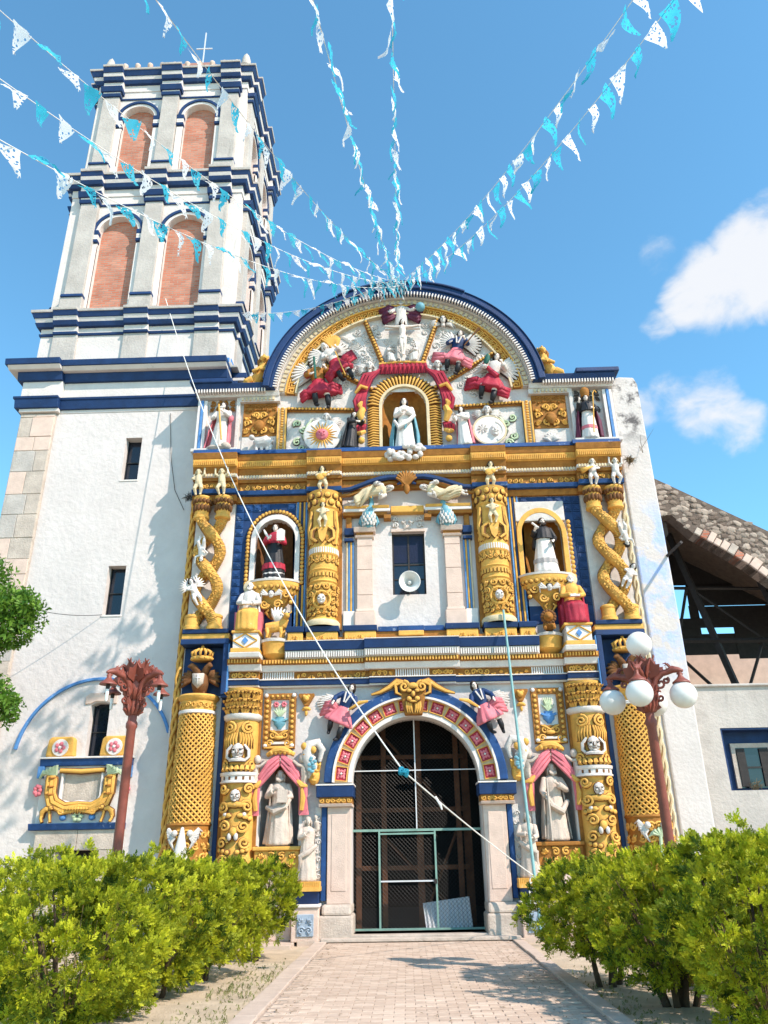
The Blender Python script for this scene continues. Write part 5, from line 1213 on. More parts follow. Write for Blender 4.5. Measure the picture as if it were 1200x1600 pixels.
figure('corner_saint', 'bearded saint in grey robe and pink cloak with a gold staff at the gable corner', 'statue', (-4.94, -.24, 11.42), 1.44, rot=(0, ANG(3), ANG(-8)), robe=STAND, robe_m='white_relief', arms=[(SHL, (-.16, -.08, .62), (-.1, -.17, .60)), (SHR, (.16, -.06, .66), (.06, -.16, .72))], cape=[(.02, -.06, .03, .24, .15, .12), (.4, -.04, .03, .21, .14, .1), (.7, 0, .01, .165, .1, .04), (.82, 0, .01, .10, .07, .0)], cape_m='pink', beard='white_relief', seed=7, extra=[('staff', staff(-.02, -.2, .1, .85, .016, -.14), 'gold'), ('rock', MB().ell((0, 0, .0), (.26, .16, .08), 9, 6).ell((.16, -.05, .03), (.1, .1, .08)), 'stone'), ('sleeve_puff', MB().ell((.19, -.04, .62), (.05, .05, .07)), 'pink')])
figure('bishop_statue', 'bishop with tall gold mitre, dark cape, red mantle and crozier at the gable corner', 'statue', (4.86, -.24, 11.42), 1.36, robe=STAND, robe_m='white', arms=[(SHL, (-.18, -.04, .66), (-.17, -.14, .78)), (SHR, (.17, -.07, .62), (.08, -.17, .60))], sleeve_m='black', cape=[(.05, 0, .03, .25, .15, .12), (.4, 0, .03, .23, .14, .1), (.7, 0, .01, .17, .1, .04), (.82, 0, .01, .10, .07, .0)], cape_m='purple', seed=8,
       extra=[('cape_collar', rings(MUZETTA, seed=4), 'black'), ('mitre', MB().lathe((0, 0, .96), [(.07, 0), (.085, .05), (.095, .12), (.08, .17), (.03, .21), (.0, .22)], 10), 'gold_brown'), ('crozier', MB().tube([(.02, -.2, .05), (.075, -.2, .6), (.1, -.2, .92), (.14, -.2, .98), (.17, -.2, .93)], .012, 6), 'gold'), ('sash', MB().lathe((0, 0, .20), [(.155, 0), (.16, .02), (.155, .07), (.14, .08)], 16, sy=.78), 'pink')])
figure('niche_deacon', 'deacon in black dalmatic with red bands, holding a book, in the upper left niche', 'statue', (-3.34, -.14, 7.78), 1.50, robe=[(0, 0, 0, .17, .13, .09), (.03, 0, 0, .18, .14, .09), (.2, 0, 0, .175, .13, .085), (.4, 0, 0, .15, .11, .06), (.6, 0, 0, .12, .085, .02), (.7, 0, 0, .122, .083, .0), (.77, 0, 0, .13, .08, 0), (.815, 0, .005, .10, .062, 0), (.845, 0, .008, .048, .044, 0)], robe_m='black', sleeve_m='red', hairlen=.3, arms=[(SHL, (-.17, -.07, .62), (-.08, -.17, .68)), (SHR, (.17, -.06, .62), (.11, -.17, .64))], seed=9,
       extra=[('red_yoke', rings([(.63, 0, 0, .128, .092, .01), (.72, 0, 0, .132, .09, 0), (.775, 0, 0, .137, .086, 0), (.82, 0, .005, .1, .066, 0), (.85, 0, .008, .05, .046, 0)], seed=2), 'red'), ('red_band', rings([(.17, 0, 0, .188, .143, .085), (.27, 0, 0, .180, .135, .085)], seed=9), 'red'), ('book', MB().box(.06, .19, -.22, -.18, .62, .80).ell((.12, -.2, .80), (.05, .02, .035)), 'white'), ('palm', MB().tube([(-.07, -.19, .66), (-.13, -.2, .76), (-.16, -.2, .82)], [.014, .022, .012], 6), 'white'), ('alb_hem', rings([(-.005, 0, 0, .172, .135, .09), (.10, 0, 0, .178, .138, .09)], seed=9), 'white')])
figure('niche_friar', 'bearded friar in white habit and black cape in the upper right niche', 'statue', (3.36, -.14, 7.78), 1.48, robe=[(0, 0, 0, .19, .13, .08), (.03, 0, 0, .2, .14, .08), (.3, 0, 0, .165, .12, .07), (.55, 0, 0, .13, .09, .04), (.7, 0, 0, .125, .083, .02), (.815, 0, .005, .10, .062, 0), (.845, 0, .008, .048, .044, 0)], robe_m='white', sleeve_m='black', hairlen=.1, arms=[(SHL, (-.18, -.05, .66), (-.16, -.16, .72)), (SHR, (.18, -.05, .60), (.13, -.17, .52))], beard='hair', seed=10, cape=[(.45, 0, .03, .19, .13, .06), (.7, 0, .01, .165, .1, .04), (.82, 0, .01, .10, .07, .0)], cape_m='black', turn=.2,
       extra=[('black_yoke', rings(MUZETTA, seed=14), 'black'), ('grey_band', rings([(.16, 0, 0, .192, .135, .08), (.24, 0, 0, .184, .13, .08)], seed=10), 'niche_grey'), ('scroll', MB().tube([(-.2, -.18, .84), (-.1, -.2, .74)], .02, 7), 'white')])
SEAT = [(0, 0, -.16, .19, .12, .10), (.03, 0, -.16, .2, .13, .1), (.25, 0, -.15, .20, .13, .09), (.36, 0, -.13, .205, .15, .06), (.42, 0, -.06, .19, .16, .04), (.48, 0, .01, .155, .12, .03), (.6, 0, .02, .135, .10, .03), (.72, 0, .02, .15, .10, .02), (.80, 0, .02, .12, .08, 0), (.84, 0, .02, .055, .05, 0)]
def seated(name, label, x, rm, um, hm, cm, seed, halo, base_m):
    q = figure(name, label, 'statue', (x, -.32, 6.42), 1.24, robe=SEAT, robe_m=rm, sleeve_m=um, hair=hm, bald=True, arms=[((-.14, .02, .76), (-.2, -.06, .58), (-.04, -.2, .55)), ((.14, .02, .76), (.2, -.06, .58), (.06, -.2, .53))], beard=hm, seed=seed, headc=(0, .0, .93), hh=.165, cape=[(.05, 0, .0, .24, .12, .1), (.4, 0, .02, .22, .13, .08), (.7, 0, .02, .175, .12, .03), (.81, 0, .02, .13, .09, 0)], cape_m=cm, sleeve_r=.055,
         extra=[('tunic', rings([(.40, 0, .0, .185, .16, .03), (.5, 0, .02, .165, .13, .03), (.6, 0, .02, .14, .11, .03), (.72, 0, .02, .155, .105, .02), (.80, 0, .02, .125, .085, 0), (.85, 0, .02, .06, .055, 0)], seed=seed+3), um), ('halo', MB().lathe((0, 0, 0), [(.0, -.012), (.13, -.012), (.15, 0), (.13, .012), (0, .012)], 20).xf(Matrix.Translation((0, .06, .94)) @ Matrix.Rotation(PI/2, 4, 'X')), halo), ('book', MB().box(-.09, .09, -.27, -.2, .50, .54), 'white'), ('throne', MB().box(-.26, .26, -.05, .26, 0, .40).box(-.26, .26, .16, .26, .4, .62), base_m)])
    return q
seated('seated_saint', 'seated haloed saint in grey mantle and gold skirt beside the winged bull', -3.86, 'gold', 'white_relief', 'white_relief', 'white_relief', 11, 'cream', 'pink')
seated('seated_saint', 'seated haloed saint in gold tunic and crimson skirt beside the small gold lion', 3.86, 'red', 'gold', 'white_relief', 'red', 12, 'cream', 'red')
for o in col.objects:
    if o.get('label', '').startswith('seated haloed'): o['group'] = 'seated saints of the upper tier'
figure('niche_apostle', 'weathered stone saint with halo holding a book under the left red canopy', 'statue', (-3.0, -.04, 1.80), 1.54, robe=STAND, robe_m='stone_statue', skin='stone_statue', hair='stone', eyes_on=False, beard='stone_statue', arms=[(SHL, (-.17, -.07, .64), (-.05, -.17, .72)), (SHR, (.17, -.06, .63), (.06, -.18, .62))], cape=CAPE, cape_m='stone_statue', seed=13, extra=[('halo', MB().lathe((0, 0, 0), [(0, -.01), (.085, -.01), (.095, 0), (.085, .01), (0, .01)], 18).xf(Matrix.Translation((0, .07, .97)) @ Matrix.Rotation(PI/2.4, 4, 'X')), 'brown_dark'), ('book', MB().box(0, .14, -.23, -.19, .55, .72), 'stone_statue'), ('robe_swag', MB().tube([(-.17, -.06, .5), (-.05, -.14, .44), (.1, -.15, .5), (.16, -.1, .6)], [.03, .05, .045, .03], 8), 'stone_statue')], group='stone saints in the lower niches')
figure('niche_apostle', 'weathered stone saint with a long staff under the right red canopy', 'statue', (3.0, -.04, 1.80), 1.58, robe=STAND, robe_m='stone_statue', skin='stone_statue', hair='stone', eyes_on=False, beard='stone_statue', arms=[(SHL, (-.18, -.07, .62), (-.16, -.16, .55)), (SHR, (.16, -.08, .64), (.0, -.17, .72))], cape=CAPE, cape_m='stone', seed=14, rot=(0, 0, ANG(10)), extra=[('staff', staff(-.15, -.2, .0, .78, .016), 'stone'), ('robe_swag', MB().tube([(.17, -.06, .5), (.05, -.14, .36), (-.1, -.15, .44), (-.16, -.1, .6)], [.03, .05, .045, .03], 8), 'stone')], group='stone saints in the lower niches')
for s in (-1, 1):
    figure('jamb_maiden', ('stone maiden with raised arm on the blue pedestal left of the door' if s < 0 else 'stone maiden on the blue pedestal right of the door, behind the leaning pole'), 'statue', (2.34*s, -.24, 1.10), 1.26, rot=(0, 0, ANG(-14*s)), robe=STAND, robe_m='stone_statue', skin='stone_statue', hair='stone', eyes_on=False, arms=[(SHL, (-.15, -.09, .66), (-.03, -.16, .74) if s < 0 else (.02, -.17, .66)), (SHR, (.16, -.02, .80) if s < 0 else (.15, -.08, .62), (.13, -.05, .95) if s < 0 else (.08, -.17, .6))], seed=15+s, extra=[('robe_swag', MB().tube([(-.14*s, -.08, .55), (0, -.13, .45), (.13*s, -.10, .38), (.12*s, -.04, .2)], [.03, .05, .04, .02], 8), 'stone_statue')], group='small stone maidens beside the door')

def angel(name, label, loc, h, rot, skirt='red', bodice='red', hairm='hair', seed=1, arms=None, legs=((-.07, 1), (.07, -1)), cloak=None, extra=(), group=None, boots='black', flare=.2):
    """flying angel in knee-length skirt and dark boots"""
    root = figure(name, label, 'angel', loc, h, rot, group, robe=[(.50, 0, 0, .112, .08, .01), (.6, 0, 0, .105, .075, .0), (.7, 0, 0, .122, .082, .0), (.77, 0, 0, .13, .08, .0), (.815, 0, .005, .10, .062, 0), (.845, 0, .008, .045, .042, 0)], robe_m=bodice, sleeve_m=bodice if bodice != 'blue' else 'blue', arms=arms or [(SHL, (-.19, -.06, .66), (-.12, -.17, .62)), (SHR, (.19, -.06, .68), (.13, -.17, .72))], hair=hairm, hairlen=.6, seed=seed, extra=extra)
    mesh_part(rings([(.27, 0, -.02, flare+.02, .15, .14), (.30, 0, -.02, flare+.03, .155, .14), (.42, 0, -.01, flare-.03, .12, .1), (.52, 0, 0, .12, .09, .05), (.57, 0, 0, .11, .08, .03)], k=9, seed=seed+2), 'skirt', skirt, root)
    if group == G4:
        wg = MB()
        for sd in (-1, 1):
            for k in range(9): an = ANG(78-k*15); wg.tube([(sd*.08, .05, .72), (sd*(.13+.13*math.cos(an)), .045, .74+.15*math.sin(an)), (sd*(.15+.28*math.cos(an)), .06, .72+.29*math.sin(an))], [.035, .046, .016], 5)
        relief(wg, 'wing', 'white_relief', root, line='mold', t=.008)
    lg = MB(); bt = MB()
    for x, f in legs:
        kn = (x*1.5, -.10-.02*f, .25+.02*f); an = (x*1.7+.02*f, -.03, .07+.03*f)
        lg.tube([(x, 0, .40), kn], [.06, .045], 8); bt.tube([kn, ((kn[0]+an[0])/2, -.07, (kn[2]+an[2])/2), an], [.048, .05, .032], 8); bt.tube([an, (an[0]+.02*f, an[1]-.05, an[2]-.03), (an[0]+.03*f, an[1]-.09, an[2]-.045)], [.03, .03, .018], 7)
    mesh_part(lg, 'leg', 'skin', root); mesh_part(bt, 'boot', boots, root)
    if cloak:
        c = MB(); r = random.Random(seed)
        for (p0, p1, p2, w) in cloak:
            for k in range(5):
                o = (k-2)*w; c.tube([(p0[0], p0[1], p0[2]+o*.5), (p1[0], p1[1]-.03*(k % 2), p1[2]+o), (p2[0], p2[1], p2[2]+o*1.2)], [.03, .045, .03], 6)
        mesh_part(c, 'cloak', cloak_m(skirt), root)
    return root
def cloak_m(s): return {'red': 'red', 'pink': 'pink'}.get(s, s)
def wings(s=1.0, both=True):
    q = MB()
    for sd in ((-1, 1) if both else (1,)):
        for k in range(8): a = ANG(100-k*17); q.tube([(sd*.07, .05, .74), (sd*(.10+.14*math.cos(a)), .07, .76+.15*math.sin(a)), (sd*(.12+.32*math.cos(a)), .06, .74+.34*math.sin(a))], [.03, .04, .012], 5)
    return q
G4 = 'archangels of the gable'
angel('gable_angel', 'lower left gable angel in crimson dress with green staff and black boots', (-2.20, -.10, 12.62), 1.66, (0, ANG(-9), ANG(8)), seed=21, cloak=[((.05, .0, .42), (.22, -.06, .40), (.36, 0, .36), .03), ((-.1, .0, .36), (-.25, -.05, .30), (-.33, 0, .26), .03)], extra=[('staff', staff(-.03, -.2, .5, .92, .02, .03), 'green_dark'), ('puffed_sleeves', MB().ell((-.17, -.02, .70), (.06, .06, .07)).ell((.19, -.02, .72), (.06, .06, .06)), 'red')], bodice='gold_brown', group=G4, flare=.24)
angel('gable_angel', 'upper left gable angel leaning in crimson dress beside a gold wing', (-1.48, -.10, 13.48), 1.46, (0, ANG(-32), ANG(10)), seed=22, bodice='white_relief', hairm='white_relief', cloak=[((.05, 0, .40), (.2, -.06, .46), (.42, 0, .52), .035), ((-.1, 0, .36), (-.2, -.05, .34), (-.34, 0, .24), .03)], extra=[('sword', staff(.04, -.2, .1, .62, .012, .10), 'gold')], group=G4, flare=.22)
angel('gable_angel', 'upper right gable angel in navy bodice and pink skirt with trumpet', (1.32, -.10, 13.62), 1.50, (0, ANG(14), ANG(-8)), seed=23, skirt='pink', bodice='blue', cloak=[((-.05, 0, .36), (-.22, -.05, .34), (-.42, 0, .36), .035), ((.08, 0, .34), (.2, -.05, .30), (.34, 0, .28), .03)], extra=[('trumpet', MB().tube([(.16, -.2, .55), (.28, -.2, .8), (.36, -.2, .95)], [.012, .014, .035], 7), 'brown_dark'), ('lapels', MB().tube([(-.05, -.085, .82), (-.015, -.10, .66)], .014, 5).tube([(.05, -.085, .82), (.015, -.10, .66)], .014, 5), 'white')], group=G4)
angel('gable_angel', 'lower right gable angel in crimson dress holding a dark green shield', (2.20, -.10, 12.66), 1.66, (0, ANG(16), ANG(-8)), seed=24, cloak=[((-.05, 0, .34), (-.24, -.05, .36), (-.40, 0, .32), .04), ((.06, 0, .30), (.22, -.05, .26), (.34, 0, .26), .03)], bodice='white_relief', extra=[('shield', MB().ell((-.14, -.10, .80), (.05, .04, .11)), 'green_dark'), ('red_sash', MB().tube([(-.18, -.06, .74), (-.05, -.11, .6), (.1, -.1, .5)], [.03, .04, .05], 7), 'red')], group=G4, flare=.23)
for s in (-1, 1):
    angel('portal_angel', ('flying angel left of the keystone' if s < 0 else 'flying angel right of the keystone')+' in navy bodice and pink skirt', (1.86*s, -.24, 3.98), 1.30, (0, ANG(-24*s), ANG(12*s)), skirt='pink', bodice='blue', seed=30+s, cloak=[((.05*s, .02, .45), (.22*s, -.04, .48), (.36*s, .0, .40), .045)], arms=[(SHL, (-.2, -.06, .66), (-.17, -.16, .58)), (SHR, (.2, -.06, .66), (.17, -.16, .58))], extra=[('lapels', MB().tube([(-.05, -.085, .82), (-.015, -.10, .64)], .014, 5).tube([(.05, -.085, .82), (.015, -.10, .64)], .014, 5), 'white'), ('horn', MB().tube([(-.17*s, -.2, .56), (-.30*s, -.22, .72), (-.42*s, -.2, .80)], [.02, .035, .02], 7), 'gold')], group='angels over the door arch', flare=.22, legs=((-.06, 1), (.08, -1)))
    q = MB()
    for k in range(7): a = ANG(60-k*15); q.tube([((1.72)*s, -.04, 4.80), ((1.78+.2*math.cos(a))*s, -.06, 4.82+.14*math.sin(a)), ((1.8+.42*math.cos(a))*s, -.03, 4.80+.24*math.sin(a))], [.04, .05, .015], 5)
    F(q, 'angel_wing', 'white_relief', smooth=True)
# gold wing beside the upper left angel
q = MB()
for k in range(9): a = ANG(150-k*14); q.tube([(-1.9, -.1, 14.55), (-1.95+.18*math.cos(a), -.18, 14.72+.16*math.sin(a)), (-2.0+.30*math.cos(a), -.14, 14.78+.30*math.sin(a))], [.04, .06, .025], 6)
F(q, 'gold_wing', 'gold', smooth=True)
# God the Father with purple cloak and globe, above the crucifix
gf = figure('god_the_father', 'white bearded God the Father in purple cloak with globe at the gable top', 'statue', (0, -.10, 14.90), 1.36, robe=[(.3, 0, 0, .14, .1, .08), (.5, 0, 0, .13, .09, .05), (.6, 0, 0, .115, .08, .03), (.77, 0, 0, .13, .08, .0), (.815, 0, .005, .10, .062, 0), (.845, 0, .008, .045, .042, 0)], robe_m='white_relief', hair='white_relief', beard='white_relief', skin='white_relief', hairlen=.8, arms=[(SHL, (-.2, -.06, .66), (-.24, -.14, .6)), (SHR, (.2, -.05, .68), (.3, -.14, .66))], seed=41)
c = MB()
for s in (-1, 1):
    for k in range(7): c.tube([(.08*s, .02, .80-.03*k), ((.26+.02*k)*s, -.05-.03*(k % 2), .78-.065*k), ((.48-.02*k)*s, .0, .72-.05*k)], [.04, .06, .03], 6)
mesh_part(c, 'cloak', 'purple', gf); mesh_part(MB().ell((.40, -.16, .68), .10, 14, 10), 'globe', 'teal', gf)
# crucifix
cr = thing('crucifix', 'painted crucifix with pale Christ in the top centre of the gable', 'crucifix', (.02, -.22, 14.06))
build(MB().box(-.05, .05, -.03, .05, 0, 1.36).box(-.50, .50, -.029, .049, 1.08, 1.18), 'cross', 'white_relief', cr, bev=.01)
b = MB(); head(b, (0, -.09, 1.27), .17, .3)
b.tube([(0, -.07, 1.18), (0, -.09, 1.0), (0, -.09, .84), (0, -.1, .74)], [.05, .10, .075, .085], 10)
for s in (-1, 1):
    b.tube([(.06*s, -.07, 1.12), (.24*s, -.06, 1.13), (.44*s, -.05, 1.17)], [.042, .034, .022], 8); hand(b, (.44*s, -.05, 1.17), (s, 0, .1), s=1.2)
    b.tube([(.045*s, -.1, .76), (.05*s, -.15, .48), (.015*s, -.09, .2), (.01*s, -.14, .13)], [.065, .05, .032, .022], 8)
mesh_part(b, 'christ', 'skin', cr, rem=.013); mesh_part(rings([(.66, 0, -.1, .11, .085, .1), (.78, 0, -.095, .10, .075, .05)], k=7, seed=2), 'loincloth', 'white', cr); mesh_part(hair_mesh((0, -.09, 1.27), .17, .3, .6), 'hair', 'hair', cr)
for s, lab in ((-1, 'left'), (1, 'right')):
    figure('mourner', 'small pale mourner kneeling at the %s foot of the crucifix' % lab, 'statue', (.34*s, -.10, 14.08), .62, rot=(0, 0, ANG(-30*s)), robe=SEAT, robe_m='white_relief', skin='white_relief', hair='white_relief' if s < 0 else 'hair', eyes_on=False, arms=arms_pray(), seed=44+s, group='mourners under the crucifix')
# putti and winged heads
def putto(label, loc, h, rot=(0, 0, 0), m='cream', hairm='hair', group=None, item=None, seed=1, wing=False):
    root = thing('putto', label, 'putto', loc, rot, group, h)
    b = MB(); head(b, (0, -.01, .86), .22); b.tube([(0, 0, .74), (0, 0, .62), (0, -.01, .48), (0, 0, .40)], [.09, .115, .12, .10], 10)
    r = random.Random(seed)
    for s in (-1, 1):
        up = r.choice((0, 1)) if not item else 0
        el = (s*.20, -.05, .62+.14*up); wr = (s*(.12+.08*up), -.15+.1*up, .56+.34*up); b.tube([(s*.10, 0, .70), el, wr], [.05, .042, .03], 8); hand(b, wr, V3(wr)-V3(el), s=1.4)
        kn = (s*.10+r.uniform(-.03, .03), -.13, .24); an = (s*.07, -.02-.04*r.random(), .05); b.tube([(s*.06, -.01, .42), kn, an], [.078, .062, .036], 8); b.tube([an, (an[0], an[1]-.09, an[2]-.03)], [.036, .026], 7)
    mesh_part(b, 'body', m, root, rem=.017); mesh_part(hair_mesh((0, -.01, .86), .22, 0, 0), 'hair', hairm, root); mesh_part(eye_mesh((0, -.01, .86), .22), 'eye', 'black', root)
    if item == 'guitar':
        mesh_part(MB().ell((-.06, -.2, .50), (.13, .04, .11), 12, 8).ell((.06, -.2, .55), (.09, .04, .08), 12, 8).tube([(.06, -.2, .55), (.32, -.18, .68)], .02, 6), 'guitar', 'gold', root)
    if item == 'horn':
        mesh_part(MB().tube([(-.02, -.2, .6), (-.18, -.22, .52), (-.40, -.2, .42)], [.02, .05, .11], 9), 'horn', 'gold', root)
    if wing: mesh_part(wings().xf(Matrix.Translation((0, 0, -.06))), 'wing', 'white', root)
    return root
CG = 'putti seated along the cornice'
for x, h, it, lab, m in ((-5.30, .80, None, 'cream putto at the outer left end of the brown cornice', 'cream'), (-4.70, .80, None, 'cream putto with raised arm on the second serpent capital from the left', 'cream'), (-2.11, .80, 'guitar', 'putto playing a gold guitar on the left round column', 'cream'), (2.11, .80, 'guitar', 'putto playing a gold guitar on the right round column', 'cream'), (4.70, .80, 'horn', 'pale putto with gold horn above the right serpent columns', 'white_relief'), (5.28, .80, None, 'pale putto at the outer right end of the brown cornice', 'white_relief')):
    putto(lab, (x, -.42, 9.98), h, (0, ANG(-4 if x < 0 else 4), 0), m, 'hair' if abs(x) < 3 else 'cream', CG, it, int(x*10), False)
PG = 'putti climbing the serpent columns'
putto('white putto hanging upside down on the left serpent columns', (-5.10, -.45, 8.86), .72, (0, ANG(178), 0), 'white', 'hair', PG, None, 3)
putto('white winged putto low on the left serpent columns', (-5.02, -.45, 7.08), .74, (0, ANG(-24), ANG(20)), 'white', 'hair', PG, None, 4, True)
putto('white putto hanging head down high on the right serpent columns', (5.22, -.45, 9.0), .72, (0, ANG(172), 0), 'white_relief', 'hair', PG, None, 5)
putto('white putto low on the right serpent columns', (5.05, -.45, 7.25), .74, (0, ANG(30), 0), 'white_relief', 'hair', PG, None, 6)
for s in (-1, 1):
    putto('white atlas child with raised arms on the %s round column' % ('left' if s < 0 else 'right'), (2.11*s, -.50, 8.98), .74, (0, 0, 0), 'cream', 'hair', 'atlas children on the round columns', None, 2)
    # reclining figure and blue bird over the window
    figure('reclining_figure', 'pale robed figure reclining on the broken pediment, %s of the window axis' % ('left' if s < 0 else 'right'), 'statue', (1.50*s, -.24, 9.82), 1.22, rot=(ANG(8), ANG(-76*s), ANG(0)), robe=RECL, robe_m='cream', sleeve_m='white_relief', arms=[(SHL, (-.17, -.07, .64), (-.12, -.17, .72)), (SHR, (.17, -.06, .66), (.12, -.17, .72))], seed=50+s, hair='white_relief', skin='white_relief', group='reclining figures over the window', extra=[('foot', MB().tube([(.05, -.04, .30), (.07, -.06, .14), (.06, -.05, .04), (.05, -.11, .0)], [.045, .038, .026, .02], 8).tube([(.12, -.03, .30), (.14, -.05, .16), (.13, -.03, .07), (.13, -.09, .03)], [.045, .038, .026, .02], 8), 'white_relief'), ('drape', MB().tube([(-.14, -.06, .60), (-.05, -.13, .48), (.06, -.13, .40), (.15, -.08, .30), (.22, -.04, .22)], [.03, .045, .045, .04, .015], 8).tube([(-.1, -.08, .52), (0, -.14, .40), (.10, -.12, .26)], [.02, .03, .015], 7), 'cream')])
    bd = thing('blue_bird', 'pale blue feathered bird perched on the %s window pilaster' % ('left' if s < 0 else 'right'), 'bird', (.98*s, -.16, 9.10), group='blue birds beside the window')
    q = MB().tube([(0, .02, .02), (.02*s, -.04, .18), (0, -.06, .36), (-.04*s, -.06, .52), (-.08*s, -.08, .66), (-.07*s, -.10, .74)], [.13, .17, .15, .085, .062, .055], 10).ell((-.07*s, -.13, .77), (.065, .085, .065))
    build(q, 'body', 'teal', bd, smooth=True)
    q = MB()
    for j in range(6):
        for k in range(5): a = PI+PI*(k+.5+.5*(j % 2))/5.5; rr = (.15, .175, .175, .16, .13, .09)[j]; q.ell((rr*math.cos(a), -.03+rr*math.sin(a), .07+j*.08), (.034, .018, .062), 7, 5)
    build(q, 'feathers', 'white_relief', bd, smooth=True)
    q = MB()
    for sd in (-1, 1):
        for k in range(5): q.tube([(sd*.12, -.02+.02*k, .40-.02*k), (sd*(.20+.012*k), -.02+.02*k, .26-.03*k), (sd*(.19+.012*k), 0, .03+.03*k)], [.025, .036, .008], 5)
    q.tube([(.1*s, .1, .1), (.2*s, .1, .02), (.26*s, .08, .0)], [.06, .05, .02], 6)
    build(q, 'wing', 'teal', bd, smooth=True); build(MB().tube([(-.07*s, -.2, .76), (-.08*s, -.28, .72)], [.028, .006], 6), 'beak', 'gold', bd, smooth=True)
# winged cherub heads on the gable
for x, z, m, lab in ((-2.1, 12.30, 'white_relief', 'winged cherub head above the sun disc'), (2.22, 12.40, 'white_relief', 'winged cherub head above the moon disc'), (1.18, 15.42, 'white_relief', 'dark haired winged head near the top right of the gable'), (-.92, 13.92, 'white_relief', 'pale cherub at the left shoulder of the red drapery'), (.96, 13.90, 'white_relief', 'pale cherub at the right shoulder of the red drapery')):
    ch = thing('cherub_head', lab, 'cherub', (x, -.10, z), group='winged cherub heads of the gable')
    q = MB(); head(q, (0, -.06, .05), .25); mesh_part(q, 'head', m, ch, rem=.01); mesh_part(hair_mesh((0, -.06, .05), .25, 0, 0), 'hair', 'hair' if z > 15 else 'white_relief', ch); mesh_part(eye_mesh((0, -.06, .05), .25), 'eye', 'black', ch)
    q = MB()
    for sd in (-1, 1):
        for k in range(6): a = ANG(40-k*18); q.tube([(sd*.06, .02, -.04), (sd*(.14+.1*math.cos(a)), -.02, -.02+.10*math.sin(a)), (sd*(.16+.24*math.cos(a)), .02, -.04+.2*math.sin(a))], [.03, .04, .012], 5)
    mesh_part(q, 'wing', m, ch)
# sun and moon discs
sd = thing('sun_disc', 'round white disc with gold rays and pink smiling sun face', 'relief', (-2.20, -.16, 11.80))
build(MB().lathe((0, 0, 0), [(0, -.05), (.46, -.05), (.5, -.03), (.5, .05), (0, .05)], 36).xf(Matrix.Rotation(-PI/2, 4, 'X')), 'disc', 'white', sd, smooth=True, ang=40)
q = MB()
for k in range(24): a = k*PI/12; L = .42 if k % 2 else .34; q.tube([(.17*math.cos(a), -.06, .17*math.sin(a)), (L*math.cos(a), -.06, L*math.sin(a))], [.03, .006], 4)
build(q, 'rays', 'gold', sd); build(face(MB(), (0, -.05, 0), .36, wide=1.0), 'sun_face', 'pink', sd, smooth=True); build(eyes(MB(), (0, -.05, 0), .36), 'face_lines', 'red', sd)
md = thing('moon_disc', 'round pale disc with gold rim, star flower and moon face', 'relief', (2.24, -.18, 11.80))
build(MB().lathe((0, 0, 0), [(0, -.05), (.40, -.05), (.42, -.03), (.42, .05), (0, .05)], 36).xf(Matrix.Rotation(-PI/2, 4, 'X')), 'disc', 'white', md, smooth=True, ang=40)
build(MB().tube([(.43*math.cos(a*PI/20), -.03, .43*math.sin(a*PI/20)) for a in range(41)], .028, 6), 'rim', 'cream', md, smooth=True)
q = MB()
for k in range(8): a = k*PI/4; q.tube([(-.18, -.06, .04), (-.18+.13*math.cos(a), -.065, .04+.13*math.sin(a))], [.012, .025], 5)
build(q, 'star', 'white_relief', md, smooth=True); q = face(MB(), (.14, -.03, -.02), .38); q.arc((.08, -.02), .26, .33, -.07, 0, -1.2, 1.2, 14); build(q, 'moon_face', 'white', md, smooth=True)
# gold lions / sphinxes on the shoulders of the gable
for s in (-1, 1):
    ln = thing('gable_lion', 'ochre seated lion with folded paws on the %s shoulder of the gable' % ('left' if s < 0 else 'right'), 'lion', (3.98*s, -.05, 13.41), (0, 0, ANG(8*s)), 'ochre lions on the gable')
    q = MB().tube([(.24*s, .1, .12), (.14*s, .06, .28), (.0, 0, .46), (-.08*s, -.03, .66), (-.10*s, -.05, .80)], [.20, .19, .16, .13, .11], 12)
    q.tube([(.18*s, -.12, .24), (.34*s, -.16, .16), (.40*s, -.14, .06), (.1*s, -.18, .04), (-.1*s, -.16, .04)], [.12, .10, .08, .05, .04], 9); q.tube([(-.06*s, -.12, .62), (.04*s, -.22, .48), (.16*s, -.22, .44)], [.06, .055, .05], 8); q.tube([(-.12*s, -.1, .62), (-.2*s, -.2, .5), (-.05*s, -.26, .47)], [.06, .05, .05], 8)
    mesh_part(q, 'body', 'gold', ln, rem=.016)
    q = MB().ell((-.12*s, -.08, .90), (.13, .13, .13)).ell((-.16*s, -.2, .87), (.07, .08, .06)).ell((-.16*s, -.22, .93), (.03, .05, .05)); 
    for sd2 in (-1, 1): q.ell((-.12*s+sd2*.10, -.03, 1.0), (.03, .03, .05))
    mesh_part(q, 'head', 'gold', ln, rem=.012)
    q = MB()
    for k in range(16): a = k*.5; q.tube([(-.1*s+.10*math.cos(a), -.02+.08*math.sin(a), .96), (-.1*s+.17*math.cos(a), -.0+.14*math.sin(a), .86), (-.09*s+.15*math.cos(a), 0+.13*math.sin(a), .68)], [.03, .04, .015], 5)
    mesh_part(q, 'mane', 'gold_brown', ln)
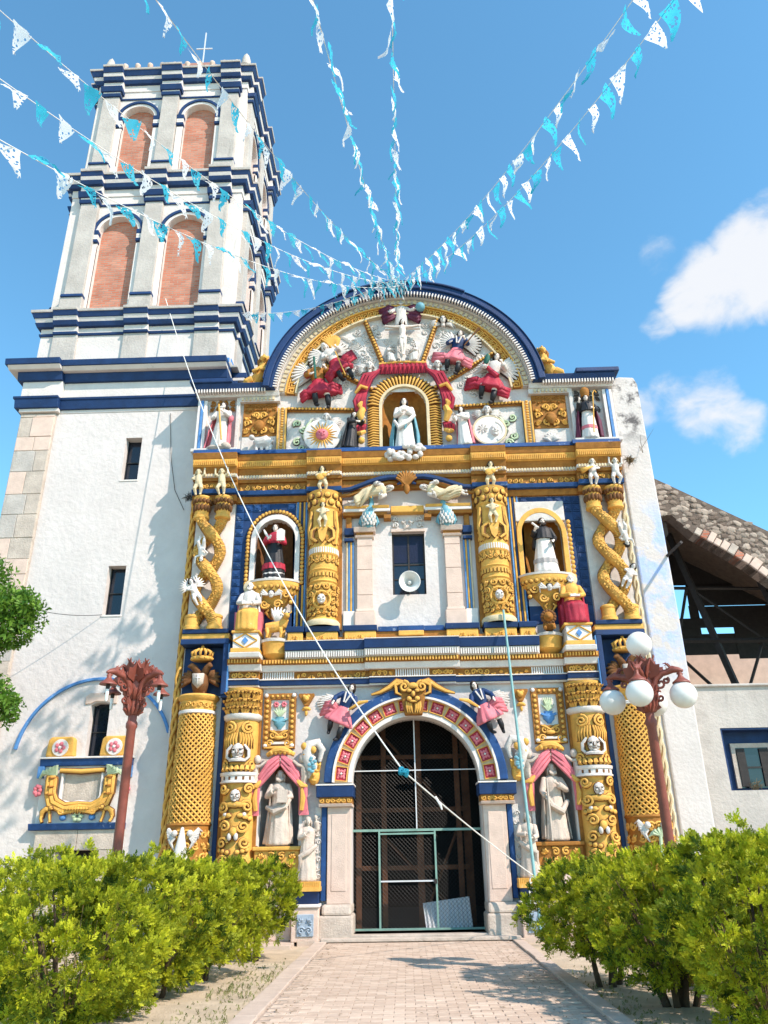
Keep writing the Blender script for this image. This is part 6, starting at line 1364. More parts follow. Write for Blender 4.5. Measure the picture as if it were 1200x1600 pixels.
# winged bull (left) and small lion (right) of the seated saints, crowned beasts above the lattice columns
bl = thing('winged_bull', 'small gold bull with white wings beside the seated saint in grey', 'bull', (-3.22, -.26, 6.29), (0, 0, ANG(10)))
q = MB().tube([(-.22, .05, .26), (0, 0, .28), (.18, -.04, .34), (.24, -.10, .46)], [.12, .14, .12, .08], 10).ell((.25, -.2, .50), (.075, .12, .08))
for x, y in ((-.2, -.04), (-.14, .08), (.12, -.08), (.18, .04)): q.tube([(x, y, .22), (x+.02, y-.03, .1), (x, y-.02, .0)], [.06, .04, .03], 7)
for sd2 in (-1, 1): q.tube([(.25+sd2*.05, -.16, .56), (.25+sd2*.11, -.18, .60), (.25+sd2*.1, -.2, .66)], [.02, .018, .006], 6)
mesh_part(q, 'body', 'gold', bl, rem=.013); q = MB()
for k in range(6): a = ANG(120-k*16); q.tube([(.02, -.06, .36), (.02+.16*math.cos(a), -.1, .40+.18*math.sin(a)), (.04+.3*math.cos(a), -.06, .40+.36*math.sin(a))], [.03, .05, .015], 5)
mesh_part(q, 'wing', 'white', bl)
ln = thing('small_lion', 'little gold lion crouching beside the seated saint in crimson', 'lion', (3.24, -.30, 6.29), (0, 0, ANG(-8)))
q = MB().tube([(.0, .12, .14), (0, .0, .17), (0, -.1, .24)], [.13, .14, .13], 10)
for sd2 in (-1, 1): q.tube([(sd2*.09, -.06, .16), (sd2*.11, -.16, .06), (sd2*.10, -.22, .03)], [.055, .045, .04], 7)
mesh_part(q, 'body', 'gold_brown', ln, rem=.013)
q = MB().ell((0, -.16, .32), (.12, .11, .12)).ell((0, -.27, .29), (.06, .05, .05)); mesh_part(q, 'head', 'gold_brown', ln, rem=.012); q = MB()
for k in range(14): a = k*2*PI/14; q.ell((.14*math.cos(a), -.13, .32+.14*math.sin(a)), (.05, .05, .05), 7, 5)
mesh_part(q, 'mane', 'brown_dark', ln)
for s in (-1, 1):
    be = thing('crowned_eagle', 'weathered two headed eagle with gold crown above the %s lattice column' % ('left' if s < 0 else 'right'), 'eagle', (4.92*s, -.18, 5.0), group='crowned eagles over the lattice columns')
    q = MB().tube([(0, 0, .02), (0, -.06, .25), (0, -.05, .48)], [.14, .2, .15], 12)
    for sd2 in (-1, 1):
        q.tube([(sd2*.05, -.05, .45), (sd2*.14, -.08, .62), (sd2*.22, -.14, .68), (sd2*.28, -.18, .64)], [.10, .08, .07, .02], 9)
        for k in range(5): a = ANG(70-k*26); q.tube([(sd2*.15, .0, .40), (sd2*(.22+.14*math.cos(a)), -.06, .38+.16*math.sin(a)), (sd2*(.24+.24*math.cos(a)), -.02, .34+.26*math.sin(a))], [.05, .06, .02], 6)
        q.tube([(sd2*.08, -.04, .12), (sd2*.11, -.12, .02)], [.06, .035], 7)
    mesh_part(q, 'body', 'brown_dark', be, smooth=True)
    mesh_part(MB().prism([(-.13, .46), (.13, .46), (.12, .24), (0, .12), (-.12, .24)], -.30, -.2), 'shield', 'stone', be); mesh_part(MB().box(-.012, .012, -.315, -.3, .2, .44).box(-.06, .06, -.314, -.3, .34, .365), 'shield_cross', 'white', be)
    q = MB().lathe((0, -.06, .80), [(.24, 0), (.26, .02), (.26, .07), (.23, .09)], 18, sy=.8)
    for k in range(7): a = PI+PI*k/6; q.tube([(.22*math.cos(a), -.06+.18*math.sin(a), .88), (.25*math.cos(a), -.06+.2*math.sin(a), .98), (.13*math.cos(a), -.06+.1*math.sin(a), 1.06), (0, -.06, 1.07)], [.028, .035, .03, .03], 6); q.ell((.24*math.cos(a), -.06+.2*math.sin(a), .84), .035)
    q.ell((0, -.06, 1.12), (.04, .04, .06)); mesh_part(q, 'crown', 'gold', be)
# white lamb under the carved gold panel, left shoulder
hz = thing('white_lamb', 'round backed white animal below the carved gold panel left of the gable', 'animal', (-3.80, -.10, 11.36))
q = MB().tube([(.22, 0, .22), (.08, -.03, .30), (-.1, -.02, .28), (-.2, -.06, .36)], [.15, .2, .17, .09], 12).ell((-.27, -.14, .40), (.08, .1, .07))
for x in (-.14, .0, .14, .22): q.tube([(x, -.06, .2), (x, -.1, .02)], [.06, .04], 7)
mesh_part(q, 'body', 'white_relief', hz, rem=.013)
sh = thing('shell_ornament', 'broken pale shell and gold urn below the carved panel right of the gable', 'ornament', (3.92, -.08, 11.36))
q = MB()
for k in range(7): a = ANG(20+k*23); q.tube([(-.05, 0, .1), (-.05+.14*math.cos(a), -.06, .12+.14*math.sin(a)), (-.05+.26*math.cos(a), -.02, .12+.24*math.sin(a))], [.03, .06, .02], 6)
mesh_part(q, 'shell', 'white_relief', sh); mesh_part(MB().lathe((0, -.06, .62), [(.02, 0), (.05, .02), (.13, .12), (.15, .22), (.09, .26), (.11, .3)], 14, sy=.6), 'urn', 'gold_brown', sh)
# ============================================================ bell tower
TX, TY = -8.03, 3.85
TW = thing('bell_tower', 'tall white bell tower with navy cornices and brick filled arches left of the facade', 'tower', (TX, TY, 0))
def T(mb, name, m, parent=None, **k):
    if parent is None: return build(mb, name, m, TW, world=True, **k)
    return build(mb, name, m, parent, **k)
def FM(i): return Matrix.Translation((TX, TY, 0)) @ Matrix.Rotation(i*PI/2, 4, 'Z')
def plan_block(w, segs, p, z0, z1, sl=0.0):
    """square block whose outline breaks forward over the pilasters; leaning in by sl at the foot"""
    loops = []
    for q in (p-sl, p):
        L = []
        for i in range(4):
            R = Matrix.Rotation(i*PI/2, 3, 'Z'); e = segs[0][2]; pts = [(-(w+e+q), -(w+e+q))]
            for k in range(len(segs)-1): u = segs[k][1]; pts += [(u, -(w+segs[k][2]+q)), (u, -(w+segs[k+1][2]+q))]
            L += [R @ V3((a, b, 0)) for a, b in pts]
        loops.append(L)
    n = len(loops[0]); mb = MB()
    for L, z in zip(loops, (z0, z1)): mb.v += [(v.x+TX, v.y+TY, z) for v in L]
    mb.f = [(i, (i+1) % n, n+(i+1) % n, n+i) for i in range(n)]+[tuple(range(n-1, -1, -1)), tuple(range(n, 2*n))]
    return mb
def tower_lower():
    y0 = .46
    holes = [[(-7.72, 10.96), (-7.27, 10.96), (-7.27, 12.26), (-7.72, 12.26)], [(-7.72, 7.18), (-7.26, 7.18), (-7.26, 8.49), (-7.72, 8.49)], [(-7.68, 3.74), (-7.22, 3.74), (-7.22, 4.96), (-7.34, 5.02), (-7.56, 5.02), (-7.68, 4.96)], [(-8.0, .02), (-7.04, .02), (-7.04, 1.78), (-8.0, 1.78)]]
    w = holed([(-9.78, 0), (-5.60, 0), (-5.60, 13.1), (-9.78, 13.1)], holes, y0, y0+.55)
    T(w, 'wall', 'plaster')
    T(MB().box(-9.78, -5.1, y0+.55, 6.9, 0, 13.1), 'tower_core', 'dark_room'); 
    T(MB().box(-5.08, -5.02, 3.0, 6.9, 10.9, 14.0), 'side_wall', 'plaster_tower')
    T(MB().box(-10.78, -9.782, .38, 6.9, 0, 13.08), 'corner_pier', 'stone', bev=.02)
    # dressed stones of the corner pier stand slightly proud
    r = random.Random(3); z = .1
    while z < 13.0:
        hgt = r.uniform(.42, .7); hgt = min(hgt, 13.04-z); xs = [-10.77, -10.77+r.uniform(.35, .62), -9.79]
        for a, b in zip(xs[:-1], xs[1:]): T(MB().box(a+.008, b-.008, .38-r.uniform(.008, .03), .40, z+.008, z+hgt-.008), 'stone', r.choice(('stone', 'stone', 'stone_pink', 'plaster_old')), bev=.012)
        z += hgt
    for k, hl in enumerate(holes[:3]):
        xs = [p[0] for p in hl]; zs = [p[1] for p in hl]; a, b, c, d = min(xs), max(xs), min(zs), max(zs)
        wn = thing('window', None, None); wn.parent = TW; wn.matrix_parent_inverse = Matrix.Translation(-TW.location)
        build(MB().box(a, b, y0+.27, y0+.285, c, d), 'pane', 'glass_dark', wn); build(MB().box(a, b, y0+.22, y0+.25, c+(d-c)*.47, c+(d-c)*.49).box(a, a+.02, y0+.22, y0+.25, c, d).box(b-.02, b, y0+.22, y0+.25, c, d), 'window_bar', 'wire', wn)
        build(MB().box(a-.03, b+.03, y0-.02, y0+.2, c-.05, c-.002), 'sill', 'white', wn, bev=.01)
        if k == 2: build(MB().prism([(a-.14, 4.98), (a-.14, 5.16), (a-.05, 5.24), (b+.05, 5.24), (b+.16, 5.16), (b+.16, 4.98), (b, 4.99), (b-.1, 5.04), (a+.1, 5.04), (a, 4.99)], y0-.035, y0+.1), 'lintel', 'stone_pink', wn, bev=.01)
    # blue arc moulding
    T(MB().arc((-7.50, 3.74), 1.80, 1.87, y0-.07, y0+.01, math.radians(17), math.radians(173), 40), 'blue_arc', 'blue_light', bev=.012)
    # two blue bands with white frieze between, breaking forward over the pier
    for z0, z1, p, sl, m, nm in ((13.10, 13.20, .02, 0, 'plaster_tower', 'frieze'), (13.20, 13.46, .14, .06, 'blue', 'cornice_band'), (13.46, 13.53, .18, .02, 'blue', 'cornice_band'), (13.53, 14.08, .04, 0, 'plaster_tower', 'frieze'), (14.08, 14.34, .18, .06, 'blue', 'cornice'), (14.34, 14.44, .40, .10, 'plaster_tower', 'corona'), (14.44, 14.62, .46, .03, 'blue', 'cornice_top')):
        mb = MB()
        mb.box(-9.70, -5.0 if z0 > 13.5 else -5.63, y0-p, 6.8, z0, z1, sl); mb.box(-10.8-p, -9.70, y0-p-.14, 6.81, z0, z1, sl)
        if z0 > 13.5: mb.box(-5.0, -5.0+p*.9, .9, 6.79, z0, z1)
        T(mb, nm, m, bev=.012)
    T(MB().box(-11.0, -4.8, .62, 6.9, 14.62, 14.70), 'roof_ledge', 'plaster_old', bev=.02)
    # doorway and its lintel
    dl = T(MB().box(-8.48, -8.002, y0-.10, y0+.3, 0, 1.78).box(-7.038, -6.62, y0-.10, y0+.3, 0, 1.78), 'door_jambs', 'stone', bev=.015)
    for a, b in ((-8.50, -7.56), (-7.552, -6.60)): T(MB().box(a, b, y0-.11, y0+.3, 1.785, 2.20), 'lintel_stone', 'stone', bev=.012)
    T(MB().box(-8.05, -7.0, y0+.35, y0+.45, 0, 1.8), 'tower_door', 'dark_room')
tower_lower()
def plaque():
    """carved window frame: gold drapery around a stone plaque, under two flower bosses"""
    y = .46
    p = T(MB().box(-8.56, -6.60, y-.10, y+.01, 2.30, 3.66), 'plaque_frame', 'white', bev=.02)
    build(MB().box(-8.66, -6.52, y-.22, y, 2.20, 2.34, .05), 'plaque_ledge', 'blue_worn', p, bev=.015)
    build(MB().box(-8.62, -6.50, y-.20, y, 3.56, 3.72, .04), 'plaque_cornice', 'blue_worn', p, bev=.015); build(MB().box(-8.64, -6.48, y-.23, y, 3.72, 3.76), 'cornice_fillet', 'white', p, bev=.01)
    build(MB().box(-8.64, -8.50, y-.19, y, 3.30, 3.56).box(-6.62, -6.50, y-.19, y, 3.30, 3.56), 'cornice_ears', 'blue_light', p, bev=.01)
    build(MB().box(-8.0, -7.18, y-.115, y-.09, 2.78, 3.40), 'plaque', 'stone', p, bev=.01)
    g = MB(); bands = MB(); rim = MB(); cx = -7.59
    for s in (-1, 1):
        for o, w in ((0, .07), (.085, .06), (-.08, .05)):                      # drapery of three folds either side, gathered by bands
            g.tube([(cx+s*(.72+o*.4), y-.17, 3.42), (cx+s*(.66+o), y-.2-abs(o)*.2, 3.26), (cx+s*(.66+o), y-.2, 2.98), (cx+s*(.58+o), y-.2, 2.78-o*.6), (cx+s*.3, y-.2, 2.65-o), (cx, y-.2, 2.69-o*.8)], [w*.9, w*1.1, w, w, w*.9, w*.8], 7)
        for z in (3.30, 3.12, 2.95): bands.tube([(cx+s*.54, y-.2, z), (cx+s*.66, y-.30, z-.01), (cx+s*.79, y-.2, z)], .025, 5)
        rim.tube([(cx+s*.46, y-.16, 3.40), (cx+s*.46, y-.16, 2.90), (cx+s*.40, y-.16, 2.80), (cx+s*.2, y-.16, 2.76), (cx, y-.16, 2.79)], .032, 6)
        g.scroll((cx+s*.36, y-.22, 2.60), .09, 1.7, .030, s, PI/2); g.scroll((cx+s*.56, y-.2, 2.66), .06, 1.5, .024, -s, 0)
        for k in range(4): g.tube([(cx+s*(.03+.06*k), y-.2, 2.72), (cx+s*(.03+.065*k), y-.26, 2.63), (cx+s*(.02+.06*k), y-.2, 2.54)], [.02, .035, .01], 5)
        # little supporting dog: head, arched back, two legs
        g.tube([(cx+s*.80, y-.16, 2.46), (cx+s*.78, y-.2, 2.58), (cx+s*.70, y-.22, 2.64), (cx+s*.62, y-.24, 2.62)], [.05, .065, .055, .04], 8); g.ell((cx+s*.58, y-.26, 2.66), (.05, .055, .05)); g.ell((cx+s*.54, y-.3, 2.64), (.03, .035, .025))
        g.tube([(cx+s*.78, y-.18, 2.54), (cx+s*.80, y-.2, 2.44), (cx+s*.76, y-.22, 2.36)], [.05, .035, .03], 7); g.tube([(cx+s*.62, y-.22, 2.60), (cx+s*.60, y-.22, 2.48), (cx+s*.57, y-.24, 2.36)], [.035, .028, .028], 7)
    g.tube([(-8.1, y-.2, 3.46), (-7.59, y-.22, 3.43), (-7.08, y-.2, 3.46)], [.05, .06, .05], 8); relief(g, 'gold_drapery', 'gold', p); build(bands, 'drapery_band', 'gold_brown', p, smooth=True); build(rim, 'plaque_rim', 'white', p, smooth=True)
    f = MB(); row(f, -8.05, -7.13, 3.40, 3.47, y-.2, y-.1, 18, .6); build(f, 'fringe', 'cream', p)
    w = MB()
    for s in (-1, 1):
        for k in range(5): w.tube([(-7.59+s*.60, y-.2, 3.36), (-7.59+s*(.60+.07*k), y-.26, 3.56-.035*k), (-7.59+s*(.66+.075*k), y-.2, 3.54-.06*k)], [.03, .055, .03], 6)
    build(w, 'pale_shells', 'green_pale', p, smooth=True)
    build(MB().ell((-7.92, y-.15, 2.46), (.08, .06, .07)).ell((-7.26, y-.15, 2.46), (.08, .06, .07)), 'blue_bosses', 'blue_light', p, smooth=True)
    fl = MB()
    for k in range(6): a = k*PI/3; fl.ell((-7.59+.08*math.cos(a), y-.15, 2.48+.08*math.sin(a)), (.06, .05, .05))
    build(fl, 'green_flower', 'green_pale', p, smooth=True); fl = MB()
    for k in range(7): a = k*.9; fl.ell((-8.58+.06*math.cos(a), y-.16, 3.04+.09*math.sin(a)), (.05, .05, .05)); fl.ell((-6.56+.05*math.cos(a), y-.14, 3.04+.09*math.sin(a)), (.05, .05, .05))
    build(fl, 'pink_roses', 'pink', p, smooth=True)
    for cx in (-8.20, -6.94):
        b = T(MB().prism([(cx-.34, 3.765), (cx+.34, 3.765), (cx+.31, 4.16), (cx+.24, 4.22), (cx-.24, 4.22), (cx-.31, 4.16)], y-.16, y+.01), 'boss', 'gold', bev=.04)
        build(MB().disc((cx, y-.19, 3.97), .19, y-.1, 22), 'boss_disc', 'white', b, bev=.01); q = MB()
        for k in range(5): a = k*2*PI/5; q.ell((cx+.085*math.cos(a), y-.195, 3.97+.085*math.sin(a)), (.05, .025, .05))
        build(q, 'boss_flower', 'pink', b, smooth=True); build(MB().ell((cx, y-.2, 3.97), (.04, .03, .04)), 'boss_heart', 'white', b, smooth=True)
plaque()
def tower_upper():
    PIL = [(-2.44, -1.86), (-.29, .29), (1.86, 2.44)]
    def segs(w, e=.10):
        return [(-w, -2.52, 0), (-2.52, -1.78, e), (-1.78, -.37, 0), (-.37, .37, e), (.37, 1.78, 0), (1.78, 2.52, e), (2.52, w, 0)]
    # base block
    w = 2.93
    T(MB().box(TX-w-.06, TX+w+.06, TY-w-.06, TY+w+.06, 14.70, 14.98), 'plinth', 'plaster_old', bev=.03)
    T(MB().box(TX-w, TX+w, TY-w, TY+w, 14.98, 16.12), 'base_block', 'plaster_tower')
    for i in range(4):
        for a, b in PIL:
            T(MB().box(a-.08, b+.08, -w-.08, -w+.02, 14.98, 16.12).xf(FM(i)), 'pedestal', 'plaster_old', bev=.01)
            T(MB().box(a-.10, b+.10, -w-.10, -w+.02, 15.0, 15.22).xf(FM(i)), 'pedestal_foot', 'plaster_old', bev=.02)
        for k in range(4): a, b = ((-2.9, -2.55), (-1.76, -.40), (.40, 1.76), (2.55, 2.9))[k]; T(MB().box(a, b, -w-.02, -w+.01, 15.02, 15.16).xf(FM(i)), 'base_stripe', 'blue_light')
    for z0, z1, p, sl, m in ((16.12, 16.20, .06, .02, 'blue'), (16.20, 16.40, .02, 0, 'plaster_tower'), (16.40, 16.54, .18, .06, 'blue'), (16.54, 16.68, .20, .05, 'plaster_tower'), (16.68, 16.84, .28, .06, 'blue'), (16.84, 16.93, .31, .01, 'plaster_old')):
        T(plan_block(w, segs(w), p, z0, z1, sl), 'cornice', m, bev=.01)
    def stage(w, zb, zt, zs, hw, rz, name):
        core = w-.34
        T(MB().box(TX-core, TX+core, TY-core, TY+core, zb, zt), 'stage_core', 'plaster_tower')
        for i in range(4):
            W2 = w if i % 2 == 0 else w-.34
            hl = [arch_pts(c, hw, zb+.06, zs, 14, rz) for c in (-1.10, 1.10)]
            T(holed([(-W2, zb), (W2, zb), (W2, zt), (-W2, zt)], hl, -w, -w+.338).xf(FM(i)), 'stage_wall', 'plaster_tower')
            for c in (-1.10, 1.10):
                o = build(MB().prism(arch_pts(c, hw-.003, zb+.062, zs, 14, rz-.003), -w+.20, -w+.33).xf(FM(i)), 'brick_infill', 'brick', TW, world=True)
                T(MB().arc((c, zs), hw, hw+.10, -w-.05, -w+.02, 0, PI, 20, 1).mapped(lambda x, y, z: (x, y, zs+(z-zs)*rz/hw)).xf(FM(i)), 'arch_band', 'white')
                T(MB().arc((c, zs), hw+.10, hw+.20, -w-.10, -w+.02, 0, PI, 20, 1).mapped(lambda x, y, z: (x, y, zs+(z-zs)*rz/hw)).xf(FM(i)), 'arch_hood', 'blue', bev=.01)
                for q in (-1, 1):
                    xa, xb = sorted((c+q*(hw-.02), c+q*(hw+.24))); 
                    T(MB().box(xa+.02, xb-.02, -w-.05, -w+.05, zb+.3, zs-.52).xf(FM(i)), 'jamb_strip', 'white', bev=.008)
                    T(MB().box(xa, xb, -w-.12, -w+.1, zs-.14, zs+.02, .03).xf(FM(i)), 'impost', 'blue', bev=.01); T(MB().box(xa+.01, xb-.01, -w-.08, -w+.08, zs-.24, zs-.142).xf(FM(i)), 'impost_neck', 'white'); T(MB().box(xa, xb, -w-.10, -w+.09, zs-.44, zs-.34, .02).xf(FM(i)), 'impost_ring', 'blue', bev=.01); T(MB().box(xa+.012, xb-.012, -w-.075, -w+.075, zs-.339, zs-.241).xf(FM(i)), 'impost_neck', 'white')
            for a, b in PIL:
                T(MB().box(a, b, -w-.16, -w+.02, zb+.70, zt-.42).xf(FM(i)), 'pilaster', 'plaster_old', bev=.012)
                T(MB().box(a-.06, b+.06, -w-.24, -w+.02, zb+.0, zb+.58).xf(FM(i)), 'pilaster_foot', 'plaster_old', bev=.02); T(MB().box(a-.05, b+.05, -w-.25, -w+.02, zb+.58, zb+.70, -.04).xf(FM(i)), 'pilaster_ring', 'blue', bev=.012)
                T(MB().box(a-.05, b+.05, -w-.24, -w+.02, zt-.42, zt-.30, .03).xf(FM(i)), 'capital_ring', 'blue', bev=.01); T(MB().box(a-.02, b+.02, -w-.20, -w+.02, zt-.30, zt-.20).xf(FM(i)), 'capital_neck', 'plaster_tower'); T(MB().box(a-.10, b+.10, -w-.32, -w+.02, zt-.20, zt-.002, .07).xf(FM(i)), 'capital', 'blue', bev=.012)
            # thin blue string course between the pilasters
            for a, b in ((-1.84, -.31), (.31, 1.84)): T(MB().box(a, b, -w-.035, -w+.01, zt-.42, zt-.35).xf(FM(i)), 'string_course', 'blue')
    stage(2.84, 16.93, 21.85, 20.30, .64, .64, 'lower')
    w = 2.84
    for z0, z1, p, sl, m in ((21.85, 22.16, .03, 0, 'plaster_tower'), (22.16, 22.30, .20, .06, 'blue'), (22.30, 22.44, .22, .05, 'plaster_tower'), (22.44, 22.60, .28, .06, 'blue'), (22.60, 22.70, .31, .01, 'plaster_old')):
        T(plan_block(w, segs(w, .16), p, z0, z1, sl), 'cornice', m, bev=.01)
    stage(2.70, 22.70, 27.10, 25.72, .57, .60, 'upper')
    w = 2.70
    sg = [(-w, -2.5, 0), (-2.5, -1.78, .16), (-1.78, -.37, 0), (-.37, .37, .16), (.37, 1.78, 0), (1.78, 2.5, .16), (2.5, w, 0)]
    for z0, z1, p, sl, m in ((27.10, 27.42, .03, 0, 'plaster_tower'), (27.42, 27.56, .18, .06, 'blue'), (27.56, 27.70, .22, .04, 'plaster_tower'), (27.70, 27.90, .32, .08, 'blue'), (27.90, 27.98, .35, .01, 'plaster_old')):
        T(plan_block(w, sg, p, z0, z1, sl), 'cornice', m, bev=.01)
    # parapet with little balls, corner pinnacles, tiled pyramid roof and iron cross
    T(MB().box(TX-2.95, TX+2.95, TY-2.95, TY+2.95, 27.98, 28.10), 'parapet', 'roof_tile', bev=.02)
    rf = MB(); n = 9
    rf.v = [(TX-2.5, TY-2.5, 28.2), (TX+2.5, TY-2.5, 28.2), (TX+2.5, TY+2.5, 28.2), (TX-2.5, TY+2.5, 28.2), (TX-.5, TY-.5, 31.7), (TX+.5, TY-.5, 31.7), (TX+.5, TY+.5, 31.7), (TX-.5, TY+.5, 31.7)]
    rf.f = [(0, 1, 5, 4), (1, 2, 6, 5), (2, 3, 7, 6), (3, 0, 4, 7), (4, 5, 6, 7)]; roof = T(rf, 'roof', 'roof_tile')
    for i in range(4):
        for k in range(11): u = -2.3+k*.46; build(MB().lathe((0, 0, 0), [(.06, 0), (.05, .1), (.10, .18), (.10, .26), (.03, .34), (0, .35)], 10).xf(FM(i) @ Matrix.Translation((u, -2.85, 28.10))), 'ball_finial', 'stone_pink', roof, smooth=True)
    for a, b in ((-1, -1), (1, -1), (1, 1), (-1, 1)):
        T(MB().lathe((TX+a*2.55, TY+b*2.55, 27.98), [(.20, 0), (.20, .4), (.23, .44), (.23, .50), (.18, .54), (.17, .8), (.11, 1.05), (.0, 1.25)], 12), 'pinnacle', 'plaster_old', smooth=True, ang=35)
    T(MB().box(TX-.022, TX+.022, TY-.022, TY+.022, 31.8, 34.3).box(TX-.34, TX+.34, TY-.018, TY+.018, 33.25, 33.30), 'cross', 'sheet_metal')
    T(MB().lathe((TX, TY, 31.65), [(.3, 0), (.34, .2), (.2, .4), (.05, .5)], 12), 'cross_base', 'plaster_old', smooth=True)
tower_upper()
# ============================================================ ruined vault and side wing on the right
def side_wing():
    sw = thing('side_wing', 'low whitewashed wing with a deep blue window right of the church', 'building', (9, 1, 0))
    B = lambda mb, n, m, par=None, **k: build(mb, n, m, par or sw, world=par is None, **k)
    hole = [(7.12, 2.78), (8.75, 2.78), (8.75, 4.15), (7.12, 4.15)]
    B(holed([(6.30, 0), (18, 0), (18, 5.10), (6.30, 5.16)], [hole], .62, 1.25), 'wall', 'plaster_old')
    B(MB().box(7.12, 7.16, .64, 1.1, 2.78, 4.15).box(8.71, 8.75, .64, 1.1, 2.78, 4.15).box(7.16, 8.71, .64, 1.1, 4.11, 4.15), 'window_reveal', 'blue')
    B(MB().box(7.16, 8.71, 1.04, 1.1, 2.78, 4.11), 'window_back', 'blue')
    wn = B(MB().box(7.42, 7.52, .97, 1.04, 2.85, 3.84).box(8.28, 8.42, .97, 1.04, 2.85, 3.84).box(7.52, 8.28, .97, 1.04, 3.74, 3.84), 'window', 'stone')
    build(MB().box(7.52, 8.28, .99, 1.0, 2.85, 3.74), 'pane', 'glass_dark', wn); build(MB().box(7.53, 7.72, .95, .985, 2.88, 3.72).box(8.06, 8.26, .95, .985, 2.88, 3.72), 'shutter', 'iron', wn); build(MB().box(7.53, 8.27, .96, .98, 3.28, 3.32), 'window_bar', 'wire', wn)
    B(MB().box(6.35, 18, .55, 1.3, 5.10, 5.16), 'wall_coping', 'plaster_old', bev=.02)
    B(MB().box(8.2, 18, -.4, .62, 2.0, 2.12).box(8.25, 18, -.36, .62, 0, 2.0), 'lean_to', 'plaster_old', bev=.02)
    B(MB().box(6.4, 18, 8.2, 8.4, 0, 8.0), 'rear_wall', 'stone_pink')
side_wing()
def ruin():
    Y = 2.3; rv = thing('ruined_vault', 'broken rubble stone arch with dark roof trusses beyond the white buttress', 'ruin', (10, 3, 5))
    B = lambda mb, n, m, par=None, **k: build(mb, n, m, par or rv, world=par is None, **k)
    top = lambda x: 11.62-.60*(x-7.0)+.0*x
    arch = [(6.4, 10.45), (7.35, 10.3), (7.55, 10.3), (8.06, 9.72), (8.7, 9.28), (9.4, 8.74), (10.2, 7.98), (11, 6.95), (11.6, 5.9), (12, 5.2)]
    out = [(6.4, top(6.4)), (7.5, top(7.5)), (9, top(9)), (10.5, top(10.5)), (12.5, top(12.5)), (13.5, 6.0), (13.5, 5.2)]
    B(MB().prism(out+arch[::-1], Y, Y+.45), 'rubble_core', 'mortar')
    # voussoirs along the arch edge
    for i in range(3, len(arch)-1):
        (xa, za), (xb, zb) = arch[i], arch[i+1]; n = 4; d = V3((xb-xa, 0, zb-za)); nn = V3((-d.z, 0, d.x)).normalized()
        for k in range(n):
            a = V3((xa, 0, za))+d*(k+.04)/n; b = V3((xa, 0, za))+d*(k+.96)/n; h = .21+.05*((i+k) % 3)
            B(MB().prism([(a.x, a.z), (b.x, b.z), (b.x+nn.x*h, b.z+nn.z*h), (a.x+nn.x*h, a.z+nn.z*h)], Y-.06, Y+.47), 'voussoir', ('stone_pink', 'stone', 'brick', 'stone_pink')[(i*3+k) % 4], bev=.02)
    r = random.Random(9); pr = []
    for v in range(6):
        m = MB().ell((0, 0, 0), (1, .6, .8), 6, 5); m.v = [(x*(1+r.uniform(-.3, .3)), max(-.42, y*(1+r.uniform(-.2, .2))), z*(1+r.uniform(-.3, .3))) for x, y, z in m.v]
        me = bpy.data.meshes.new('stone'); me.from_pydata(m.v, [], m.f); me.materials.append(MATS['rubble']); at = me.attributes.new('tint', 'FLOAT', 'POINT'); at.data.foreach_set('value', [v/5]*len(m.v)); pr.append(me)
    def under(x):
        for (xa, za), (xb, zb) in zip(arch[:-1], arch[1:]):
            if xa <= x <= xb: return za+(zb-za)*(x-xa)/(xb-xa)
        return 5.2
    n = 0; x = 6.65
    while x < 11.0 and n < 300:
        z = under(x)+(.42 if x > 8.0 else .06)
        while z < top(x)-.10:
            o = mesh_obj('stone', pr[r.randrange(6)], rv); s = r.uniform(.08, .13); o.scale = (s*r.uniform(1, 1.5), s*.8, s*r.uniform(.7, 1)); o.rotation_euler = (0, r.uniform(-.6, .6), r.uniform(-.3, .3))
            o.location = V3((x+r.uniform(-.07, .07), Y+.01, z+r.uniform(-.03, .03)))-V3(rv.location); n += 1; z += r.uniform(.13, .20)
        x += .155
    B(MB().prism([(6.4, 10.46), (7.35, 10.31), (7.56, 10.31), (7.55, 9.9), (7.2, 9.6), (6.4, 9.5)], Y+.5, Y+.88), 'broken_edge', 'mold')
    # roof trusses and torn dark sheets behind
    def beam(a, b, w=.05, n='truss_bar'): B(MB().tube([a, b], w, 4), n, 'iron')
    Yt = 4.0
    for x in (8.35, 10.4): beam((x-.35, Yt, 10.4), (x+.85, Yt-.2, 5.1), .11, 'rafter')
    beam((6.6, Yt, 8.7), (12, Yt, 8.55), .05, 'purlin'); beam((6.6, Yt-.2, 7.05), (12, Yt-.2, 6.95), .07, 'tie_beam'); beam((8.2, Yt-.1, 8.6), (7.2, Yt-.1, 5.5), .045); beam((8.35, Yt-.1, 8.6), (10.2, Yt-.1, 7.0), .04); beam((10.1, Yt-.1, 7.0), (9.2, Yt-.1, 5.2), .045); beam((7.4, Yt-.1, 6.9), (9.0, Yt-.1, 5.1), .05); beam((9.9, Yt-.1, 7.0), (11.2, Yt-.1, 6.0), .04)
    sheets = [(6.4, 8.6, 8.82, 9.4), (9.0, 13, 8.7, 9.4), (6.4, 8.62, 8.3, 8.76), (8.98, 9.3, 8.3, 8.72), (9.42, 13, 8.3, 8.70), (6.4, 13, 8.0, 8.32), (6.4, 9.3, 7.70, 8.02), (10.3, 13, 7.0, 8.03), (6.4, 10.6, 7.15, 7.82)]
    B(MB().prism([(6.4, 9.4), (6.4, top(6.4)-.1), (10.6, top(10.6)-.1), (10.7, 9.4)], 5.95, 5.96), 'roof_sheet', 'iron')
    for k, (a, b, c, d) in enumerate(sheets): B(MB().box(a+.003*k, b-.003*k, 6.0+.02*k, 6.012+.02*k, c, d), 'roof_sheet', 'iron')
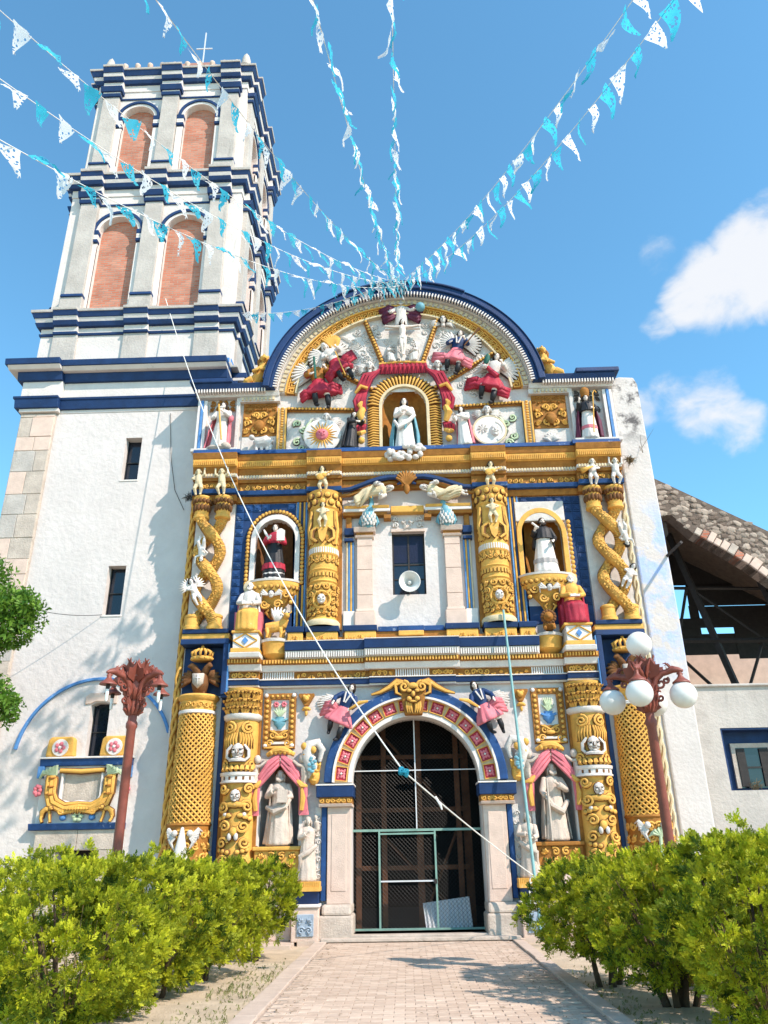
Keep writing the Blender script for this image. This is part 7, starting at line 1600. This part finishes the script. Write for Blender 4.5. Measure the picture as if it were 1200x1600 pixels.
    B(MB().prism([(6.45, top(6.45)-.03), (13.0, top(13)-.03), (13.0, top(13)-.15), (6.45, top(6.45)-.15)], Y+.05, 6.25), 'shading_slab', 'mortar')  # slab added to keep the sun out of the space behind the arch
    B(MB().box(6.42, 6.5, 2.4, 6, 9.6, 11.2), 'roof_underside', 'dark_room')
    beam((6.36, -.02, 8.2), (6.5, -.75, 8.28), .045, 'iron_stub')
ruin()
# ============================================================ street lamps
def dragon(mb, ang, s=1.0):
    """winged dragon bracket reaching outwards along +x, then turned by ang"""
    q = MB()
    q.tube([(.07, 0, -.30), (.11, 0, -.20), (.10, 0, -.08), (.16, 0, .06), (.26, 0, .13), (.36, 0, .14)], [.028, .04, .05, .058, .05, .042], 8)
    q.tube([(.34, 0, .14), (.42, 0, .17), (.50, 0, .15), (.56, 0, .13)], [.045, .055, .04, .018], 8)       # head and snout
    q.tube([(.47, 0, .11), (.55, 0, .085)], [.026, .012], 6); q.tube([(.40, 0, .20), (.36, 0, .27)], [.018, .004], 5); q.ell((.44, .03, .19), .016).ell((.44, -.03, .19), .016)
    for y in (-1, 1):                                                                                   # swept wings
        for k in range(5): q.tube([(.18, y*.03, .10), (.12-.02*k, y*(.06+.02*k), .24-.01*k), (.02+.02*k, y*(.07+.025*k), .40-.055*k)], [.022, .02, .004], 5)
    for c, r, d, a in (((.22, 0, -.02), .085, 1, 2.0), ((.19, 0, -.22), .06, 1, 2.0), ((.30, 0, .02), .05, -1, 1.0)):
        P = []
        for i in range(15): t = i/14; w = a+d*1.5*2*PI*t*.8; P.append((c[0]+r*(1-.8*t)*math.cos(w), 0, c[2]+r*(1-.8*t)*math.sin(w)))
        q.tube(P, .018, 6)
    q.tube([(.07, 0, -.30), (.12, 0, -.38), (.17, 0, -.34)], [.026, .02, .024], 6)
    for k in range(6): q.tube([(.14+.05*k, 0, .10+.012*k), (.13+.05*k, 0, .175+.012*k)], [.016, .003], 5)             # ridge spikes
    for k in range(5): q.tube([(.09, 0, -.28+.06*k), (.15, .03*(-1)**k, -.26+.06*k), (.17, .04*(-1)**k, -.21+.06*k)], [.02, .024, .006], 5)
    for y in (-1, 1):                                                                                   # wing membranes
        w = MB().prism([(.10, .06), (.02, .20), (-.04, .44), (.08, .33), (.15, .37), (.20, .26), (.27, .26), (.24, .12)], -.008, .008)
        q.join(w.xf(Matrix.Translation((0, y*.035, 0)) @ Matrix.Rotation(-y*.35, 4, 'X')))
        q.tube([(.40, y*.02, .19), (.34, y*.06, .26), (.30, y*.07, .25)], [.02, .014, .004], 5)
    mb.join(q.xf(Matrix.Rotation(ang, 4, 'Z') @ Matrix.Scale(s, 4)))
def lamp(label, loc, h, globes, rot):
    r = thing('street_lamp', label, 'street lamp', loc, (0, 0, rot), 'terracotta red lamp posts before the church')
    build(MB().lathe((0, 0, 0), [(.17, 0), (.17, .18), (.13, .24), (.12, .5), (.085, .56), (.072, .62), (.068, h-.75), (.085, h-.72), (.085, h-.66), (.065, h-.62), (.07, h-.3), (.11, h-.22), (.12, h-.08), (.10, h)], 18), 'post', 'terracotta', r, smooth=True, ang=35)
    build(MB().lathe((0, 0, h), [(.12, 0), (.10, .04), (.05, .10), (.045, .17), (.07, .19), (.07, .22), (.055, .23), (.02, .27), (.0, .34)], 14), 'finial', 'terracotta', r, smooth=True, ang=35)
    lf = MB()
    for k in range(12):
        a = k*PI/6; 
        for z, R in ((h-.45, .13), (h-.22, .16)): lf.tube([(.07*math.cos(a), .07*math.sin(a), z-.08), (R*math.cos(a), R*math.sin(a), z), (R*1.15*math.cos(a), R*1.15*math.sin(a), z+.07)], [.03, .03, .006], 5)
    build(lf, 'leaf_collar', 'terracotta', r, smooth=True)
    for k in range(4):
        a = k*PI/2+PI/4; q = MB(); dragon(q, a, 1.02); d = build(q.xf(Matrix.Translation((0, 0, h-.12))), 'dragon_arm', 'terracotta', r, smooth=True, ang=60)
        cx, cy = .52*math.cos(a), .52*math.sin(a); z = h-.02
        build(MB().lathe((cx, cy, z), [(.0, .04), (.03, .02), (.035, -.04), (.06, -.075), (.125, -.125), (.13, -.145), (.05, -.14)], 14), 'lamp_cap', 'terracotta', d, smooth=True, ang=35)
        if globes: build(MB().ell((cx, cy, z-.315), (.195, .195, .195), 24, 16), 'globe', 'globe', d, smooth=True)
        else:
            build(MB().lathe((cx, cy, z-.14), [(.03, 0), (.03, -.06), (.02, -.07)], 8), 'socket', 'iron', d, smooth=True); build(MB().lathe((cx, cy, z-.21), [(.022, 0), (.026, -.04), (.022, -.16), (.008, -.18)], 8), 'bulb', 'bulb', d, smooth=True)
    if globes: build(MB().ell((0, 0, h+.49), (.195, .195, .195), 24, 16), 'top_globe', 'globe', r, smooth=True)
    return r
lamp('bare lamp post without globes in front of the tower, its bulbs hanging from dragon arms', (-4.33, -6.2, 0), 4.12, False, .25)
lamp('lamp post with white glass globes before the right lattice column', (3.44, -6.2, 0), 4.0, True, .30)

# ============================================================ loudspeaker, pole, ropes, wires
hs = thing('loudspeaker', 'white horn loudspeaker in front of the central upper window', 'loudspeaker', (0, -.02, 7.62))
def horn():
    R = Matrix.Rotation(PI/2+.10, 4, 'X')
    q = MB(); prof = [(.045, -.02), (.06, .10), (.10, .22), (.17, .32), (.245, .38), (.262, .385), (.25, .395), (.17, .335), (.10, .24), (.05, .13), (.0, .12)]
    build(q.lathe((0, 0, 0), prof, 28).xf(R), 'horn', 'horn', hs, smooth=True, ang=60)
    build(MB().lathe((0, 0, 0), [(.035, .1), (.045, .2), (.05, .27), (.03, .30), (0, .31)], 14).xf(R), 'driver_bullet', 'horn', hs, smooth=True); build(MB().lathe((0, 0, 0), [(.07, -.18), (.075, -.06), (.05, -.02)], 14).xf(R), 'driver', 'iron', hs, smooth=True)
    build(MB().box(-.02, .02, -.02, .16, -.22, -.10).box(-.015, .015, .02, .05, -.12, .0), 'bracket', 'iron', hs)
horn()
pl = thing('leaning_pole', 'long thin pale green pole leaning on the facade right of the door', 'pole', (2.34, -.95, .0))
build(MB().tube([(2.34, -.95, .02), (2.26, -.78, 3.0), (2.16, -.60, 6.76)], [.034, .032, .026], 8), 'pole', 'pole_paint', pl, world=True, smooth=True)
def hang(a, b, sag, n=24): 
    a, b = V3(a), V3(b); return [a+(b-a)*t-V3((0, 0, 4*sag*t*(1-t))) for t in [i/n for i in range(n+1)]]
rp = thing('white_rope', 'long white rope slung from the tower across the doorway with a turquoise knot', 'rope', (2.3, -.9, 1.15))
A, Bq, Cq = V3((-7.30, .98, 17.50)), V3((-.25, -5.6, 2.75)), V3((2.27, -.97, 1.16))
RP = hang(A, Bq, 1.15)+hang(Bq, Cq, .04, 10)[1:]
build(MB().tube(RP, .0115, 5), 'cord', 'rope', rp, world=True, smooth=True)
q = MB(); r = random.Random(2)
for i in range(14): q.ell(Bq+V3((r.uniform(-.05, .05), r.uniform(-.05, .05), r.uniform(-.05, .05))), (.035+.02*r.random(), .035, .03+.02*r.random()), 7, 5)
build(q, 'turquoise_knot', 'flag_teal', rp, world=True); tp = Bq+(Cq-Bq)*.2; q = MB().tube([tp, tp+V3((.08, -.02, -.13)), tp+V3((.1, -.02, -.20))], [.02, .02, .012], 5); build(q, 'rope_end', 'rope', rp, world=True)
q = MB()
for k in range(3): q.tube([(2.25+.10*math.cos(a)*(.6+.2*k), -.96-.02*k, 1.0-.1*k+.14*math.sin(a)) for a in [i*PI/8 for i in range(17)]], .012, 4)
build(q, 'rope_coil', 'rope', rp, world=True)
for nm, lab, P in (('power_cable', 'thin grey cable drooping across the tower wall below the middle slit window', hang((-7.7, .42, 7.18), (-10.4, -2.0, 7.6), .35)), ('power_cable', 'thin cable hanging down the tower wall from the upper cornice', [(-6.55, .43, 13.0), (-6.4, .43, 11.6), (-6.2, .43, 10.6), (-5.9, .43, 10.0)])):
    tag(build(MB().tube(P, .008, 4), nm, 'wire'), lab, 'cable', 'thin cables on the tower wall')

# ============================================================ bunting
C0 = V3((-0.216, -18.0, 1.587)); MW = cam.matrix_world.to_3x3(); CR, CU, CW = MW.col[0], MW.col[1], -MW.col[2]
def flag_meshes():
    out = {}
    for m in ('flag_white', 'flag_teal'):
        L = []
        for v in range(7):
            r = random.Random(v+ (10 if m == 'flag_teal' else 0)); q = MB(); n = 5; tw = r.uniform(-.45, .45); sl = r.uniform(-.08, .08); cut = r.random() < .45
            for j in range(n+1):
                t = j/n; w = .125*(1-t*.90); a = tw*t; yb = .03*math.sin(t*PI*1.4+v)+.02*t
                for i in range(4):
                    u = -w+2*w*i/3; q.v.append((u*math.cos(a)+sl*t*t, u*math.sin(a)+yb+.012*math.sin(i*2+t*5), -.30*t-(.03*(i % 2) if cut and j == n else 0)))
            q.f = [(j*4+i, j*4+i+1, (j+1)*4+i+1, (j+1)*4+i) for j in range(n) for i in range(3)]
            me = bpy.data.meshes.new('flag'); me.from_pydata(q.v, [], q.f); me.materials.append(MATS[m]); me.polygons.foreach_set('use_smooth', [True]*len(q.f)); L.append(me)
        out[m] = L
    return out
FL = flag_meshes()
def bunting(label, a, b, sag, step=.36, wind=0.0, seed=1, size=1.0, first=0):
    r = random.Random(seed); a, b = V3(a), V3(b); root = thing('bunting', label, 'bunting', a, group='strings of blue and white pennants')
    n = 30; P = hang(a, b, sag, n); build(MB().tube([p-a for p in P], .006, 3, caps=False), 'cord', 'rope', root)
    L = (b-a).length; k = int(L/step); d = (b-a); yaw = math.atan2(d.y, d.x)
    for i in range(k):
        t = (i+.6)/k; p = a+d*t-V3((0, 0, 4*sag*t*(1-t)))-a; m = ('flag_white', 'flag_teal')[(i+first) % 2]
        o = mesh_obj('flag', FL[m][r.randrange(7)], root, p); s = size*r.uniform(.85, 1.12); o.scale = (s, s, s)
        sl = math.atan2(d.z, math.hypot(d.x, d.y)); o.rotation_euler = (r.gauss(wind, .28), -sl*.75+r.gauss(0, .12), yaw+r.gauss(0, .2))
    return root
AP = V3((.02, -.42, 16.72))
def far(px, py, zc):            # a mooring seen in the direction of that picture point, zc metres ahead
    return C0+(CR*((px-600)/1202)-CU*((py-800)/1202)+CW)*zc
S = [('pennant string rising steeply left of centre from the gable top', (478, -40), 8.0, .25, 2), ('pennant string rising straight up from the gable top', (611, -60), 8.0, .15, 3),
     ('left one of the two pennant strings rising to the upper right', (1010, -30), 8.4, .45, 4), ('right one of the two pennant strings rising to the upper right', (1090, -50), 8.2, .75, 5),
     ('pennant string passing just right of the tower top towards the upper edge', (215, -40), 8.0, .55, 6), ('pennant string crossing the upper stage of the tower to the top left corner', (-30, -10), 8.2, .75, 7),
     ('pennant string crossing the middle of the tower to the left edge', (-40, 95), 8.0, .75, 8), ('lowest long pennant string crossing the tower arches to the left edge', (-50, 190), 7.6, .80, 9)]
for lab, (px, py), zc, sag, sd in S:
    bunting(lab, AP+V3((.05*(sd-5), .02*sd, .0)), far(px, py, zc), sag, .40, .1, sd, 1.12, sd % 2)
bunting('short pennant string sagging from the tower to the gable top over the arch', (-4.55, -.40, 15.75), AP+V3((-.05, -.15, .02)), .42, .24, 0, 20, .92)

# ============================================================ vegetation
def spray_protos(n, L, seed):
    """flat fan-like cypress sprays: a stalk with scale-leaf side shoots"""
    out = []
    for v in range(n):
        r = random.Random(seed+v); vs = []; fs = []
        def leaf(p, d, l, w, nrm):
            d = d.normalized(); sd = d.cross(nrm).normalized(); o = len(vs); vs.extend([p, p+d*l*.55-sd*w, p+d*l, p+d*l*.55+sd*w]); fs.append((o, o+1, o+2, o+3))
        nrm = V3((r.uniform(-.2, .2), 1, r.uniform(-.2, .2))).normalized(); k = 4
        for i in range(k):
            t = i/(k-1); p = V3((r.uniform(-.04, .04)*L, 0, L*.66*t))
            for s in (-1, 1):
                a = s*(.85-.5*t)+r.uniform(-.15, .15); d = V3((math.sin(a), r.uniform(-.35, .35), math.cos(a))); leaf(p, d, L*(.50-.2*t)*r.uniform(.8, 1.2), L*.085, nrm)
        leaf(V3((0, 0, L*.5)), V3((r.uniform(-.1, .1), r.uniform(-.2, .2), 1)), L*.5, L*.085, nrm)
        out.append((np.array([tuple(q) for q in vs]), fs))
    return out
def scatter_mesh(name, protos, pos, dirs, sizes, tints, m, parent):
    """one foliage mesh: proto k placed at pos, its +z along dirs"""
    rng = np.random.default_rng(5); VS = []; FS = []; TV = []; off = 0
    kk = rng.integers(0, len(protos), len(pos)); spin = rng.uniform(0, 2*PI, len(pos))
    loops = []; starts = []; tot = []; lc = 0
    for i in range(len(pos)):
        pv, pf = protos[kk[i]]; z = dirs[i]/np.linalg.norm(dirs[i]); a = np.array([1, 0, 0]) if abs(z[0]) < .8 else np.array([0, 1, 0])
        x = np.cross(a, z); x /= np.linalg.norm(x); y = np.cross(z, x); c, s = math.cos(spin[i]), math.sin(spin[i]); X = x*c+y*s; Yv = -x*s+y*c
        VS.append(pv @ np.stack([X, Yv, z])*sizes[i]+pos[i]); TV.append(np.full(len(pv), tints[i]))
        for f in pf: loops.extend(j+off for j in f); starts.append(lc); tot.append(len(f)); lc += len(f)
        off += len(pv)
    V = np.concatenate(VS).astype(np.float32); me = bpy.data.meshes.new(name); me.vertices.add(len(V)); me.vertices.foreach_set('co', V.ravel())
    me.loops.add(lc); me.loops.foreach_set('vertex_index', np.array(loops, np.int32)); me.polygons.add(len(starts)); me.polygons.foreach_set('loop_start', np.array(starts, np.int32)); me.polygons.foreach_set('loop_total', np.array(tot, np.int32))
    at = me.attributes.new('tint', 'FLOAT', 'POINT'); at.data.foreach_set('value', np.concatenate(TV).astype(np.float32)); me.materials.append(MATS[m]); me.update(calc_edges=True); me.validate()
    return mesh_obj(name, me, parent)
SP = spray_protos(9, .105, 50)
def bush(label, x, y, rx, ry, z0, z1, n, seed, trunks=5, lean=0.0):
    root = thing('cypress_bush', label, 'bush', (x, y, -.07), group='clipped cypress bushes along the path')
    rng = np.random.default_rng(seed); cz = (z0+z1)/2; rz = (z1-z0)/2; pos = []; dr = []; sz = []; ti = []
    ph = rng.uniform(0, 6, 8)
    lob = [(rng.uniform(0, 2*PI), rng.uniform(-.9, .9), rng.uniform(.25, .45)) for _ in range(26)]
    # foliage grows in tufts on a boxy, clipped body; between the tufts one looks into dark hollows
    nt = int(n*1.55)//15
    for _ in range(nt):
        d = rng.normal(size=3); d /= np.linalg.norm(d)
        q = (np.abs(d[0])**2.6+np.abs(d[1])**2.6+np.abs(d[2])**3.2)**(-1/2.8)
        a = math.atan2(d[1], d[0]); w = 1+.08*math.sin(3*a+ph[0])+.06*math.sin(5*a+ph[1]+d[2]*4)+.05*math.sin(9*a+ph[2]-d[2]*7)+.06*math.sin(d[2]*9+ph[3]+2*a)
        for la, lz, lr in lob:
            dd = (abs((a-la+PI) % (2*PI)-PI)*.8)**2+((d[2]-lz))**2
            if dd < lr*lr: w += .11*(1-dd/(lr*lr))
        dep = 1-abs(rng.normal())*.07 if rng.random() < .74 else rng.uniform(.55, .92)
        k = q*w*dep; taper = .84+.16*min(1, (d[2]*q+1))
        c = np.array([d[0]*rx*k*taper, d[1]*ry*k*taper, cz+d[2]*rz*k])
        if c[2] < z0-.05 and rng.random() < .6: continue
        o = np.array([d[0]/rx, d[1]/ry, d[2]/rz*.7]); o /= np.linalg.norm(o); tt = rng.normal()*.30+.56; ts = rng.uniform(.7, 1.25); tl = rng.normal(size=3)*.25
        for j in range(15):
            e = rng.normal(size=3); e /= np.linalg.norm(e); e = e+o*.55+np.array([0, 0, .45]); e /= np.linalg.norm(e)
            p = c+(e*rng.uniform(.0, .07)-o*.05)*ts; pos.append(p); dr.append(e+o*.45+np.array([0, 0, .35])+tl); sz.append(ts*rng.uniform(.55, .95)); ti.append(np.clip(tt+rng.normal()*.13, 0, 1))
    nd = n//16; o = scatter_mesh('foliage', SP, np.array(pos), np.array(dr), np.array(sz), np.array(ti), 'foliage', root); o['kind'] = 'stuff'
    # bare brown inner twigs, then the stems
    tw = MB(); r = random.Random(seed)
    for i in range(26):
        a = r.random()*2*PI; e = r.uniform(-.2, .9); L = r.uniform(.6, .97); p1 = V3((rx*L*math.cos(a)*math.cos(e), ry*L*math.sin(a)*math.cos(e), cz+rz*L*math.sin(e))); p0 = V3((rx*.12*math.cos(a), ry*.12*math.sin(a), z0+.1)); mid = (p0+p1)/2+V3((0, 0, -.12)); tw.tube([p0, mid, p1], [.012, .008, .003], 4)
    build(tw, 'twigs', 'dead', root)
    st = MB()
    for i in range(trunks):
        a = r.random()*2*PI; q = r.uniform(.02, .16); st.tube([(q*math.cos(a), q*math.sin(a), -.06), (q*1.5*math.cos(a), q*1.5*math.sin(a), z0*.6), (rx*.4*math.cos(a), ry*.4*math.sin(a), cz), (rx*.6*math.cos(a), ry*.6*math.sin(a), cz+rz*.6)], [.045, .035, .02, .006], 7)
    build(st, 'stem', 'bark', root, smooth=True)
    return root
bush('farthest left cypress bush, nearest to the church door', -2.92, -2.7, .70, .74, .36, 1.52, 5200, 1)
bush('second left cypress bush from the church door', -3.32, -4.75, .80, .84, .16, 1.58, 6600, 2)
bush('third left cypress bush from the church door, below the bare lamp post', -3.60, -6.3, .85, 1.0, .10, 1.62, 7600, 3)
bush('nearest left cypress bush at the lower left picture corner', -3.95, -8.3, .95, 1.1, .02, 1.66, 9600, 4)
bush('large leafy cypress bush at the left picture edge behind the nearest one', -5.3, -7.1, .9, 1.1, .1, 1.66, 3400, 9)
bush('farthest right cypress bush overhanging the path near the leaning pole', 2.42, -5.9, .86, .95, .34, 1.50, 7600, 5)
bush('middle right cypress bush with bare stems beside the path', 2.85, -7.6, .90, .95, .28, 1.58, 8000, 6, 7)
bush('nearest right cypress bush at the lower right picture corner', 3.22, -9.2, .72, .95, .06, 1.74, 9000, 7)
bush('tall right cypress bush at the right picture edge', 4.3, -7.2, .9, 1.1, .2, 1.75, 4000, 8)
def tree():
    root = thing('broadleaf_tree', 'glossy green tree whose branches enter at the left edge before the tower', 'tree', (-9.4, -4.2, -.07))
    tk = MB().tube([(0, 0, 0), (.05, 0, 1.6), (-.05, .1, 3.0), (.1, 0, 4.4), (.1, 0, 5.6)], [.2, .17, .14, .10, .05], 9); rng = np.random.default_rng(3); pos = []; dr = []; sz = []; ti = []
    blobs = [((1.55, .2, 5.95), .72), ((1.0, 0, 5.4), .7), ((1.75, 0, 5.6), .40), ((2.0, -.1, 6.02), .30), ((1.55, .1, 4.35), .5), ((1.95, .1, 4.18), .30), ((.6, .3, 6.6), .9), ((-.2, .2, 6.9), 1.0), ((-.9, 0, 6.2), 1.0), ((-.6, -.4, 5.2), .9), ((.2, -.5, 5.0), .8), ((.7, .4, 4.6), .6), ((-.2, .6, 5.8), 1.1)]
    for c, R in blobs:
        tk.tube([(.05, 0, 3.2), (c[0]*.5, c[1]*.5, 3.6+(c[2]-3.6)*.6), c], [.06, .04, .012], 6)
        for i in range(int(900*R*R)+120):
            d = rng.normal(size=3); d /= np.linalg.norm(d); q = R*(.45+.6*rng.random()**.6); pos.append(np.array(c)+d*q*np.array([1, 1, .85])); dr.append(d*.5+np.array([0, 0, -.25])+rng.normal(size=3)*.5); sz.append(rng.uniform(.7, 1.25)); ti.append(rng.random())
    LP = []
    for v in range(5):
        r = random.Random(v); vs = []; fs = []
        for k in range(4):
            a = k*1.7+r.random(); o = len(vs); p = V3((0, 0, .03*k)); d = V3((math.cos(a)*.8, math.sin(a)*.8, .5)).normalized(); s2 = d.cross(V3((0, 0, 1))).normalized(); L = .11; w = .024; bend = V3((0, 0, -.015)); vs += [tuple(p), tuple(p+d*L*.45+s2*w), tuple(p+d*L+bend), tuple(p+d*L*.45-s2*w)]; fs.append((o, o+1, o+2, o+3))
        LP.append((np.array(vs), fs))
    build(tk, 'trunk', 'bark', root, smooth=True); o = scatter_mesh('crown', LP, np.array(pos), np.array(dr), np.array(sz), np.array(ti), 'leaf', root)
tree()
def weeds():
    rng = np.random.default_rng(8); pos = []; dr = []; sz = []; ti = []
    for (x0, x1, y0, y1, n, s) in ((-2.9, -2.2, -8.5, -3.2, 330, .7), (-4.5, -2.4, -9, -2.5, 260, .5), (2.1, 3.6, -10, -4, 260, .55), (2.05, 2.5, -9, -4.5, 130, .6)):
        for i in range(n): pos.append(np.array([rng.uniform(x0, x1), rng.uniform(y0, y1), -.07])); dr.append(np.array([0, 0, 1])+rng.normal(size=3)*.4); sz.append(s*rng.uniform(.3, 1.1)); ti.append(rng.random())
    o = scatter_mesh('ground_weeds', SP, np.array(pos), np.array(dr), np.array(sz), np.array(ti), 'weed', None); tag(o, 'low weeds scattered on the dry soil under the bushes', 'weeds', kind='stuff')
    # dry plants rooted in the masonry
    for nm, lab, c, n, L, up in (('dry_plant', 'dark dry plant growing at the left end of the brown cornice', (-5.60, -.2, 10.05), 60, .22, .1), ('dry_plant', 'dead twigs growing from the right end of the cornice', (5.75, -.3, 10.75), 70, .25, -.3), ('dry_plant', 'thin weed stalks sticking out on the buttress above the cornice', (6.1, -.2, 11.0), 3, .9, 1.2), ('dry_plant', 'dry grass on the sill of the blue side window', (7.75, .8, 2.80), 26, .3, .9)):
        r = random.Random(n); q = MB()
        for i in range(n): d = V3((r.gauss(0, 1), r.gauss(0, .6)-.4, r.gauss(up, .6))).normalized()*L*r.uniform(.4, 1.0); q.tube([V3(c)+V3((r.gauss(0, .05), 0, r.gauss(0, .06))), V3(c)+d*.6+V3((0, 0, .03)), V3(c)+d], [.007, .006, .002], 3)
        tag(build(q, nm, 'dead' if n != 60 else 'mold'), lab, 'plant', 'dry plants on the masonry')
weeds()

def litter():
    """dry leaves and twigs blown onto the paving"""
    r = random.Random(12); q = MB()
    for i in range(420):
        x = r.choice((r.uniform(-1.85, 1.8), r.uniform(-1.9, -1.5), r.uniform(1.3, 1.85))); y = r.uniform(-9.5, -.5); a = r.random()*6; l = r.uniform(.012, .04); w = l*r.uniform(.2, .5); c, s = math.cos(a), math.sin(a)
        q.add([(x-c*l, y-s*l, -.004), (x+s*w, y-c*w, .002), (x+c*l, y+s*l, .004), (x-s*w, y+c*w, .0)], [(0, 1, 2, 3)])
    tag(build_one(q, 'leaf_litter', 'dead'), 'dry leaves and crumbs scattered over the brick path', 'litter', kind='stuff')
litter()
